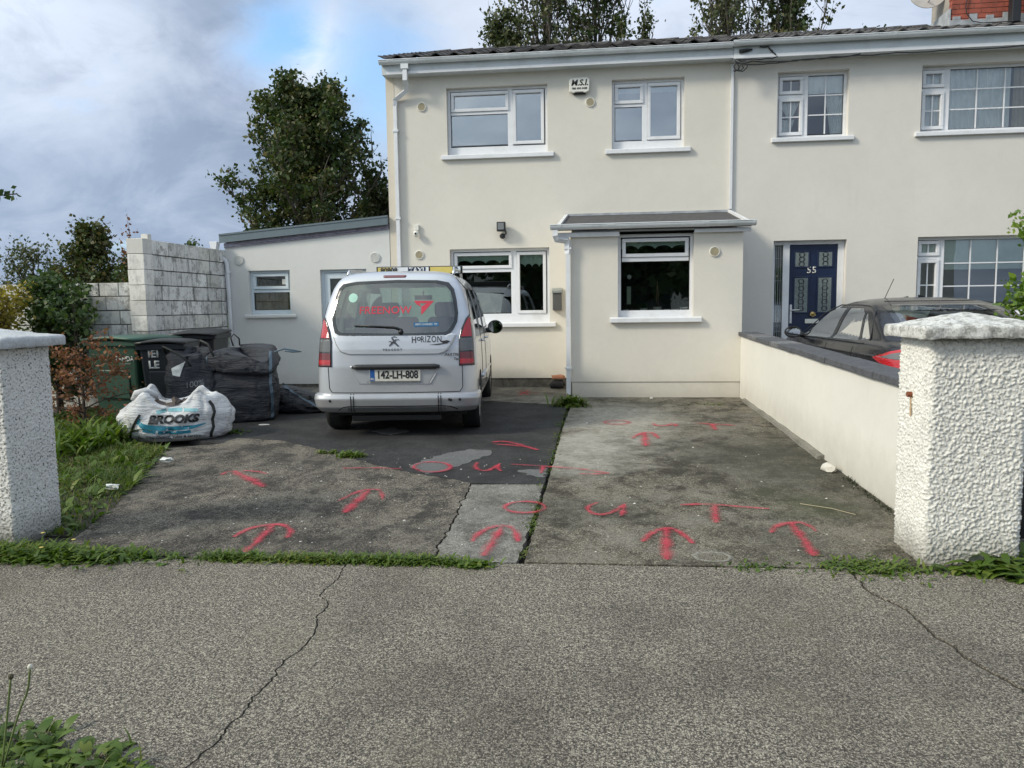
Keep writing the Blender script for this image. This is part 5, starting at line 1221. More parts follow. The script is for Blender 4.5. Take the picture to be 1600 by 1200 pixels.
on_bag(DB2, [[(-.22, .70), (-.06, .78), (-.10, .69), (-.13, .60), (-.21, .62)]], M['print_w'], v2, 'torn_label', .006)
MB().tube([(-.28, .1, .86), (-.30, -.02, .96), (-.18, -.12, .90), (-.05, -.18, .80), (0, -.15, .72)], .012, 6).tube([(.1, .1, .9), (.12, 0, 1.02), (.2, -.08, .98), (.27, -.12, .8)], .014, 6).build('lifting_loop', M['strap_black'], DB2, smooth=True)

SB = thing('rubble_sack', (-3.99, 9.9, gz(10.3)), 'small dark grey sack slumped on the ground left of the van', 'bag', rz=rad(5), local=True)
def sag3(p, th, z, v):
    k = max(0, min(1, (p.x+.38)/.76)); p.z *= 1-.55*k; return p
sb_ = bag(SB, .38, .26, [(.85, 0), (1, .05), (1.02, .15), (.92, .28), (.7, .37), (.35, .42), (.02, .43)], lambda t: 1, 2.3, 12, .03, name='sack', mat=M['bag_dark'], sag=sag3)
sv = bvh_of(sb_); on_bag(SB, band([(-.25, .38), (-.05, .28), (.15, .16), (.32, .06)], .02), M['strap_blue'], sv, 'strap', .005)
on_bag(SB, band([(.02, .24), (.12, .20), (.26, .20), (.34, .05)], .018), M['strap_black'], sv, 'strap', .005)
MB().tube([(.25, -.1, .2), (.33, -.12, .24), (.38, -.14, .17), (.36, -.1, .1)], .012, 6).build('lifting_loop', M['strap_black'], SB, smooth=True)
# ================================================================== VEHICLES
def lerp_levels(lv, z):
    if z <= lv[0][0]: return lv[0]
    for a, b in zip(lv[:-1], lv[1:]):
        if z <= b[0]: t = (z-a[0])/(b[0]-a[0]); return tuple(p+(q-p)*t for p, q in zip(a, b))
    return lv[-1]
def outline(L, nr=18, ns=14, nf=12, n=4.0, nfx=3.0):
    """L = (z, y rear, y front, half width, rear corner depth, front corner depth) -> closed loop"""
    z, yr, yf, w, ar, af = L; out = []
    sp = lambda v, e: math.copysign(abs(v)**e, v)
    for i in range(2*nr+1):
        ph = -math.pi/2+math.pi*i/(2*nr); out.append((w*sp(math.sin(ph), 2/n), yr+ar*(1-abs(math.cos(ph))**(2/n)), z))
    for i in range(1, ns): out.append((w, yr+ar+(yf-af-yr-ar)*i/ns, z))
    for i in range(2*nf+1):
        ph = math.pi/2-math.pi*i/(2*nf); out.append((w*sp(math.sin(ph), 2/nfx), yf-af*(1-abs(math.cos(ph))**(2/nfx)), z))
    for i in range(1, ns): out.append((-w, yf-af+(yr+ar-yf+af)*i/ns, z))
    return out
def smooth_levels(lv, step=.02):
    out = []; z = lv[0][0]
    zs = [lv[0][0]]
    for a, b in zip(lv[:-1], lv[1:]):
        k = max(1, int((b[0]-a[0])/step)); zs += [a[0]+(b[0]-a[0])*(i+1)/k for i in range(k)]
    return [lerp_levels(lv, z) for z in zs]
def loft(lv, **k):
    mb = MB(); loops = [outline(L, **k) for L in lv]; n = len(loops[0])
    for l in loops: mb.v += l
    mb.f = [(j*n+i, j*n+(i+1) % n, (j+1)*n+(i+1) % n, (j+1)*n+i) for j in range(len(loops)-1) for i in range(n)]
    mb.f += [tuple(reversed(range(n))), tuple((len(loops)-1)*n+i for i in range(n))]
    return mb
def shell(lv, cutters, mat, parent, name='body', th=.035, smooth=60, **k):
    o = loft(lv, **k).build('tmp', mat); 
    bm = bmesh.new(); bm.from_mesh(o.data); bmesh.ops.remove_doubles(bm, verts=bm.verts, dist=.0008); bmesh.ops.dissolve_degenerate(bm, edges=bm.edges, dist=.0005); bmesh.ops.recalc_face_normals(bm, faces=bm.faces); bm.to_mesh(o.data); bm.free()
    s_ = o.modifiers.new('s', 'SOLIDIFY'); s_.thickness = th; s_.offset = -1
    cs = []
    for c in cutters:
        co = c.build('cut', None); cs.append(co); b = o.modifiers.new('b', 'BOOLEAN'); b.operation = 'DIFFERENCE'; b.solver = 'EXACT'; b.object = co
    me = evalmesh(o); 
    for c in cs: bpy.data.objects.remove(c)
    me.name = name; return link(name, me, mat, parent, smooth=smooth)
def paintmat(name, col, metal, rough, flake=.03):
    m, t, out = newmat(name); p = objc(t)
    d = t.ramp(t.noise(p, 3.5, 6, .7), [(.4, 0.0), (.8, 1.0)])
    z = t.sep(p)[2]; low = t.node('ShaderNodeMapRange', ins={0: t.math('ADD', z, t.math('MULTIPLY', t.noise(p, 6, 5, .7), -.25)), 1: .1, 2: .55, 3: .45, 4: 0.0}).outputs[0]
    c = t.mix(t.math('MULTIPLY', d, .10 if metal else .02), col, (.30, .28, .24)); c = t.mix(low if metal else t.math('MULTIPLY', low, .25), c, (.20, .185, .16))
    r = t.math('ADD', rough, t.math('MULTIPLY', d, .15))
    finish(t, out, c, r, metal, t.noise(p, 1.3, 2), .02, .05, coat=.8 if metal else .35, spec=.5 if metal else .3); return m
M['silver'] = paintmat('silver_car_paint', (.58, .60, .64), .55, .32)
M['blackpaint'] = paintmat('black_car_paint', (.008, .008, .011), .0, .22)
M['tyre'] = simple('tyre_rubber', (.018, .018, .018), .85, var=.3, bump=.3)
M['rim'] = simple('alloy_rim', (.38, .39, .41), .35, .8)
def lens(name, col, rough=.08):
    m, t, out = newmat(name); p = objc(t)
    w_ = t.node('ShaderNodeTexWave', wave_type='BANDS', bands_direction='Z', ins={'Vector': p, 'Scale': 22.0}).outputs['Fac']
    finish(t, out, t.mix(t.math('MULTIPLY', w_, .45), col, tuple(x*.35 for x in col)), rough, 0, w_, .2, .004, coat=1.0); return m
M['red_lens'] = lens('red_lamp_lens', (.50, .008, .015)); M['dark_red'] = lens('dark_red_lens', (.16, .008, .012)); M['clear_lens'] = lens('clear_lamp_lens', (.12, .12, .12)); M['chrome'] = simple('chrome', (.7, .7, .72), .12, 1.0, var=.02)
M['frit'] = simple('black_glass_border', (.012, .014, .016), .08, spec=.6, coat=.5)
M['seat'] = simple('dark_seat_fabric', (.035, .036, .04), .9)
M['free_red'] = simple('crimson_sticker', (.50, .03, .06), .5); M['blue_st'] = simple('blue_sticker', (.02, .12, .27), .5); M['mint'] = simple('mint_disc', (.40, .66, .55), .5)
M['navy'] = simple('navy_print', (.012, .02, .07), .5)

TX = thing('taxi_van', (-2.245, 8.72, gz(8.7)), 'silver taxi van with red FREENOW lettering parked facing the house', 'van', rz=rad(5.5), local=True)
VL = [(.28, -.66, 3.50, .83, .28, .5), (.34, -.69, 3.56, .865, .28, .6), (.48, -.70, 3.58, .878, .28, .6), (.76, -.695, 3.54, .876, .28, .6), (.95, -.675, 3.42, .866, .29, .7), (1.04, -.66, 3.05, .858, .29, .7), (1.10, -.648, 2.62, .850, .29, .5), (1.29, -.60, 2.34, .818, .29, .4),
      (1.46, -.54, 2.06, .775, .29, .35), (1.60, -.485, 1.82, .728, .29, .3), (1.69, -.445, 1.62, .68, .29, .3), (1.74, -.40, 1.48, .632, .29, .3), (1.775, -.33, 1.32, .555, .28, .3), (1.797, -.22, 1.16, .44, .26, .3), (1.808, -.05, .98, .28, .2, .2), (1.812, .1, .85, .10, .1, .1)]
def rear_y(x, z, lv=VL, n=4.0):
    L = lerp_levels(lv, z); u = min(.9995, abs(x)/max(L[3], 1e-4)); return L[1]+L[4]*(1-(1-u**n)**(1/n))
def side_w(z, lv=VL): return lerp_levels(lv, z)[3]
K = .985
Zf = lambda pts: [((x-.042)*K, z*K+.012) for x, z in pts]
win = Zf([(-.652, 1.40), (-.632, 1.53), (-.60, 1.62), (-.555, 1.672), (-.40, 1.695), (.064, 1.71), (.50, 1.70), (.625, 1.675), (.685, 1.60), (.715, 1.48), (.734, 1.338), (.725, 1.24), (.686, 1.163), (.645, 1.115), (.596, 1.10), (.0, 1.093), (-.575, 1.11), (-.62, 1.135), (-.645, 1.216), (-.66, 1.30)])
wc = (sum(p[0] for p in win)/len(win), sum(p[1] for p in win)/len(win))
ins_ = lambda P, k: [(wc[0]+(x-wc[0])*(1-k*.62), wc[1]+(z-wc[1])*(1-k*1.2)) for x, z in P]
cut = [MB().prism([(x, -1.2, z) for x, z in ins_(win, .10)], (0, 1.25, 0)), MB().prism([(x, 1.35, z) for x, z in [(-.66, 1.14), (.66, 1.14), (.56, 1.66), (-.56, 1.66)]], (0, 1.7, 0))]
swins = [[(-.22, 1.16), (.42, 1.14), (.42, 1.60), (-.06, 1.60)], [(.56, 1.13), (1.30, 1.12), (1.30, 1.61), (.56, 1.61)], [(1.40, 1.12), (2.18, 1.13), (1.80, 1.58), (1.40, 1.61)]]
for s_ in swins: cut.append(MB().prism([(-1.2, y, z) for y, z in s_], (2.4, 0, 0)))
for y in (0, 2.73): cut.append(MB().lathe([(.375, -1.2), (.375, 1.2)], (0, y, .30), 'x', 40))
vb = shell(smooth_levels(VL), cut, M['silver'], TX, nfx=3.0)
def on_rear(parent, polys, mat, name, off_=.004, th=0.0, ml=.03, mesh=None, bevel=0, label=None, surf=rear_y):
    me = mesh or polymesh(polys); wrap(me, lambda x, z: Vector((x, surf(x, z)-off_, z)), ml)
    bm = bmesh.new(); bm.from_mesh(me); bm.normal_update()
    for f in bm.faces:
        if f.normal.y > 0: f.normal_flip()
    bm.to_mesh(me); bm.free()
    o = link(name, me, mat, parent, smooth=40, label=label)
    if th: solid(o, th, -1)      # thickness inwards
    return o
def fixdir(o):
    bm = bmesh.new(); bm.from_mesh(o.data); bmesh.ops.recalc_face_normals(bm, faces=bm.faces)
    bm.to_mesh(o.data); bm.free(); return o
rg_ = on_rear(TX, [win], M['carglass'], 'rear_window', .010)
wi = ins_(win, .085)
fr = [[win[i], win[(i+1) % len(win)], wi[(i+1) % len(win)], wi[i]] for i in range(len(win))]
on_rear(rg_, fr, M['frit'], 'window_border', .013)
fd = MB()
# seams and creases
def seam(parent, pts, r_=.0035, mat=None, name='panel_gap', off_=0.0, step=.02, surf=rear_y):
    out = []
    for a, b in zip(pts[:-1], pts[1:]):
        k = max(1, int(math.dist(a, b)/step))
        for i in range(k): t = i/k; x, z = a[0]+(b[0]-a[0])*t, a[1]+(b[1]-a[1])*t; out.append((x, surf(x, z)-off_, z))
    out.append((pts[-1][0], surf(*pts[-1])-off_, pts[-1][1]))
    return MB().tube(out, r_, 6).build(name, mat or M['blackmatt'], parent, smooth=True)
gate = Zf([(-.60, 1.735), (-.72, 1.60), (-.765, 1.32), (-.705, 1.06), (-.698, .76), (-.690, .53), (-.66, .482), (0, .478), (.745, .482), (.775, .53), (.775, .76), (.782, 1.06), (.855, 1.32), (.80, 1.60), (.69, 1.735)])
seam(TX, gate, .0045)
lo = Zf([(-.64, 1.10), (-.60, 1.0), (-.555, .93), (-.47, .905), (0, .90), (.54, .90), (.61, .925), (.66, .99), (.72, 1.10)])
on_rear(TX, [lo+Zf([(.66, 1.12), (.6, 1.096), (-.57, 1.10), (-.62, 1.12)])], M['silver'], 'tailgate_upper_panel', .014, .015, .03)
rec_ = Zf([(-.447, .775), (-.356, .587), (.425, .578), (.533, .755)])
on_rear(TX, [[(x, z) for x, z in rec_]], M['silver'], 'plate_recess', .007, .008)
seam(TX, [(rec_[0][0], rec_[0][1]), rec_[1], rec_[2], rec_[3]], .004, M['silver'], 'recess_lip', .006)
z0 = .742*K+.012
hb = MB(); pts = [(x, rear_y(x, z0)-.022, z0+.020) for x in np.linspace(-.46, .485, 20)]; hb.tube(pts, [.016]+[.030]*18+[.016], 10); hb2 = hb.build('tailgate_handle', M['black'], TX, smooth=True); hb2.scale = (1, 1, 1)
# number plate
px0, px1, pz0, pz1 = -.265, .268, .612, .738
pl = on_rear(TX, [[(px0-.008, pz0-.014), (px1+.008, pz0-.014), (px1+.008, pz1+.004), (px0-.008, pz1+.004)]], M['steel'], 'number_plate', .020, .012)
plm = simple('plate_white', (.60, .59, .53), .4); on_rear(pl, [[(px0, pz0), (px1, pz0), (px1, pz1), (px0, pz1)]], plm, 'plate_face', .022)
on_rear(pl, [[(px0, pz0), (px0+.05, pz0), (px0+.05, pz1), (px0, pz1)]], simple('plate_blue', (.015, .09, .30), .4), 'plate_band', .0235)
me = textmesh('142-LH-808', .115, bold=.0035, sx=.80)
for v in me.vertices: v.co.x += (px0+.055+px1)/2; v.co.y += (pz0+pz1)/2
on_rear(pl, None, M['ink'], 'plate_number', .0245, mesh=me)
me = textmesh('IRL', .03, bold=.001)
for v in me.vertices: v.co.x += px0+.025; v.co.y += pz0+.022
on_rear(pl, None, M['print_w'], 'plate_letters', .025, mesh=me)
def vtext(s, size, x, z, mat, off_=.018, parent=TX, **kw):
    me = textmesh(s, size, **kw)
    for v in me.vertices: v.co.x += x; v.co.y += z
    return on_rear(parent, None, mat, 'lettering', off_, mesh=me)
vtext('FREENOW', .112, -.105, 1.365, M['free_red'], .013, rg_, bold=.0015, space=1.02, sx=1.06)
on_rear(rg_, [[(.205, 1.465), (.42, 1.462), (.295, 1.32), (.285, 1.32), (.285, 1.40), (.345, 1.437), (.265, 1.437)], [(.205, 1.465), (.265, 1.437), (.285, 1.40), (.235, 1.425)]], M['free_red'], 'logo', .0145)
on_rear(rg_, [[(.205, 1.185), (.475, 1.19), (.475, 1.235), (.205, 1.232)]], M['blue_st'], 'sticker', .0150)
vtext('ZERO CHARGES  TFI', .026, .34, 1.211, M['print_w'], .0165, rg_, bold=.0004)
on_rear(rg_, [[(-.46+.05*math.cos(a), 1.505+.05*math.sin(a)) for a in np.linspace(0, 2*math.pi, 20)[:-1]]], M['mint'], 'disc_sticker', .0145)
vtext('H', .10, .21, 1.045, M['ink'], .018, bold=.001, sx=.75); vtext('o', .085, .262, 1.065, M['ink'], .018, bold=.001); vtext('RIZON', .095, .395, 1.050, M['ink'], .018, bold=.0005, sx=.72, space=1.12)
on_rear(TX, [[(.50, 1.030), (.56, 1.040), (.60, 1.030), (.57, 1.008), (.47, .992), (.37, .992), (.52, 1.010)]], M['ink'], 'printed_swoosh', .020)
DKC = simple('dark_chrome_badge', (.13, .13, .14), .3, .5)
vtext('PEUGEOT', .032, -.02, .945, DKC, .019, bold=.001, space=1.5, sx=1.1)
vtext('PARTNER', .040, .63, .885, DKC, .012, bold=.0015, shear=.4, space=1.15); vtext('Tepee', .036, .675, .84, DKC, .012, bold=.001, shear=.4)
# rampant-animal emblem as a few strokes
em = [band([(-.055, .985), (-.03, 1.01), (-.005, 1.03), (.02, 1.055)], [.012, .02, .026, .012]), band([(-.005, 1.03), (.02, 1.005), (.04, .985), (.05, .985)], [.022, .018, .016, .006]), band([(-.02, 1.02), (-.045, 1.035), (-.062, 1.03)], [.014, .010, .004]), band([(.0, 1.035), (-.02, 1.06), (-.03, 1.078)], [.02, .018, .008]), band([(-.03, 1.075), (.0, 1.085), (.03, 1.075)], [.006, .012, .006]), band([(.02, 1.05), (.045, 1.055), (.055, 1.04)], [.01, .008, .004])]
on_rear(TX, [q for l in em for q in l], simple('dark_chrome', (.10, .10, .11), .25, .6), 'lion_badge', .020)
on_rear(TX, Zf_ if False else [Zf([(-.111, 1.757), (-.10, 1.766), (.142, 1.766), (.153, 1.757), (.142, 1.738), (-.10, 1.738)])], M['dark_red'], 'brake_light', .006, .01)
# wiper
wp_ = MB(); wp_.tube([(x, rear_y(x, z)-.030, z) for x, z in [(-.43, 1.205), (-.2, 1.198), (0, 1.185), (.08, 1.155)]], [.008, .010, .012, .014], 6); wp_.tube([(.08, rear_y(0, 1.13)-.03, 1.155), (.06, rear_y(0, 1.1)-.03, 1.115)], .02, 8); wp_.build('wiper', M['black'], TX, smooth=True)
# tail lights
for sgn in (-1, 1):
    X = lambda x: sgn*x*K
    full = [(X(.70), .765), (X(.70), 1.04), (X(.725), 1.16), (X(.775), 1.27), (X(.808), 1.315), (X(.832), 1.24), (X(.853), 1.06), (X(.868), .765)]
    tl = on_rear(TX, [full], M['frit'], 'tail_light', .012, .02)
    def T(z0_, z1_, i0, i1):
        q = []
        inn = lambda z: .712+max(0, (z-1.04))*.30+max(0, z-1.2)*.2; out_ = lambda z: .855-max(0, (z-.9))*.10
        for z in np.linspace(z0_, z1_, 6): q.append((X(inn(z)), z))
        for z in np.linspace(z1_, z0_, 6): q.append((X(out_(z)), z))
        return [q]
    for (a, b, mt, nm) in ((1.075, 1.275, 'red_lens', 'lens'), (.925, 1.06, 'clear_lens', 'lens'), (.775, .912, 'dark_red', 'lens'), (.79, .84, 'red_lens', 'reflector')):
        on_rear(tl, T(a, b, 0, 0), M[mt], nm, .017 if nm == 'reflector' else .0145)
# bumper
BLv = [(.255, -.60, -.36, .80, .2, .02), (.275, -.70, -.36, .855, .26, .02), (.33, -.755, -.36, .90, .28, .02), (.42, -.775, -.36, .912, .28, .02), (.462, -.765, -.36, .905, .28, .02), (.474, -.73, -.36, .892, .28, .02)]
bmp = loft(smooth_levels(BLv, .012), nf=4, ns=3).build('rear_bumper', M['silver'], TX, smooth=45)
by = lambda x, z: rear_y(x, z, BLv)
seam(bmp, [(-.62, .30), (-.56, .335), (-.50, .345), (.52, .345), (.60, .335), (.67, .30)], .006, M['blackmatt'], 'bumper_groove', 0, surf=by)
for x in (-.475, -.445, .465, .492): seam(bmp, [(x, .475), (x+.004, .40), (x-.004, .262)], .005, M['blackmatt'], 'strap_line', .003, surf=by)
for x, z in ((-.70, .405), (.585, .41), (.60, .405), (.695, .408)): MB().lathe([(.017, .004), (.015, -.004), (.001, -.005)], (x, by(x, z), z), 'y', 14).build('parking_sensor', M['black'], bmp)
on_rear(bmp, [[(-.52, .285), (.55, .285), (.54, .335), (-.51, .335)]], simple('grey_valance', (.16, .165, .17), .5), 'valance', .004, surf=by)
tb_ = MB(); tb_.box(-.50, .48, -.60, -.54, .165, .225); tb_.box(-.42, -.38, -.56, -.2, .18, .24); tb_.box(.36, .40, -.56, -.2, .18, .24); tb_.build('tow_bar', M['black'], TX, bevel=.01)
MB().box(-.74, .74, -.55, 3.2, .22, .30).build('underbody', M['blackmatt'], TX)
for s_ in (-1, 1): MB().tube([(s_*.45, .0, .30), (s_*.45, .35, .26)], .05, 8).build('suspension_arm', M['blackmatt'], TX)
MB().tube([(-.72, 0, .29), (.72, 0, .29)], .035, 8).build('rear_axle', M['blackmatt'], TX)
# wheels
def wheel(parent, x, y, s_, R=.315, W_=.20, rim=None, sp=7):
    tp = [(R*.66, -W_/2*.8), (R*.80, -W_/2*.98), (R*.94, -W_/2), (R*.99, -W_/2*.8), (R, -W_/2*.4), (R, W_/2*.4), (R*.99, W_/2*.8), (R*.94, W_/2), (R*.80, W_/2*.98), (R*.66, W_/2*.8)]
    t_ = MB().lathe(tp, (0, 0, 0), 'x', 40).build('wheel', M['tyre'], parent, smooth=50); t_.location = (x, y, R-.004)
    gr_ = MB()
    for q in (-.5, -.17, .17, .5): gr_.lathe([(R*1.002, W_/2*q-.005), (R*1.002, W_/2*q+.005)], (0, 0, 0), 'x', 40)
    g2 = gr_.build('tread_groove', M['blackmatt'], t_)
    rm = MB(); o_ = s_*W_/2*.75; rm.lathe([(R*.66, o_-s_*.05), (R*.66, o_), (R*.62, o_+s_*.01), (R*.58, o_)], (0, 0, 0), 'x', 36); rm.lathe([(R*.17, o_-s_*.02), (R*.16, o_+s_*.012), (.001, o_+s_*.012)], (0, 0, 0), 'x', 18)
    for k in range(sp):
        a = 2*math.pi*k/sp; c, d = math.cos(a), math.sin(a); rm.tube([(o_-s_*.01, c*R*.13, d*R*.13), (o_, c*R*.6, d*R*.6)], [.022, .016], 6)
    rm.build('rim', M['rim'], t_, smooth=50); MB().lathe([(R*.6, o_-s_*.06), (.001, o_-s_*.06)], (0, 0, 0), 'x', 20).build('brake_disc', M['blackmatt'], t_)
    return t_
for y in (0, 2.73):
    for s_ in (-1, 1): wheel(TX, s_*.775, y, s_)
# side glass, door lines, handles, mirror, rails
for s_ in (-1, 1):
    for q in swins:
        me = polymesh([q]); wrap(me, lambda y, z: Vector((s_*(side_w(z)-.006), y, z)), .08); link('side_window', me, M['carglass'], TX, smooth=True)
        c0 = (sum(p[0] for p in q)/4, sum(p[1] for p in q)/4); q2 = [(c0[0]+(y-c0[0])*1.06, c0[1]+(z-c0[1])*1.07) for y, z in q]
        me = polymesh([[q[i], q[(i+1) % 4], q2[(i+1) % 4], q2[i]] for i in range(4)]); wrap(me, lambda y, z: Vector((s_*(side_w(z)+.003), y, z)), .05); link('window_trim', me, M['black'], TX, smooth=True)
    for yy_ in (.50, 1.35): MB().tube([(s_*(side_w(z)), yy_+.0, z) for z in np.linspace(.4, 1.65, 24)], .004, 5).build('panel_gap', M['blackmatt'], TX)
    MB().tube([(s_*(side_w(.56)+.005), y, .56) for y in (.42, 1.2, 2.3)], .022, 6).build('side_strip', M['silver'], TX, smooth=True)
    for yy_ in (.60, 1.5): MB().tube([(s_*(side_w(.98)+.0), yy_, .98), (s_*(side_w(.98)+.03), yy_+.03, .985), (s_*(side_w(.98)+.03), yy_+.15, .985), (s_*(side_w(.98)), yy_+.18, .98)], .012, 6).build('door_handle', M['silver'], TX, smooth=True)
    mm = MB(); cx = s_*.985; mm.lathe([(.001, -.06), (.05, -.05), (.09, -.0), (.10, .055), (.09, .06), (.001, .06)], (0, 0, 0), 'y', 24)
    mo = mm.build('door_mirror', M['black'], TX, smooth=50); mo.location = (cx, 2.0, 1.11); mo.scale = (1.05, -1, .95)
    me_ = MB().lathe([(.085, 0), (.085, -.003), (.001, -.003)], (0, .0, 0), 'y', 24).build('mirror_glass', glassmat('mirror_glass', .8, (.1, .1, .1)), mo); me_.location = (0, .066, 0)
    MB().tube([(s_*.83, 2.05, 1.06), (s_*.93, 2.02, 1.06)], .035, 8).build('mirror_arm', M['black'], TX, smooth=True)
    MB().tube([(s_*.60, -.12, 1.765), (s_*.60, -.05, 1.815), (s_*.595, .6, 1.835), (s_*.575, 1.2, 1.83), (s_*.57, 1.35, 1.77)], .017, 8).build('roof_rail', M['steel'], TX, smooth=True)
me = polymesh([[(-.66, 1.12), (.66, 1.12), (.58, 1.67), (-.58, 1.67)]]); wrap(me, lambda x, z: Vector((x, lerp_levels(VL, z)[2]-.35*(abs(x)/side_w(z))**3*.6, z)), .08); link('windscreen', me, glassmat('windscreen_glass', .06, (.72, .85, .78)), TX, smooth=True)
# cabin: seats, dashboard
cabm = M['seat']
for x in (-.42, .0, .42):
    se = MB(); se.prism([(x-.19, .50, .45), (x-.19, .95, .45), (x-.19, .95, .62), (x-.19, .62, .66), (x-.19, .46, 1.16), (x-.19, .36, 1.14)], (.38, 0, 0)); se.build('rear_seat', cabm, TX, bevel=.04)
    MB().box(x-.12, x+.12, .35, .43, 1.14, 1.28).build('headrest', cabm, TX, bevel=.035)
for x in (-.36, .36):
    se = MB(); se.prism([(x-.23, 1.30, .5), (x-.23, 1.85, .5), (x-.23, 1.85, .68), (x-.23, 1.45, .7), (x-.23, 1.22, 1.28), (x-.23, 1.12, 1.26)], (.46, 0, 0)); se.build('front_seat', cabm, TX, bevel=.05)
    MB().box(x-.13, x+.13, 1.10, 1.20, 1.27, 1.46).build('headrest', cabm, TX, bevel=.04)
MB().box(-.76, .76, 2.15, 2.60, .85, 1.10).build('dashboard', cabm, TX, bevel=.04); MB().box(-.80, .80, -.55, 3.0, .40, .44).build('cabin_floor', cabm, TX)
MB().box(-.70, .70, -.50, .30, 1.0, 1.03).build('parcel_shelf', cabm, TX)
MB().tube([(0, 1.82, 1.62), (0, 1.80, 1.55)], .01, 6).box(-.12, .12, 1.78, 1.80, 1.50, 1.56).build('rear_view_mirror', cabm, TX)
# taxi roof sign
sg = MB(); sg.prism([(-.46, .86, 1.81), (-.46, .84, 1.905), (-.46, .90, 1.912), (-.46, .96, 1.905), (-.46, .95, 1.81)], (1.08, 0, 0)); sgo = sg.build('roof_sign', M['black'], TX, bevel=.006)
MB().box(-.435, .20, .838, .846, 1.820, 1.898).build('sign_panel', simple('sign_white', (.72, .73, .74), .35), sgo); 
M['yel'] = simple('sign_yellow', (.62, .50, .14), .4)
MB().box(-.44, -.26, .834, .8375, 1.822, 1.896).build('sign_panel', M['yel'], sgo); MB().box(.22, .50, .834, .846, 1.820, 1.898).build('sign_panel', M['yel'], sgo); MB().box(.505, .60, .834, .846, 1.820, 1.898).build('sign_panel', simple('sign_pale', (.6, .68, .72), .35), sgo)
MB().box(-.06, .16, .834, .8375, 1.822, 1.896).build('sign_panel', M['navy'], sgo)
for s_, x, mt, sz in (('80808', -.30, 'ink', .085), ('TAXI', .05, 'print_w', .085), ('R', .55, 'navy', .085)):
    me = textmesh(s_, sz, bold=.003)
    for v in me.vertices: v.co = Vector((v.co.x+x, .832, v.co.y+1.858))
    solid(link('lettering', me, M[mt], sgo), .001, 0)

# ------------------------------------------------------------------ black saloon behind the wall
SC = thing('parked_car', (3.52, 7.10, gz(8)), 'black saloon car behind the boundary wall with red and clear tail lights', 'car', rz=rad(1.5), local=True)
SL_ = [(.17, .10, 4.55, .84, .35, .7), (.32, .03, 4.66, .885, .38, .8), (.58, 0, 4.70, .905, .40, .9), (.78, .02, 4.66, .905, .42, 1.0), (.88, .04, 4.50, .895, .42, 1.0), (.955, .07, 4.15, .872, .42, .9), (.985, .14, 3.75, .850, .42, .6), (1.005, .32, 3.45, .82, .35, .4),
       (1.03, .45, 3.36, .795, .30, .35), (1.10, .60, 3.20, .765, .28, .3), (1.20, .84, 2.96, .722, .26, .3), (1.30, 1.10, 2.70, .665, .24, .28), (1.36, 1.30, 2.50, .615, .22, .25), (1.40, 1.48, 2.34, .54, .20, .22), (1.425, 1.64, 2.18, .43, .2, .2), (1.438, 1.80, 2.08, .26, .14, .12), (1.443, 1.90, 1.98, .08, .05, .04)]
rw = [(-.60, 1.035), (.60, 1.035), (.50, 1.33), (.40, 1.35), (-.40, 1.35), (-.50, 1.33)]
sw_ = [[(.98, 1.03), (1.18, 1.01), (1.24, 1.05), (1.42, 1.28), (1.36, 1.27)], [(1.26, 1.005), (2.02, .995), (2.02, 1.335), (1.62, 1.33), (1.47, 1.28)], [(2.12, .995), (3.16, .985), (2.98, 1.08), (2.62, 1.28), (2.40, 1.335), (2.12, 1.335)]]
cut = [MB().prism([(x, .3, z) for x, z in rw], (0, 1.35, 0)), MB().prism([(x, 2.45, z) for x, z in [(-.64, 1.04), (.64, 1.04), (.50, 1.34), (-.50, 1.34)]], (0, 1.3, 0))]
for q in sw_: cut.append(MB().prism([(-1.2, y, z) for y, z in q], (2.4, 0, 0)))
for y in (.95, 3.72): cut.append(MB().lathe([(.36, -1.2), (.36, 1.2)], (0, y, .30), 'x', 32))
shell(smooth_levels(SL_, .015), cut, M['blackpaint'], SC, n=3.2)
sry = lambda x, z: rear_y(x, z, SL_, 3.2)
on_rear(SC, [[(-.63, 1.03), (.63, 1.03), (.53, 1.34), (.42, 1.36), (-.42, 1.36), (-.53, 1.34)]], M['carglass2'], 'rear_window', .002, surf=sry)
on_rear(SC, [[rw[i], rw[(i+1) % 6], [(.655, 1.02), (.55, 1.35), (.43, 1.37), (-.43, 1.37), (-.55, 1.35), (-.655, 1.02)][(i) % 6], [(-.655, 1.02), (.655, 1.02), (.55, 1.35), (.43, 1.37), (-.43, 1.37), (-.55, 1.35)][i]] for i in range(6)], M['frit'], 'window_border', .005, surf=sry)
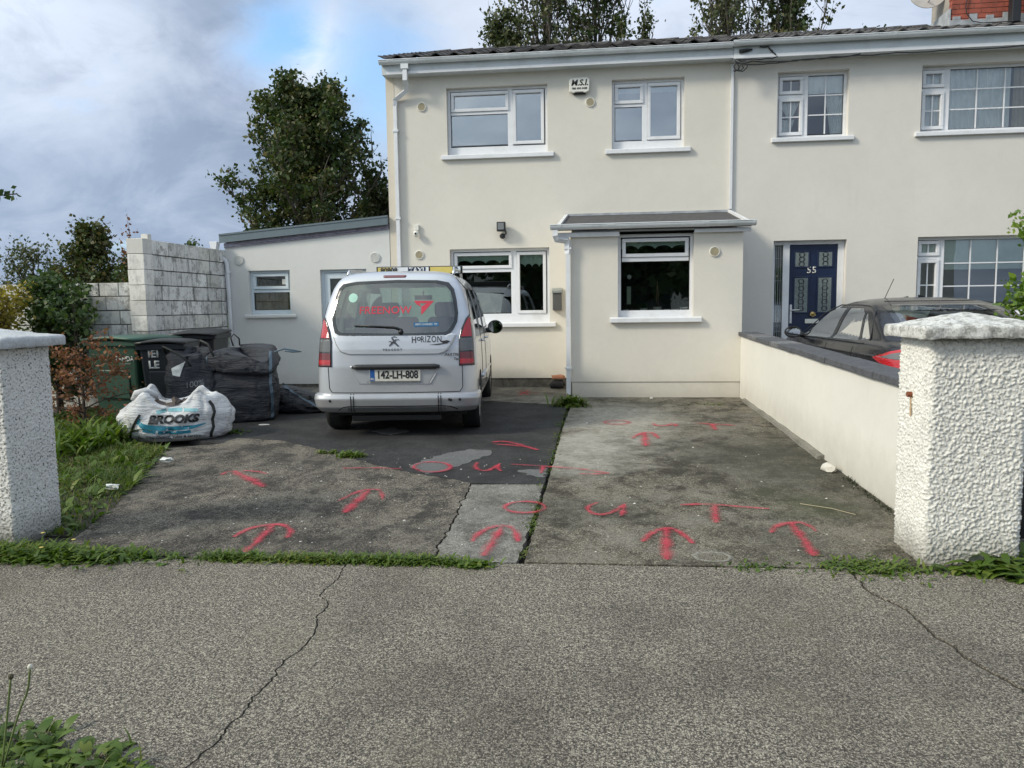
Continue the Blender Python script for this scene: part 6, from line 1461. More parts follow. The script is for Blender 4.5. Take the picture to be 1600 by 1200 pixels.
for s_ in (-1, 1):
    W2_ = lambda z: side_w(z, SL_)
    for q in sw_:
        me = polymesh([q]); wrap(me, lambda y, z: Vector((s_*(W2_(z)-.006), y, z)), .06); link('side_window', me, M['carglass2'], SC, smooth=True)
    tr = [(.94, 1.02), (1.2, 1.30), (1.45, 1.352), (1.8, 1.365), (2.4, 1.365), (2.75, 1.27), (3.0, 1.12), (3.25, .978)]
    MB().tube([(s_*(W2_(z)+.004), y, z) for y, z in tr], .007, 6).build('window_trim', M['black'], SC, smooth=True)
    MB().tube([(s_*(W2_(.985)+.006), y, .983) for y in (1.0, 1.6, 2.4, 3.2)], .007, 6).build('waist_trim', M['black'], SC, smooth=True)
    for yy_ in (1.22, 2.07, 3.2): MB().tube([(s_*(W2_(z)+.0005), yy_-.0+.12*(z < .7)*0, z) for z in np.linspace(.35, .98, 14)], .0035, 5).build('panel_gap', M['blackmatt'], SC)
    def lampf(u, z):   # u runs from the side (0) round the corner (1)
        L = lerp_levels(SL_, z); w_, ar, yr = L[3], L[4], L[1]
        ph = -math.pi/2+u*math.pi/2; sp = lambda v, e: math.copysign(abs(v)**e, v)
        if u < 0: return Vector((s_*-1*-(w_+.008) if False else s_*(w_+.008), yr+ar-u*1.2, z))
        x = w_*abs(math.sin(ph))**(2/3.2); y = yr+ar*(1-abs(math.cos(ph))**(2/3.2)); n_ = Vector((x/w_, -(1-(y-yr)/ar)*1.2, 0)).normalized()
        return Vector((s_*(x+n_.x*.008), y+n_.y*.008, z))
    for nm, mt, P_ in (('tail_light', 'red_lens', [(-.13, .87), (.15, .94), (.42, .975), (.62, .975), (.62, .79), (.3, .795), (.0, .83)]),):
        me = polymesh([P_]); wrap(me, lampf, .05); tlx = link(nm, me, M[mt], SC, smooth=True)
        me = polymesh([[(.0, .885), (.22, .925), (.42, .950), (.61, .952), (.61, .875), (.3, .873)]]); wrap(me, lambda u, z: lampf(u, z)+Vector((s_*.003, -.003, 0)), .05); link('lens', me, M['clear_lens'], tlx, smooth=True)
    mo = MB().lathe([(.001, -.06), (.06, -.05), (.09, 0), (.095, .05), (.001, .05)], (0, 0, 0), 'y', 20).build('door_mirror', M['blackpaint'], SC, smooth=50); mo.location = (s_*1.0, 3.05, 1.03); mo.scale = (1.1, -1, .8)
    mg = MB().lathe([(.08, 0), (.08, -.003), (.001, -.003)], (0, 0, 0), 'y', 20).build('mirror_glass', glassmat('dark_mirror_glass', .3, (.1, .1, .1)), mo); mg.location = (0, .056, 0)
    MB().tube([(s_*.85, 3.08, .99), (s_*.95, 3.06, 1.0)], .03, 8).build('mirror_arm', M['black'], SC, smooth=True)
    for y in (.95, 3.72): wheel(SC, s_*.80, y, s_, .32, .2)
    se = None
seam(SC, [(x, 1.40-.0*abs(x)) for x in (-.46, -.2, .2, .46)], .004, M['blackmatt'], 'roof_seam', 0, surf=sry)
me = polymesh([[(-.66, 1.03), (.66, 1.03), (.52, 1.35), (-.52, 1.35)]]); wrap(me, lambda x, z: Vector((x, lerp_levels(SL_, z)[2]-.25*(abs(x)/W2_(z))**3*.6, z)), .08); link('windscreen', me, M['carglass2'], SC, smooth=True)
for x in (-.36, .36):
    for (y0_, top) in ((1.0, 1.08), (2.0, 1.12)):
        se = MB(); se.prism([(x-.23, y0_+.15, .4), (x-.23, y0_+.65, .4), (x-.23, y0_+.65, .58), (x-.23, y0_+.28, .6), (x-.23, y0_+.10, top), (x-.23, y0_, top-.02)], (.46, 0, 0)); se.build('front_seat' if y0_ > 1.5 else 'rear_seat', cabm, SC, bevel=.05)
        MB().box(x-.12, x+.12, y0_-.02, y0_+.08, top, top+.16).build('headrest', cabm, SC, bevel=.04)
MB().box(-.7, .7, 2.95, 3.5, .75, .98).build('dashboard', cabm, SC, bevel=.04); MB().box(-.75, .75, .4, 3.4, .32, .36).build('cabin_floor', cabm, SC)
MB().box(-.62, .62, .55, 1.1, .96, .985).build('parcel_shelf', cabm, SC)
an = MB(); an.tube([(0, 1.62, 1.40), (0, 1.58, 1.43)], .014, 6); an.tube([(0, 1.60, 1.425), (.0, 1.36, 1.64)], .004, 5); ao = an.build('aerial', M['black'], SC); ao.location = (-.30, .35, .0)
# ================================================================== SPRAYED MARKS
M['spray'] = sprayp('pink_red_spray_paint', (.66, .045, .085))
def smoothline(P, it=2):
    P = [Vector(p) for p in P]
    for _ in range(it):
        Q = [P[0]]
        for a, b in zip(P[:-1], P[1:]): Q += [a.lerp(b, .25), a.lerp(b, .75)]
        Q.append(P[-1]); P = Q
    return P
def strokes(name, parent, lines, seed=0, dz=.005, **kw):
    vs, fs, uv = [], [], []
    for li, (pts, w) in enumerate(lines):
        P = [gpt(*p).xy for p in pts]; P = smoothline([Vector((p.x, p.y)) for p in P])
        Q = [P[0]]
        for p in P[1:]:
            while (p-Q[-1]).length > .03: Q.append(Q[-1]+(p-Q[-1]).normalized()*.03)
        Q.append(P[-1]); base = len(vs); n = len(Q)
        for i, p in enumerate(Q):
            d = (Q[min(i+1, n-1)]-Q[max(i-1, 0)]); d = d.normalized() if d.length > 1e-6 else Vector((1, 0)); nn = Vector((-d.y, d.x)); e = min(1, .55+.45*min(i, n-1-i)/4)
            ww = w*.5*1.35*e*(1+.25*noise.noise(Vector((p.x*6, p.y*6, seed))))
            for s_ in (-1, 1):
                q = p+nn*ww*s_; vs.append((q.x, q.y, gz(q.y)+dz+.004+li*.0012)); uv.append((i/n, .5+.5*s_))
        fs += [(base+2*i, base+2*i+1, base+2*i+3, base+2*i+2) for i in range(n-1)]
    me = bpy.data.meshes.new(name); me.from_pydata(vs, [], fs); ul = me.uv_layers.new(name='UVMap')
    for lp in me.loops: ul.data[lp.index].uv = uv[lp.vertex_index]
    return link(name, me, M['spray'], parent, **kw)
AG = 'red sprayed arrows on the drive'
A_ = [("faint red sprayed arrow leaning left, leftmost and furthest up on the dark concrete", [([(347, 743), (354, 738), (370, 737)], .06), ([(366, 738), (390, 750), (413, 762)], .10), ([(380, 737), (400, 738), (418, 742)], .05)]),
      ('red sprayed arrow nearest the left gate pillar', [([(365, 841), (388, 827), (420, 821), (444, 821), (455, 830), (449, 842)], .055), ([(427, 822), (407, 843), (383, 865)], .075)]),
      ('slanting red sprayed arrow in the middle of the dark left concrete', [([(529, 784), (559, 769), (581, 765), (597, 768), (598, 782)], .05), ([(577, 767), (559, 784), (538, 803)], .085)]),
      ('red sprayed arrow on the pale concrete strip', [([(739, 848), (742, 838), (765, 826), (788, 822), (805, 828), (810, 848)], .055), ([(784, 825), (769, 850), (755, 871)], .075)]),
      ('upright red sprayed arrow at the front of the right slab left of the cement ring', [([(1004, 848), (1020, 833), (1040, 825), (1062, 831), (1083, 851)], .055), ([(1040, 827), (1041, 850), (1043, 877)], .08)]),
      ('red sprayed arrow leaning left, the one nearest the right gate pillar', [([(1204, 834), (1214, 822), (1238, 817), (1260, 819), (1276, 832)], .055), ([(1236, 819), (1252, 840), (1272, 871)], .075)]),
      ('small far red arrow on the worn pale patch near the porch', [([(988, 686), (1000, 678), (1012, 676), (1022, 678), (1029, 686)], .07), ([(1007, 677), (1008, 688), (1009, 698)], .10)]),
      ('two slanting red dashes on the tarmac behind the van', [([(769, 692), (790, 690), (815, 697), (841, 704)], .07), ([(771, 695), (800, 697), (826, 700)], .05)]),
      ('faint red sprayed cross on the pale apron close to the house', [([(812, 612), (826, 617)], .08), ([(826, 611), (812, 618)], .08), ([(806, 616), (842, 614)], .05)])]
def ell(cx, cy, rx, ry, n=16, a0=-.5): return [(cx+rx*math.cos(a0+2*math.pi*i/n), cy+ry*math.sin(a0+2*math.pi*i/n)) for i in range(n+2)]
for i, (lab, ls) in enumerate(A_): strokes('sprayed_arrow' if i not in (7, 8) else 'sprayed_mark', None, ls, i, label=lab, cat='marking', group=AG if i not in (7, 8) else None)
WG = 'red sprayed words OUT'
def word(label, letters, loc, seed):
    t = thing('sprayed_word', tuple(gpt(*loc)), label, 'marking', WG)
    for k, (nm, ls) in enumerate(letters): strokes(nm, t, ls, seed+k, dz=.0055+.0006*k)
word('large red sprayed word OUT across the front of the drive', [('letter', [(ell(820, 794, 32, 9), .045)]), ('letter', [([(934, 787), (916, 793), (922, 804), (946, 807), (966, 798), (976, 789)], .05), ([(976, 789), (973, 800), (971, 808)], .055)]), ('letter', [([(1063, 791), (1104, 789), (1150, 793), (1202, 797)], .055), ([(1117, 792), (1118, 805), (1119, 819)], .075)])], (950, 797), 30)
word('red sprayed word OUT across tarmac and joint between a dash and an arrowhead', [('dash', [([(536, 733), (580, 732), (628, 734)], .05)]), ('letter', [(ell(675, 731, 29, 8), .055)]), ('letter', [([(746, 724), (741, 731), (751, 738), (767, 736), (781, 726)], .055), ([(781, 726), (776, 732), (783, 738)], .05)]), ('letter', [([(799, 727), (850, 730), (905, 734), (952, 741)], .045), ([(847, 730), (848, 736), (845, 741)], .06)]), ('arrow_head', [([(905, 742), (930, 743), (953, 741)], .05)])], (745, 733), 40)
word('far faint red sprayed word OUT in front of the porch', [('letter', [(ell(964, 661, 20, 3), .07)]), ('letter', [([(1020, 662), (1024, 666), (1042, 667), (1055, 661), (1056, 667)], .07)]), ('letter', [([(1086, 662), (1115, 664), (1149, 666)], .07), ([(1113, 664), (1118, 673)], .09)])], (1050, 664), 50)
# cement ring left by an old pole
p = gpt(1113, 870); mb = MB(); n = 40; vs = []
for i in range(n):
    a = 2*math.pi*i/n; j = 1+.12*noise.noise(Vector((math.cos(a)*2, math.sin(a)*2, 1)))
    for r_, z in ((.092*j, .001), (.089*j, .004), (.076*j, .004), (.072*j, .001)): vs.append((p.x+r_*math.cos(a)*1.25, p.y+r_*math.sin(a), gz(p.y)+z))
mb.add(vs, [(i*4+k, ((i+1) % n)*4+k, ((i+1) % n)*4+k+1, i*4+k+1) for i in range(n) for k in range(3)]); mb.build('cement_ring', M['kerb'], None, smooth=True, label='worn cement ring in the concrete between two front red arrows', cat='patch', fixn=True)
# straw and bits
MB().tube([(1.42, 5.55, gz(5.6)+.008), (1.6, 5.42, gz(5.5)+.012), (1.72, 5.30, gz(5.3)+.006)], .002, 5).build('dry_stalk', simple('dry_straw', (.45, .38, .25), .8), None, label='dry pale stalk lying on the right slab near the wall', cat='stalk')
r = random.Random(77)
pm = simple('pale_grit', (.50, .49, .45), .9)
mb = MB()
for i in range(260):
    x, y = (r.uniform(-3.2, -.5), r.uniform(4.4, 7.2)) if i < 150 else (r.uniform(-.4, 2), r.uniform(4.4, 11))
    s_ = r.uniform(.003, .009)*(1 if r.random() < .93 else 2); z = gz(y); a = r.uniform(0, 3); c, d = math.cos(a)*s_, math.sin(a)*s_
    mb.add([(x+c, y+d, z), (x-d, y+c, z), (x-c, y-d, z), (x+d*.8, y-c, z), (x+s_*.2, y, z+s_*.5)], [(0, 1, 4), (1, 2, 4), (2, 3, 4), (3, 0, 4)])
mb.build('loose_grit', pm, None, kind='stuff', label='pale grit and crumbs scattered over the drive concrete', cat='grit')
for i, (x, y, lab) in enumerate(((-3.95, 6.55, 'crumpled white wrapper on the grass further from the pavement'), (-3.82, 5.55, 'crumpled white wrapper on the grass nearer the left pillar'))):
    lump('wrapper', (x, y, gz(y)+.05), (.06, .035, .018), M['print_w'], lab, 'litter', 20+i, rough_=.5)
p = gpt(413, 664); lump('wrapper', (p.x, p.y, p.z), (.07, .03, .006), M['pot'], 'flat pale scrap on the tarmac in front of the dark bulk bag', 'litter', 23)

# ================================================================== GRASS, WEEDS
M['grass'] = leafmat('grass_blade', [(.03, .055, .010), (.06, .105, .016), (.11, .15, .028), (.20, .17, .06)], .6, .3)
M['weed'] = leafmat('weed_leaf', [(.03, .06, .010), (.065, .12, .016), (.12, .18, .028), (.21, .21, .05)], .5, .3)
M['dry'] = leafmat('dry_grass', [(.16, .13, .06), (.25, .19, .09), (.30, .25, .13)], .8, .2)
rng = np.random.default_rng(11)
def inpoly(P, poly):
    x, y = P[:, 0], P[:, 1]; ins = np.zeros(len(P), bool); n = len(poly)
    for i in range(n):
        a, b = poly[i], poly[(i+1) % n]
        c = ((a[1] > y) != (b[1] > y)) & (x < (b[0]-a[0])*(y-a[1])/((b[1]-a[1]) if b[1] != a[1] else 1e-9)+a[0]); ins ^= c
    return ins
def gzn(y): return SL*np.maximum(0, y-YE)
def tuft(name, P, h0, h1, w, mat, label, cat='weed', kind='stuff', elev=(.7, 1.55), curl=1.3, prof=None, K=3, group=None):
    """P: Nx3 bases"""
    n = len(P); me = ribbons(name, P, rng.uniform(0, 6.283, n), rng.uniform(h0, h1, n), rng.uniform(w*.6, w*1.3, n), rng.uniform(elev[0], elev[1], n), rng, K, curl, prof or [1.0]*K+[.1])
    return link(name, me, mat, None, kind=kind, label=label, cat=cat, group=group)
LEAFP = [.35, .9, 1.15, .8, .1]
# lawn left of the drive
le = [(p.x, p.y) for p in left_edge]
poly = [(le[0][0], le[0][1])]+le[1:]+[(-3.42, 4.5), (-7.2, 4.5), (-7.2, 10.2), (-6.4, 10.2), (-6.3, 8.7), (-5.25, 8.0), (-4.75, 7.45)]
P = rng.uniform((-7.2, 4.5), (-3.3, 10.2), (90000, 2)); P = P[inpoly(P, poly)]
d = np.array([noise.noise(Vector((a*1.6, b*1.6, 3))) for a, b in P]); keep = rng.random(len(P)) < (.62+d*.9); P = P[keep][:26000]
hs = np.array([.5+.9*max(0, noise.noise(Vector((a*1.1+4, b*1.1, 1)))+.3) for a, b in P])
MB().add([(x, y, gz(y)+.002) for x, y in poly], [tuple(t) for t in tessellate_polygon([[Vector((x, y, 0)) for x, y in poly]])]).build('grass_bed', M['soil'], None, kind='structure')
n = len(P); P3 = np.column_stack([P, gzn(P[:, 1])])
me = ribbons('lawn_grass', P3, rng.uniform(0, 6.283, n), rng.uniform(.05, .15, n)*hs, rng.uniform(.004, .009, n), rng.uniform(.6, 1.5, n), rng, 3, 1.2, [1, .9, .6, .05]); link('lawn_grass', me, M['grass'], None, kind='stuff', label='rough green grass between the left pillar and the bins', cat='grass')
k = rng.choice(n, 3600, replace=False); me = ribbons('lawn_weeds', P3[k], rng.uniform(0, 6.283, 3600), rng.uniform(.06, .18, 3600)*hs[k], rng.uniform(.02, .045, 3600), rng.uniform(.2, 1.3, 3600), rng, 4, 1.2, LEAFP)
link('lawn_weeds', me, M['weed'], None, kind='stuff', label='broad-leaved weeds growing through the left grass', cat='weeds')
k = rng.choice(n, 4200, replace=False); me = ribbons('dry_grass', P3[k], rng.uniform(0, 6.283, 4200), rng.uniform(.04, .12, 4200), rng.uniform(.003, .007, 4200), rng.uniform(.2, 1.3, 4200), rng, 3, 1.0, [1, .9, .6, .05]); link('dry_grass', me, M['dry'], None, kind='stuff', label='dry straw-coloured blades among the left grass', cat='grass')
# tall dark clump behind, beside the sack
P = rng.normal((-5.1, 7.6), (.45, .5), (1500, 2)); P = P[(P[:, 0] < -4.9-(8.2-P[:, 1])*.1)]; P3 = np.column_stack([P, gzn(P[:, 1])])
tuft('tall_weeds', P3, .15, .42, .028, M['weed'], 'taller dark green weeds beside the white sack', elev=(.8, 1.5), K=4, prof=LEAFP, curl=1.4, cat='weeds')
# weeds along the pavement joint
xs = rng.uniform(-4.6, -.72, 15000); dens = np.array([.5+noise.noise(Vector((x*2.2, 0, 7)))*1.2+.5*noise.noise(Vector((x*7, 0, 2))) for x in xs]); dens += (xs < -3.1)*.5
kk = rng.random(15000) < dens; xs = xs[kk]; n = len(xs); sp = np.where(xs < -3.2, .055, .028)
yb = 4.175+(xs+1.5)*.012-np.where(xs < -3.2, .0, 0)+rng.normal(0, 1, n)*sp
P3 = np.column_stack([xs, yb, np.full(n, -.005)])
me = ribbons('joint_weeds', P3, rng.uniform(0, 6.283, n), rng.uniform(.03, .09, n)*np.where(xs < -3.2, 1.4, 1), rng.uniform(.004, .014, n), rng.uniform(.2, 1.4, n), rng, 4, 1.5, LEAFP)
link('joint_weeds', me, M['weed'], None, kind='stuff', label='strip of low green weeds along the joint of pavement and left drive', cat='weeds')
def clump(px, py, n, rad_, h, label, leaf=.02, kd=None, mat='weed', name='weed_clump', elev=(.2, 1.4), cat='weed', ry=None, xy=None):
    c = gpt(px, py) if xy is None else Vector((*xy, gz(xy[1]))); P = rng.normal((c.x, c.y), (rad_, ry or rad_*.45), (n, 2)); P3 = np.column_stack([P, gzn(P[:, 1])-.004])
    return tuft(name, P3, h*.5, h, leaf, M[mat], label, elev=elev, K=4, prof=LEAFP, curl=1.5, kind=kd, cat=cat)
clump(742, 884, 120, .055, .07, 'small green weed in the pavement joint below the arrow on the pale strip')
clump(548, 714, 130, .06, .12, 'bright green weed on the edge of the tarmac behind the van')
clump(515, 708, 90, .06, .07, 'yellowing weed left of the bright one at the tarmac edge', mat='grass')
clump(892, 634, 420, .085, .26, 'leafy green weed at the foot of the porch downpipe', leaf=.022)
clump(150, 866, 420, .16, .06, 'low weeds in the joint just right of the left pillar foot', leaf=.014, ry=.06)
clump(358, 676, 130, .10, .10, 'low green weed beside the right end of the white sack')
clump(1105, 632, 60, .16, .04, 'thin weed on the slab in front of the porch', kd='stuff')
clump(1182, 886, 110, .10, .04, 'sparse small weed in the pavement joint right of the cement ring', leaf=.012, kd='stuff')
clump(1370, 888, 420, .17, .075, 'wide low weed in the pavement joint left of the white roughcast pillar', leaf=.014, kd='stuff')
clump(1578, 893, 260, .14, .20, 'dandelion-like leafy weed at the front right foot of the white pillar', leaf=.034, ry=.07, elev=(.2, 1.2))
clump(855, 600, 60, .06, .16, 'straggly weed by the rubble at the porch corner', leaf=.02, kd='stuff')
clump(70, 872, 1100, .28, .12, 'thick leafy weeds at the foot of the grey pebble-dashed pillar', leaf=.02, ry=.055)
# centre joint
ys_ = rng.uniform(4.3, 10.6, 4200); dj = np.array([.25+noise.noise(Vector((y*2.5, 3, 0)))*1.3 for y in ys_]); ys_ = ys_[rng.random(4200) < dj]; n = len(ys_)
P3 = np.column_stack([XJ-.025+rng.normal(0, .018, n)*np.where(ys_ < 6, 1, 1.6), ys_, gzn(ys_)-.01])
me = ribbons('joint_moss', P3, rng.uniform(0, 6.283, n), rng.uniform(.015, .045, n), rng.uniform(.005, .014, n), rng.uniform(.2, 1.3, n), rng, 3, 1.5, [.6, 1, .8, .1])
link('joint_moss', me, M['grass'], None, kind='stuff', label='thin line of weeds and moss in the long joint up the middle of the drive', cat='weeds')
# foot of the boundary wall
ys_ = rng.uniform(4.85, 6.4, 700); P3 = np.column_stack([2.0-np.abs(rng.normal(0, .02, 700)), ys_, gzn(ys_)-.01])
me = ribbons('wall_foot_moss', P3, rng.uniform(0, 6.283, 700), rng.uniform(.01, .05, 700), rng.uniform(.004, .01, 700), rng.uniform(.5, 1.5, 700), rng, 3, 1.2, [.6, 1, .8, .1])
link('wall_foot_moss', me, simple('dark_moss', (.035, .04, .02), .9), None, kind='stuff', label='dark moss along the foot of the boundary wall', cat='moss')
# verge in the near left corner
P = rng.uniform((-3.2, .52), (-1.38, 2.42), (14000, 2)); lim = 2.36-(P[:, 0]+2.1)*.28+.05*np.sin(P[:, 0]*19)+.03*np.sin(P[:, 0]*47); P = P[P[:, 1] < lim]
MB().box(-3.3, -1.5, .515, 2.1, -.02, .012).build('verge_soil', M['soil'], None, kind='structure')
k = rng.random(len(P)) < .35; n = k.sum(); P3 = np.column_stack([P[k], np.full(n, .0)])
me = ribbons('verge_grass', P3, rng.uniform(0, 6.283, n), rng.uniform(.04, .09, n), rng.uniform(.004, .008, n), rng.uniform(.5, 1.4, n), rng, 4, 1.3, [1, 1, .8, .5, .05]); link('verge_grass', me, M['grass'], None, kind='stuff', label='short grass of the verge in the near left corner', cat='grass')
k = rng.random(len(P)) < .42; n = k.sum(); P3 = np.column_stack([P[k], np.full(n, .0)])
me = ribbons('verge_weeds', P3, rng.uniform(0, 6.283, n), rng.uniform(.05, .10, n), rng.uniform(.018, .036, n), rng.uniform(.2, 1.2, n), rng, 5, 1.5, [.3, .8, 1.1, 1.1, .7, .1]); link('verge_weeds', me, M['weed'], None, kind='stuff', label='broad clover-like leaves of the verge in the near left corner', cat='weeds')
st_ = simple('green_stem', (.16, .20, .07), .6); hd_ = simple('spent_dandelion_head', (.08, .07, .04), .9); hw = simple('pale_seed_base', (.62, .6, .5), .8)
for i, (pts, mt, lab) in enumerate((([(0, 1160), (12, 1110), (17, 1058)], hd_, 'spent dandelion stalk with dark head, left of two in the near corner'), ([(0, 1140), (30, 1110), (44, 1080), (47, 1043)], hw, 'spent dandelion stalk with pale head, right of two in the near corner'))):
    t = thing('dandelion', (-2.2, 2.15, 0), lab, 'dandelion', 'spent dandelions in the verge')
    Yd = 2.10; P = [onY(px, py, Yd) for px, py in pts]; P[0].z = .02; MB().tube(smoothline(P, 1), .0035, 6).build('stalk', st_, t, smooth=True)
    MB().lathe([(.002, -.008), (.007, -.004), (.008, .004), (.004, .010), (.001, .011)], P[-1], 'z', 10).build('flower_head', mt, t, smooth=True)
for i, (x, y, z) in enumerate(((-3.12, 4.14, .10), (-3.33, 4.16, .13), (-3.3, 4.1, .06))):
    t = thing('hawkbit', (x, y, 0), ('small yellow flower at the foot of the left pillar, the one nearest the drive', 'small yellow flower highest by the left pillar foot', 'small yellow flower lowest by the left pillar foot')[i], 'flower', 'yellow flowers by the left pillar')
    MB().tube([(x, y, 0), (x+.005, y, z)], .002, 4).build('stalk', st_, t); MB().lathe([(.001, 0), (.011, .003), (.012, .006), (.001, .009)], (x+.005, y, z), 'z', 10).build('flower_head', M['yel'], t)

# ================================================================== SHRUBS AND TREES
M['bark'] = simple('grey_brown_bark', (.10, .085, .065), .9, var=.35, vs=6, bump=.8, bs=20)
M['twig'] = simple('dark_twig', (.06, .045, .035), .9, var=.3)
M['leaf_maple'] = leafmat('maple_leaf', [(.022, .042, .013), (.038, .066, .020), (.06, .088, .026), (.10, .10, .034), (.17, .12, .045)], .5, .22)
M['leaf_poplar'] = leafmat('poplar_leaf', [(.04, .055, .025), (.07, .09, .04), (.12, .13, .06), (.19, .18, .10)], .45, .2)
M['leaf_brownish'] = leafmat('turning_leaf', [(.025, .045, .014), (.05, .075, .02), (.10, .09, .03), (.17, .11, .04)], .55, .25)
M['leaf_brown'] = leafmat('dead_red_leaf', [(.12, .04, .022), (.20, .075, .04), (.30, .15, .08), (.17, .06, .035)], .8, .2)
M['leaf_hedge'] = leafmat('dark_shrub_leaf', [(.02, .04, .012), (.04, .075, .02), (.07, .11, .03), (.11, .11, .04)], .5, .25)
M['leaf_yellow'] = leafmat('yellowing_leaf', [(.10, .11, .02), (.22, .18, .03), (.34, .25, .05), (.16, .15, .04)], .6, .35)
M['leaf_laurel'] = leafmat('laurel_leaf', [(.05, .10, .015), (.10, .18, .025), (.18, .27, .04), (.26, .32, .07)], .35, .3)
def tree(name, label, cat, base, H, crown, nlimb, leafm, leafsize, nleaf, seed, rise=.6, tr=.18, first=.25, spread=1.0, puff=.32, group=None, droop=0.0, sub=5, lean=(0, 0), gap=.0, barkm=None, subl=.45, rag=.3):
    """trunk > limbs > branches; leaves gather on the outer branches. crown(t) = crown radius at height share t"""
    r = random.Random(seed); rg2 = np.random.default_rng(seed); T = thing(name, base, label, cat, group)
    b = Vector(base); mb = MB(); trunk = []
    for i in range(9):
        t = i/8; trunk.append(b+Vector((lean[0]*t+.10*H*.08*noise.noise(Vector((t*3, seed, 0))), lean[1]*t+.1*H*.08*noise.noise(Vector((t*3, seed, 5))), H*.93*t)))
    mb.tube(trunk, [tr*(1-.88*i/8) for i in range(9)], 9)
    def inside(q, m=1.0):
        h_ = (q.z-b.z)/H; tt = trunk[min(8, max(0, int(h_*8)))]
        return h_ < 1.0*m and math.hypot(q.x-tt.x, q.y-tt.y) < crown(min(1, max(0, h_)))*spread*1.08*m
    def at(t): f = t*8; i = min(7, int(f)); return trunk[i].lerp(trunk[i+1], f-i)
    C = []
    for k in range(nlimb):
        t = first+(.97-first)*((k+.5)/nlimb)**.9; az = k*2.39996+r.uniform(-.35, .35); o = at(t); R = crown(min(1, t+.12))*spread*r.uniform(.75, 1.12)
        e = rise*(.55+.75*t)+r.uniform(-.15, .15); d = Vector((math.cos(az)*math.cos(e), math.sin(az)*math.cos(e), math.sin(e))); L = max(.3, R/max(.35, math.cos(e)))
        P = [o]; dd = d.copy()
        for s_ in range(6):
            dd = (dd+Vector((r.uniform(-.16, .16), r.uniform(-.16, .16), .10-droop*.12))).normalized(); P.append(P[-1]+dd*L/6)
        r0 = tr*(1-.85*t)*.5; P_in = [q for q in P if inside(q)] if P else P; P_in = P[:max(2, len(P_in))]; mb.tube(P_in, [r0*(1-.85*i/6) for i in range(len(P_in))], 6)
        for s_ in range(1, 7):
            for q in range(sub if s_ > 1 else 2):
                dv = (P[s_]-P[s_-1]).normalized(); sd_ = Vector((r.uniform(-1, 1), r.uniform(-1, 1), r.uniform(-.5, .9)+rise*.5)).normalized(); dv2 = (dv*.6+sd_).normalized(); l2 = L*subl*r.uniform(.35, 1)*(1-.08*s_)
                Q = [P[s_-1].lerp(P[s_], r.random())]
                for z_ in range(3): dv2 = (dv2+Vector((r.uniform(-.2, .2), r.uniform(-.2, .2), .08-droop*.2))).normalized(); Q.append(Q[-1]+dv2*l2/3)
                if inside(Q[-1], 1.04) and inside(Q[0]): mb.tube(Q, [r0*.3, r0*.22, r0*.14, r0*.05], 4, caps=False)
                for z_ in (1.6, 2.3, 3.0):
                    i0 = min(2, int(z_)); pt = Q[i0].lerp(Q[i0+1], min(1, z_-i0))
                    if r.random() > gap: C.append(tuple(pt+Vector((r.uniform(-1, 1), r.uniform(-1, 1), r.uniform(-1, 1)))*puff*.35))
    tk = mb.build('trunk', barkm or M['bark'], T, smooth=True)
    C = np.array(C)
    hh = (C[:, 2]-b.z)/H; tx = np.array([trunk[min(8, max(0, int(q*8)))][:] for q in hh]); rr_ = np.hypot(C[:, 0]-tx[:, 0], C[:, 1]-tx[:, 1])
    lim = np.array([crown(min(1, max(0, q))) for q in hh])*spread*(1.0+rag*1.6*np.array([noise.noise(Vector(c)*(2.6/max(.6, spread*crown(.5)))) for c in C]))
    ok = (rr_ < lim) & (hh < 1.0+.03*rg2.normal(size=len(C))); C = C[ok] if ok.sum() > 20 else C
    w = rg2.random(len(C))**1.5+.15; idx = rg2.choice(len(C), nleaf, p=w/w.sum()); off_ = rg2.normal(size=(nleaf, 3))*puff*.42*np.array([1, 1, .8]); PT = C[idx]+off_
    me = quads_mesh('crown', leaf_arrays(PT, leafsize, rg2)); link('crown', me, leafm, T)
    return T
cr = lambda R, lo=.5, top=.25: (lambda t: R*min(1, lo+(1-lo)*t/.45) if t < .45 else R*(1-(1-top)*((t-.45)/.55)**1.6))
tree('maple_tree', 'big dark maple tree turning brown behind the lean-to annex', 'tree', (-8.55, 22.5, 0), 8.0, lambda t: 2.75 if t < .55 else 2.75*(1-((t-.55)/.45)**1.6*.62), 44, M['leaf_maple'], .080, 37000, 5, rag=.16, rise=.62, tr=.22, first=.14, puff=.30, sub=5, gap=.3)
tree('low_tree', 'brownish low tree under the right side of the maple', 'tree', (-6.6, 24, 0), 5.4, cr(1.9, .8, .5), 18, M['leaf_poplar'], .075, 11000, 8, rise=.7, tr=.12, first=.2, puff=.34)
TG = 'tall trees behind the roof'
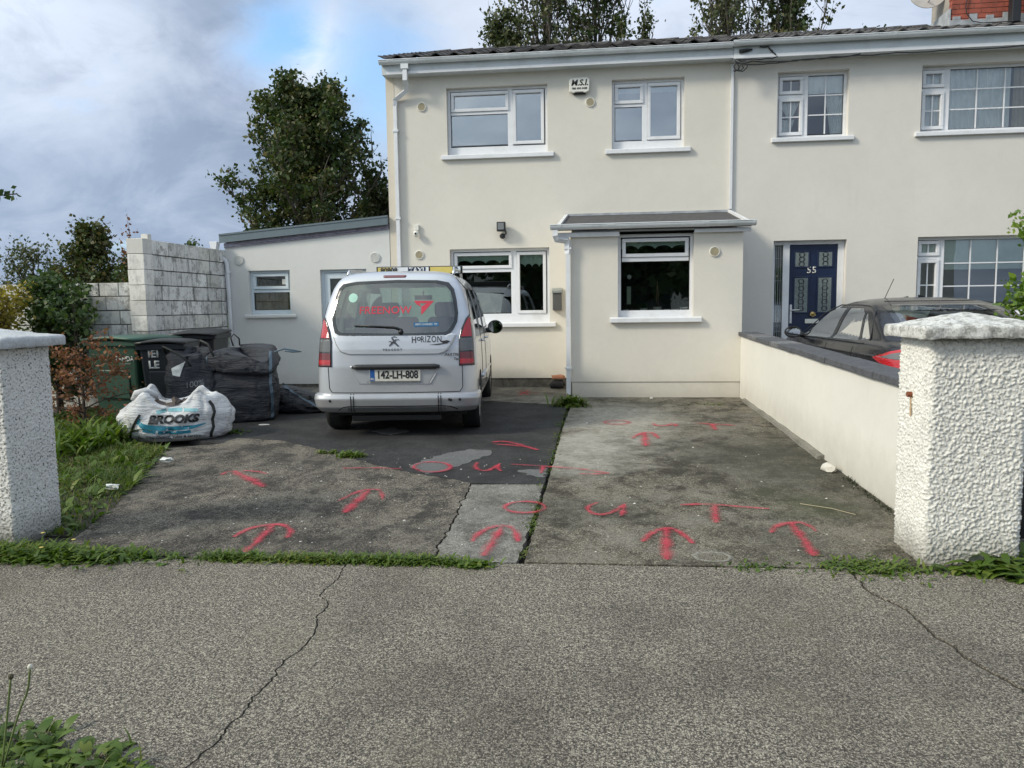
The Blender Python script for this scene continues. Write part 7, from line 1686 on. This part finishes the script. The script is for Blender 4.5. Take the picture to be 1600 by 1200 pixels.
# crowns seen over the roof
for i, (x, y, h, R, s_, lab, lm) in enumerate(((-2.55, 21.6, 9.4, 1.1, 31, 'small upright tree left of the tall pair behind the roof', 'leaf_poplar'), (-1.5, 22.3, 12.4, 1.8, 32, 'tall upright tree, left one of the middle pair behind the roof', 'leaf_poplar'), (-.05, 22.8, 12.2, 1.8, 33, 'tall upright tree, right one of the middle pair behind the roof', 'leaf_maple'), (1.25, 22.4, 9.9, .55, 36, 'thin leaning sapling at the right end of the middle trees', 'leaf_poplar'),
                                        (3.45, 22.2, 12.2, 1.7, 34, 'tall upright tree, left one of the right pair behind the roof', 'leaf_poplar'), (5.1, 22.6, 10.9, 1.9, 35, 'brownish rounded tree, right one of the right pair behind the roof', 'leaf_maple'))):
    tree('tall_tree', lab, 'tree', (x, y, 0), h, cr(R, .9, .6), 42 if R > .8 else 16, M[lm], .066, 10500 if R > .8 else 2600, s_, rag=.55, tr=.15, group=TG, gap=.42, rise=1.2, first=.3, puff=.20, sub=4, subl=.42)
tree('small_tree', 'small bush top poking over the roof left of the chimney', 'tree', (6.9, 22, 0), 8.75, cr(.7, .8, .5), 12, M['leaf_maple'], .07, 2600, 41, tr=.1, rise=.9, first=.5, puff=.3, gap=.2)
# growth at the left, behind the block wall
tree('garden_bush', 'tall bush turning brown behind the low block wall', 'bush', (-9.75, 14.0, 0), 3.12, lambda t: 1.0 if t < .55 else 1.0*(1-((t-.55)/.45)*.72), 26, M['leaf_brownish'], .05, 9500, 51, rag=.6, rise=.8, tr=.07, first=.08, puff=.2, sub=5, gap=.25)
tree('garden_bush', 'thin brown twiggy bush left of the pier of the tall wall', 'bush', (-8.6, 13.6, 0), 2.42, cr(.75, .9, .45), 16, M['leaf_maple'], .045, 4500, 52, rise=.8, tr=.05, first=.1, puff=.18, sub=5, gap=.3)
tree('wall_sapling', 'bare brown sapling rising above the pier of the tall wall', 'bush', (-6.85, 10.75, 0), 2.85, cr(.24, .8, .8), 10, M['leaf_brown'], .03, 160, 53, rise=1.2, tr=.02, first=.4, puff=.08, sub=2, gap=.5, barkm=M['twig'])
tree('far_bush', 'small far bush between the tall wall and the annex roof', 'bush', (-9.05, 16.5, 0), 3.05, cr(.42, .8, .4), 12, M['leaf_hedge'], .05, 1600, 54, rise=.9, tr=.05, first=.2, puff=.15)
tree('garden_bush', 'grey twiggy bush far at the left edge', 'bush', (-11.6, 14.8, 0), 2.8, cr(1.1, .9, .5), 18, M['leaf_poplar'], .045, 2600, 55, rise=.9, tr=.06, first=.1, puff=.2, gap=.5)
tree('yellow_shrub', 'yellowing shrub above the left gate pillar', 'bush', (-7.85, 9.0, 0), 1.78, cr(.75, .9, .8), 22, M['leaf_yellow'], .036, 8500, 56, rise=.9, tr=.05, first=.1, puff=.15, barkm=M['twig'])
tree('green_shrub', 'green ivy-like shrub leaning on the end of the low block wall', 'bush', (-7.5, 9.9, 0), 1.90, cr(.62, .95, .75), 24, M['leaf_hedge'], .046, 5200, 57, rag=.7, rise=.9, tr=.05, first=.1, puff=.14, barkm=M['twig'])
tree('green_shrub', 'dark green shrub at the left edge behind the pillar', 'bush', (-7.15, 7.6, 0), 2.25, cr(.50, .9, .6), 18, M['leaf_hedge'], .045, 3400, 58, rag=.7, rise=.9, tr=.05, first=.1, puff=.14, barkm=M['twig'], gap=.3)
tree('far_treeline', 'low far hedge behind the garden bushes', 'hedge', (-12.0, 19, 0), 2.35, cr(2.6, .95, .8), 24, M['leaf_hedge'], .09, 9000, 59, rise=.5, tr=.12, first=.1, puff=.35)
# brown dead shrub with a green shoot in front of the bins
tree('dead_shrub', 'dead shrub with rusty brown leaves in front of the green bin', 'shrub', (-5.74, 7.95, .05), 1.12, cr(.56, .9, .9), 22, M['leaf_brown'], .026, 1700, 61, rag=.8, rise=.6, tr=.024, first=.15, puff=.09, droop=1.6, sub=5, gap=.35, barkm=M['twig'])
tree('bramble_shoot', 'thin dark green shoot rising from the dead brown shrub', 'shrub', (-5.9, 8.1, .05), 1.78, cr(.42, .5, .8), 10, M['leaf_hedge'], .036, 300, 62, rise=.7, tr=.012, first=.55, puff=.06, sub=2, gap=.3, barkm=M['twig'])
# leafy branch tip at the left edge
t = thing('overhanging_branch', (-7.3, 8.0, 0), 'single leafy branch tip against the sky at the left edge', 'branch')
Y_ = 8.0; P = [onY(px, py, Y_) for px, py in ((-120, 560), (-90, 430), (-60, 330), (-20, 309), (8, 304), (27, 303))]; P[0].z = 0; MB().tube(smoothline(P, 2), .007, 6).build('stem', M['twig'], t, smooth=True)
PT = np.array([tuple(P[3].lerp(P[5], u)+Vector((0, 0, v))) for u, v in [(a, b) for a in np.linspace(0, 1, 9) for b in (-.03, .0, .035)]]); PT += np.random.default_rng(3).normal(size=PT.shape)*.02
link('leaves', quads_mesh('leaves', leaf_arrays(PT, .05, np.random.default_rng(4))), M['leaf_hedge'], t)
# laurel hedge at the right edge
tree('laurel_bush', 'bright green laurel bush at the right edge behind the white pillar', 'bush', (4.02, 7.1, .03), 2.12, cr(.50, .95, .9), 30, M['leaf_laurel'], .032, 17000, 63, rise=.8, tr=.03, first=.1, puff=.15, sub=5)

# ================================================================== ACROSS THE ROAD (seen only in the window reflections)
OH = thing('rendered_house', (-1, -21, 0), 'plain terrace house across the road behind the viewer', 'house')
ob = MB().box(-22, 20, -29, -21, -.1, 5.2).build('wall', M['cream2'], OH)
MB().add([(-22.4, -20.6, 5.2), (20.4, -20.6, 5.2), (20.4, -25, 7.2), (-22.4, -25, 7.2), (20.4, -29.4, 5.2), (-22.4, -29.4, 5.2)], [(0, 1, 2, 3), (3, 2, 4, 5), (0, 3, 5), (1, 4, 2), (0, 5, 4, 1)]).build('roof', M['tile'], OH)
for i in range(9):
    for z in (1.0, 3.6):
        MB().box(-20+i*4.4, -18+i*4.4, -21.0, -20.96, z, z+1.2).build('window', M['frit'], OH)
for i, (x, h, lab) in enumerate(((-8, 6.5, 'leafy tree across the road, left of two behind the viewer'), (4.5, 6.0, 'leafy tree across the road, right of two behind the viewer'))):
    tree('street_tree', lab, 'tree', (x, -12, 0), h, cr(2.8, .8, .5), 18, M['leaf_hedge'], .25, 7000, 70+i, rise=.6, tr=.2, first=.2, puff=.6)
tree('street_hedge', 'tall hedge across the road behind the viewer', 'hedge', (-1, -11, 0), 4.6, cr(6.5, .95, .9), 44, M['leaf_hedge'], .3, 14000, 73, rise=.3, tr=.1, first=.1, puff=.5)
bpy.data.objects.remove(bpy.data.objects[roof.src])
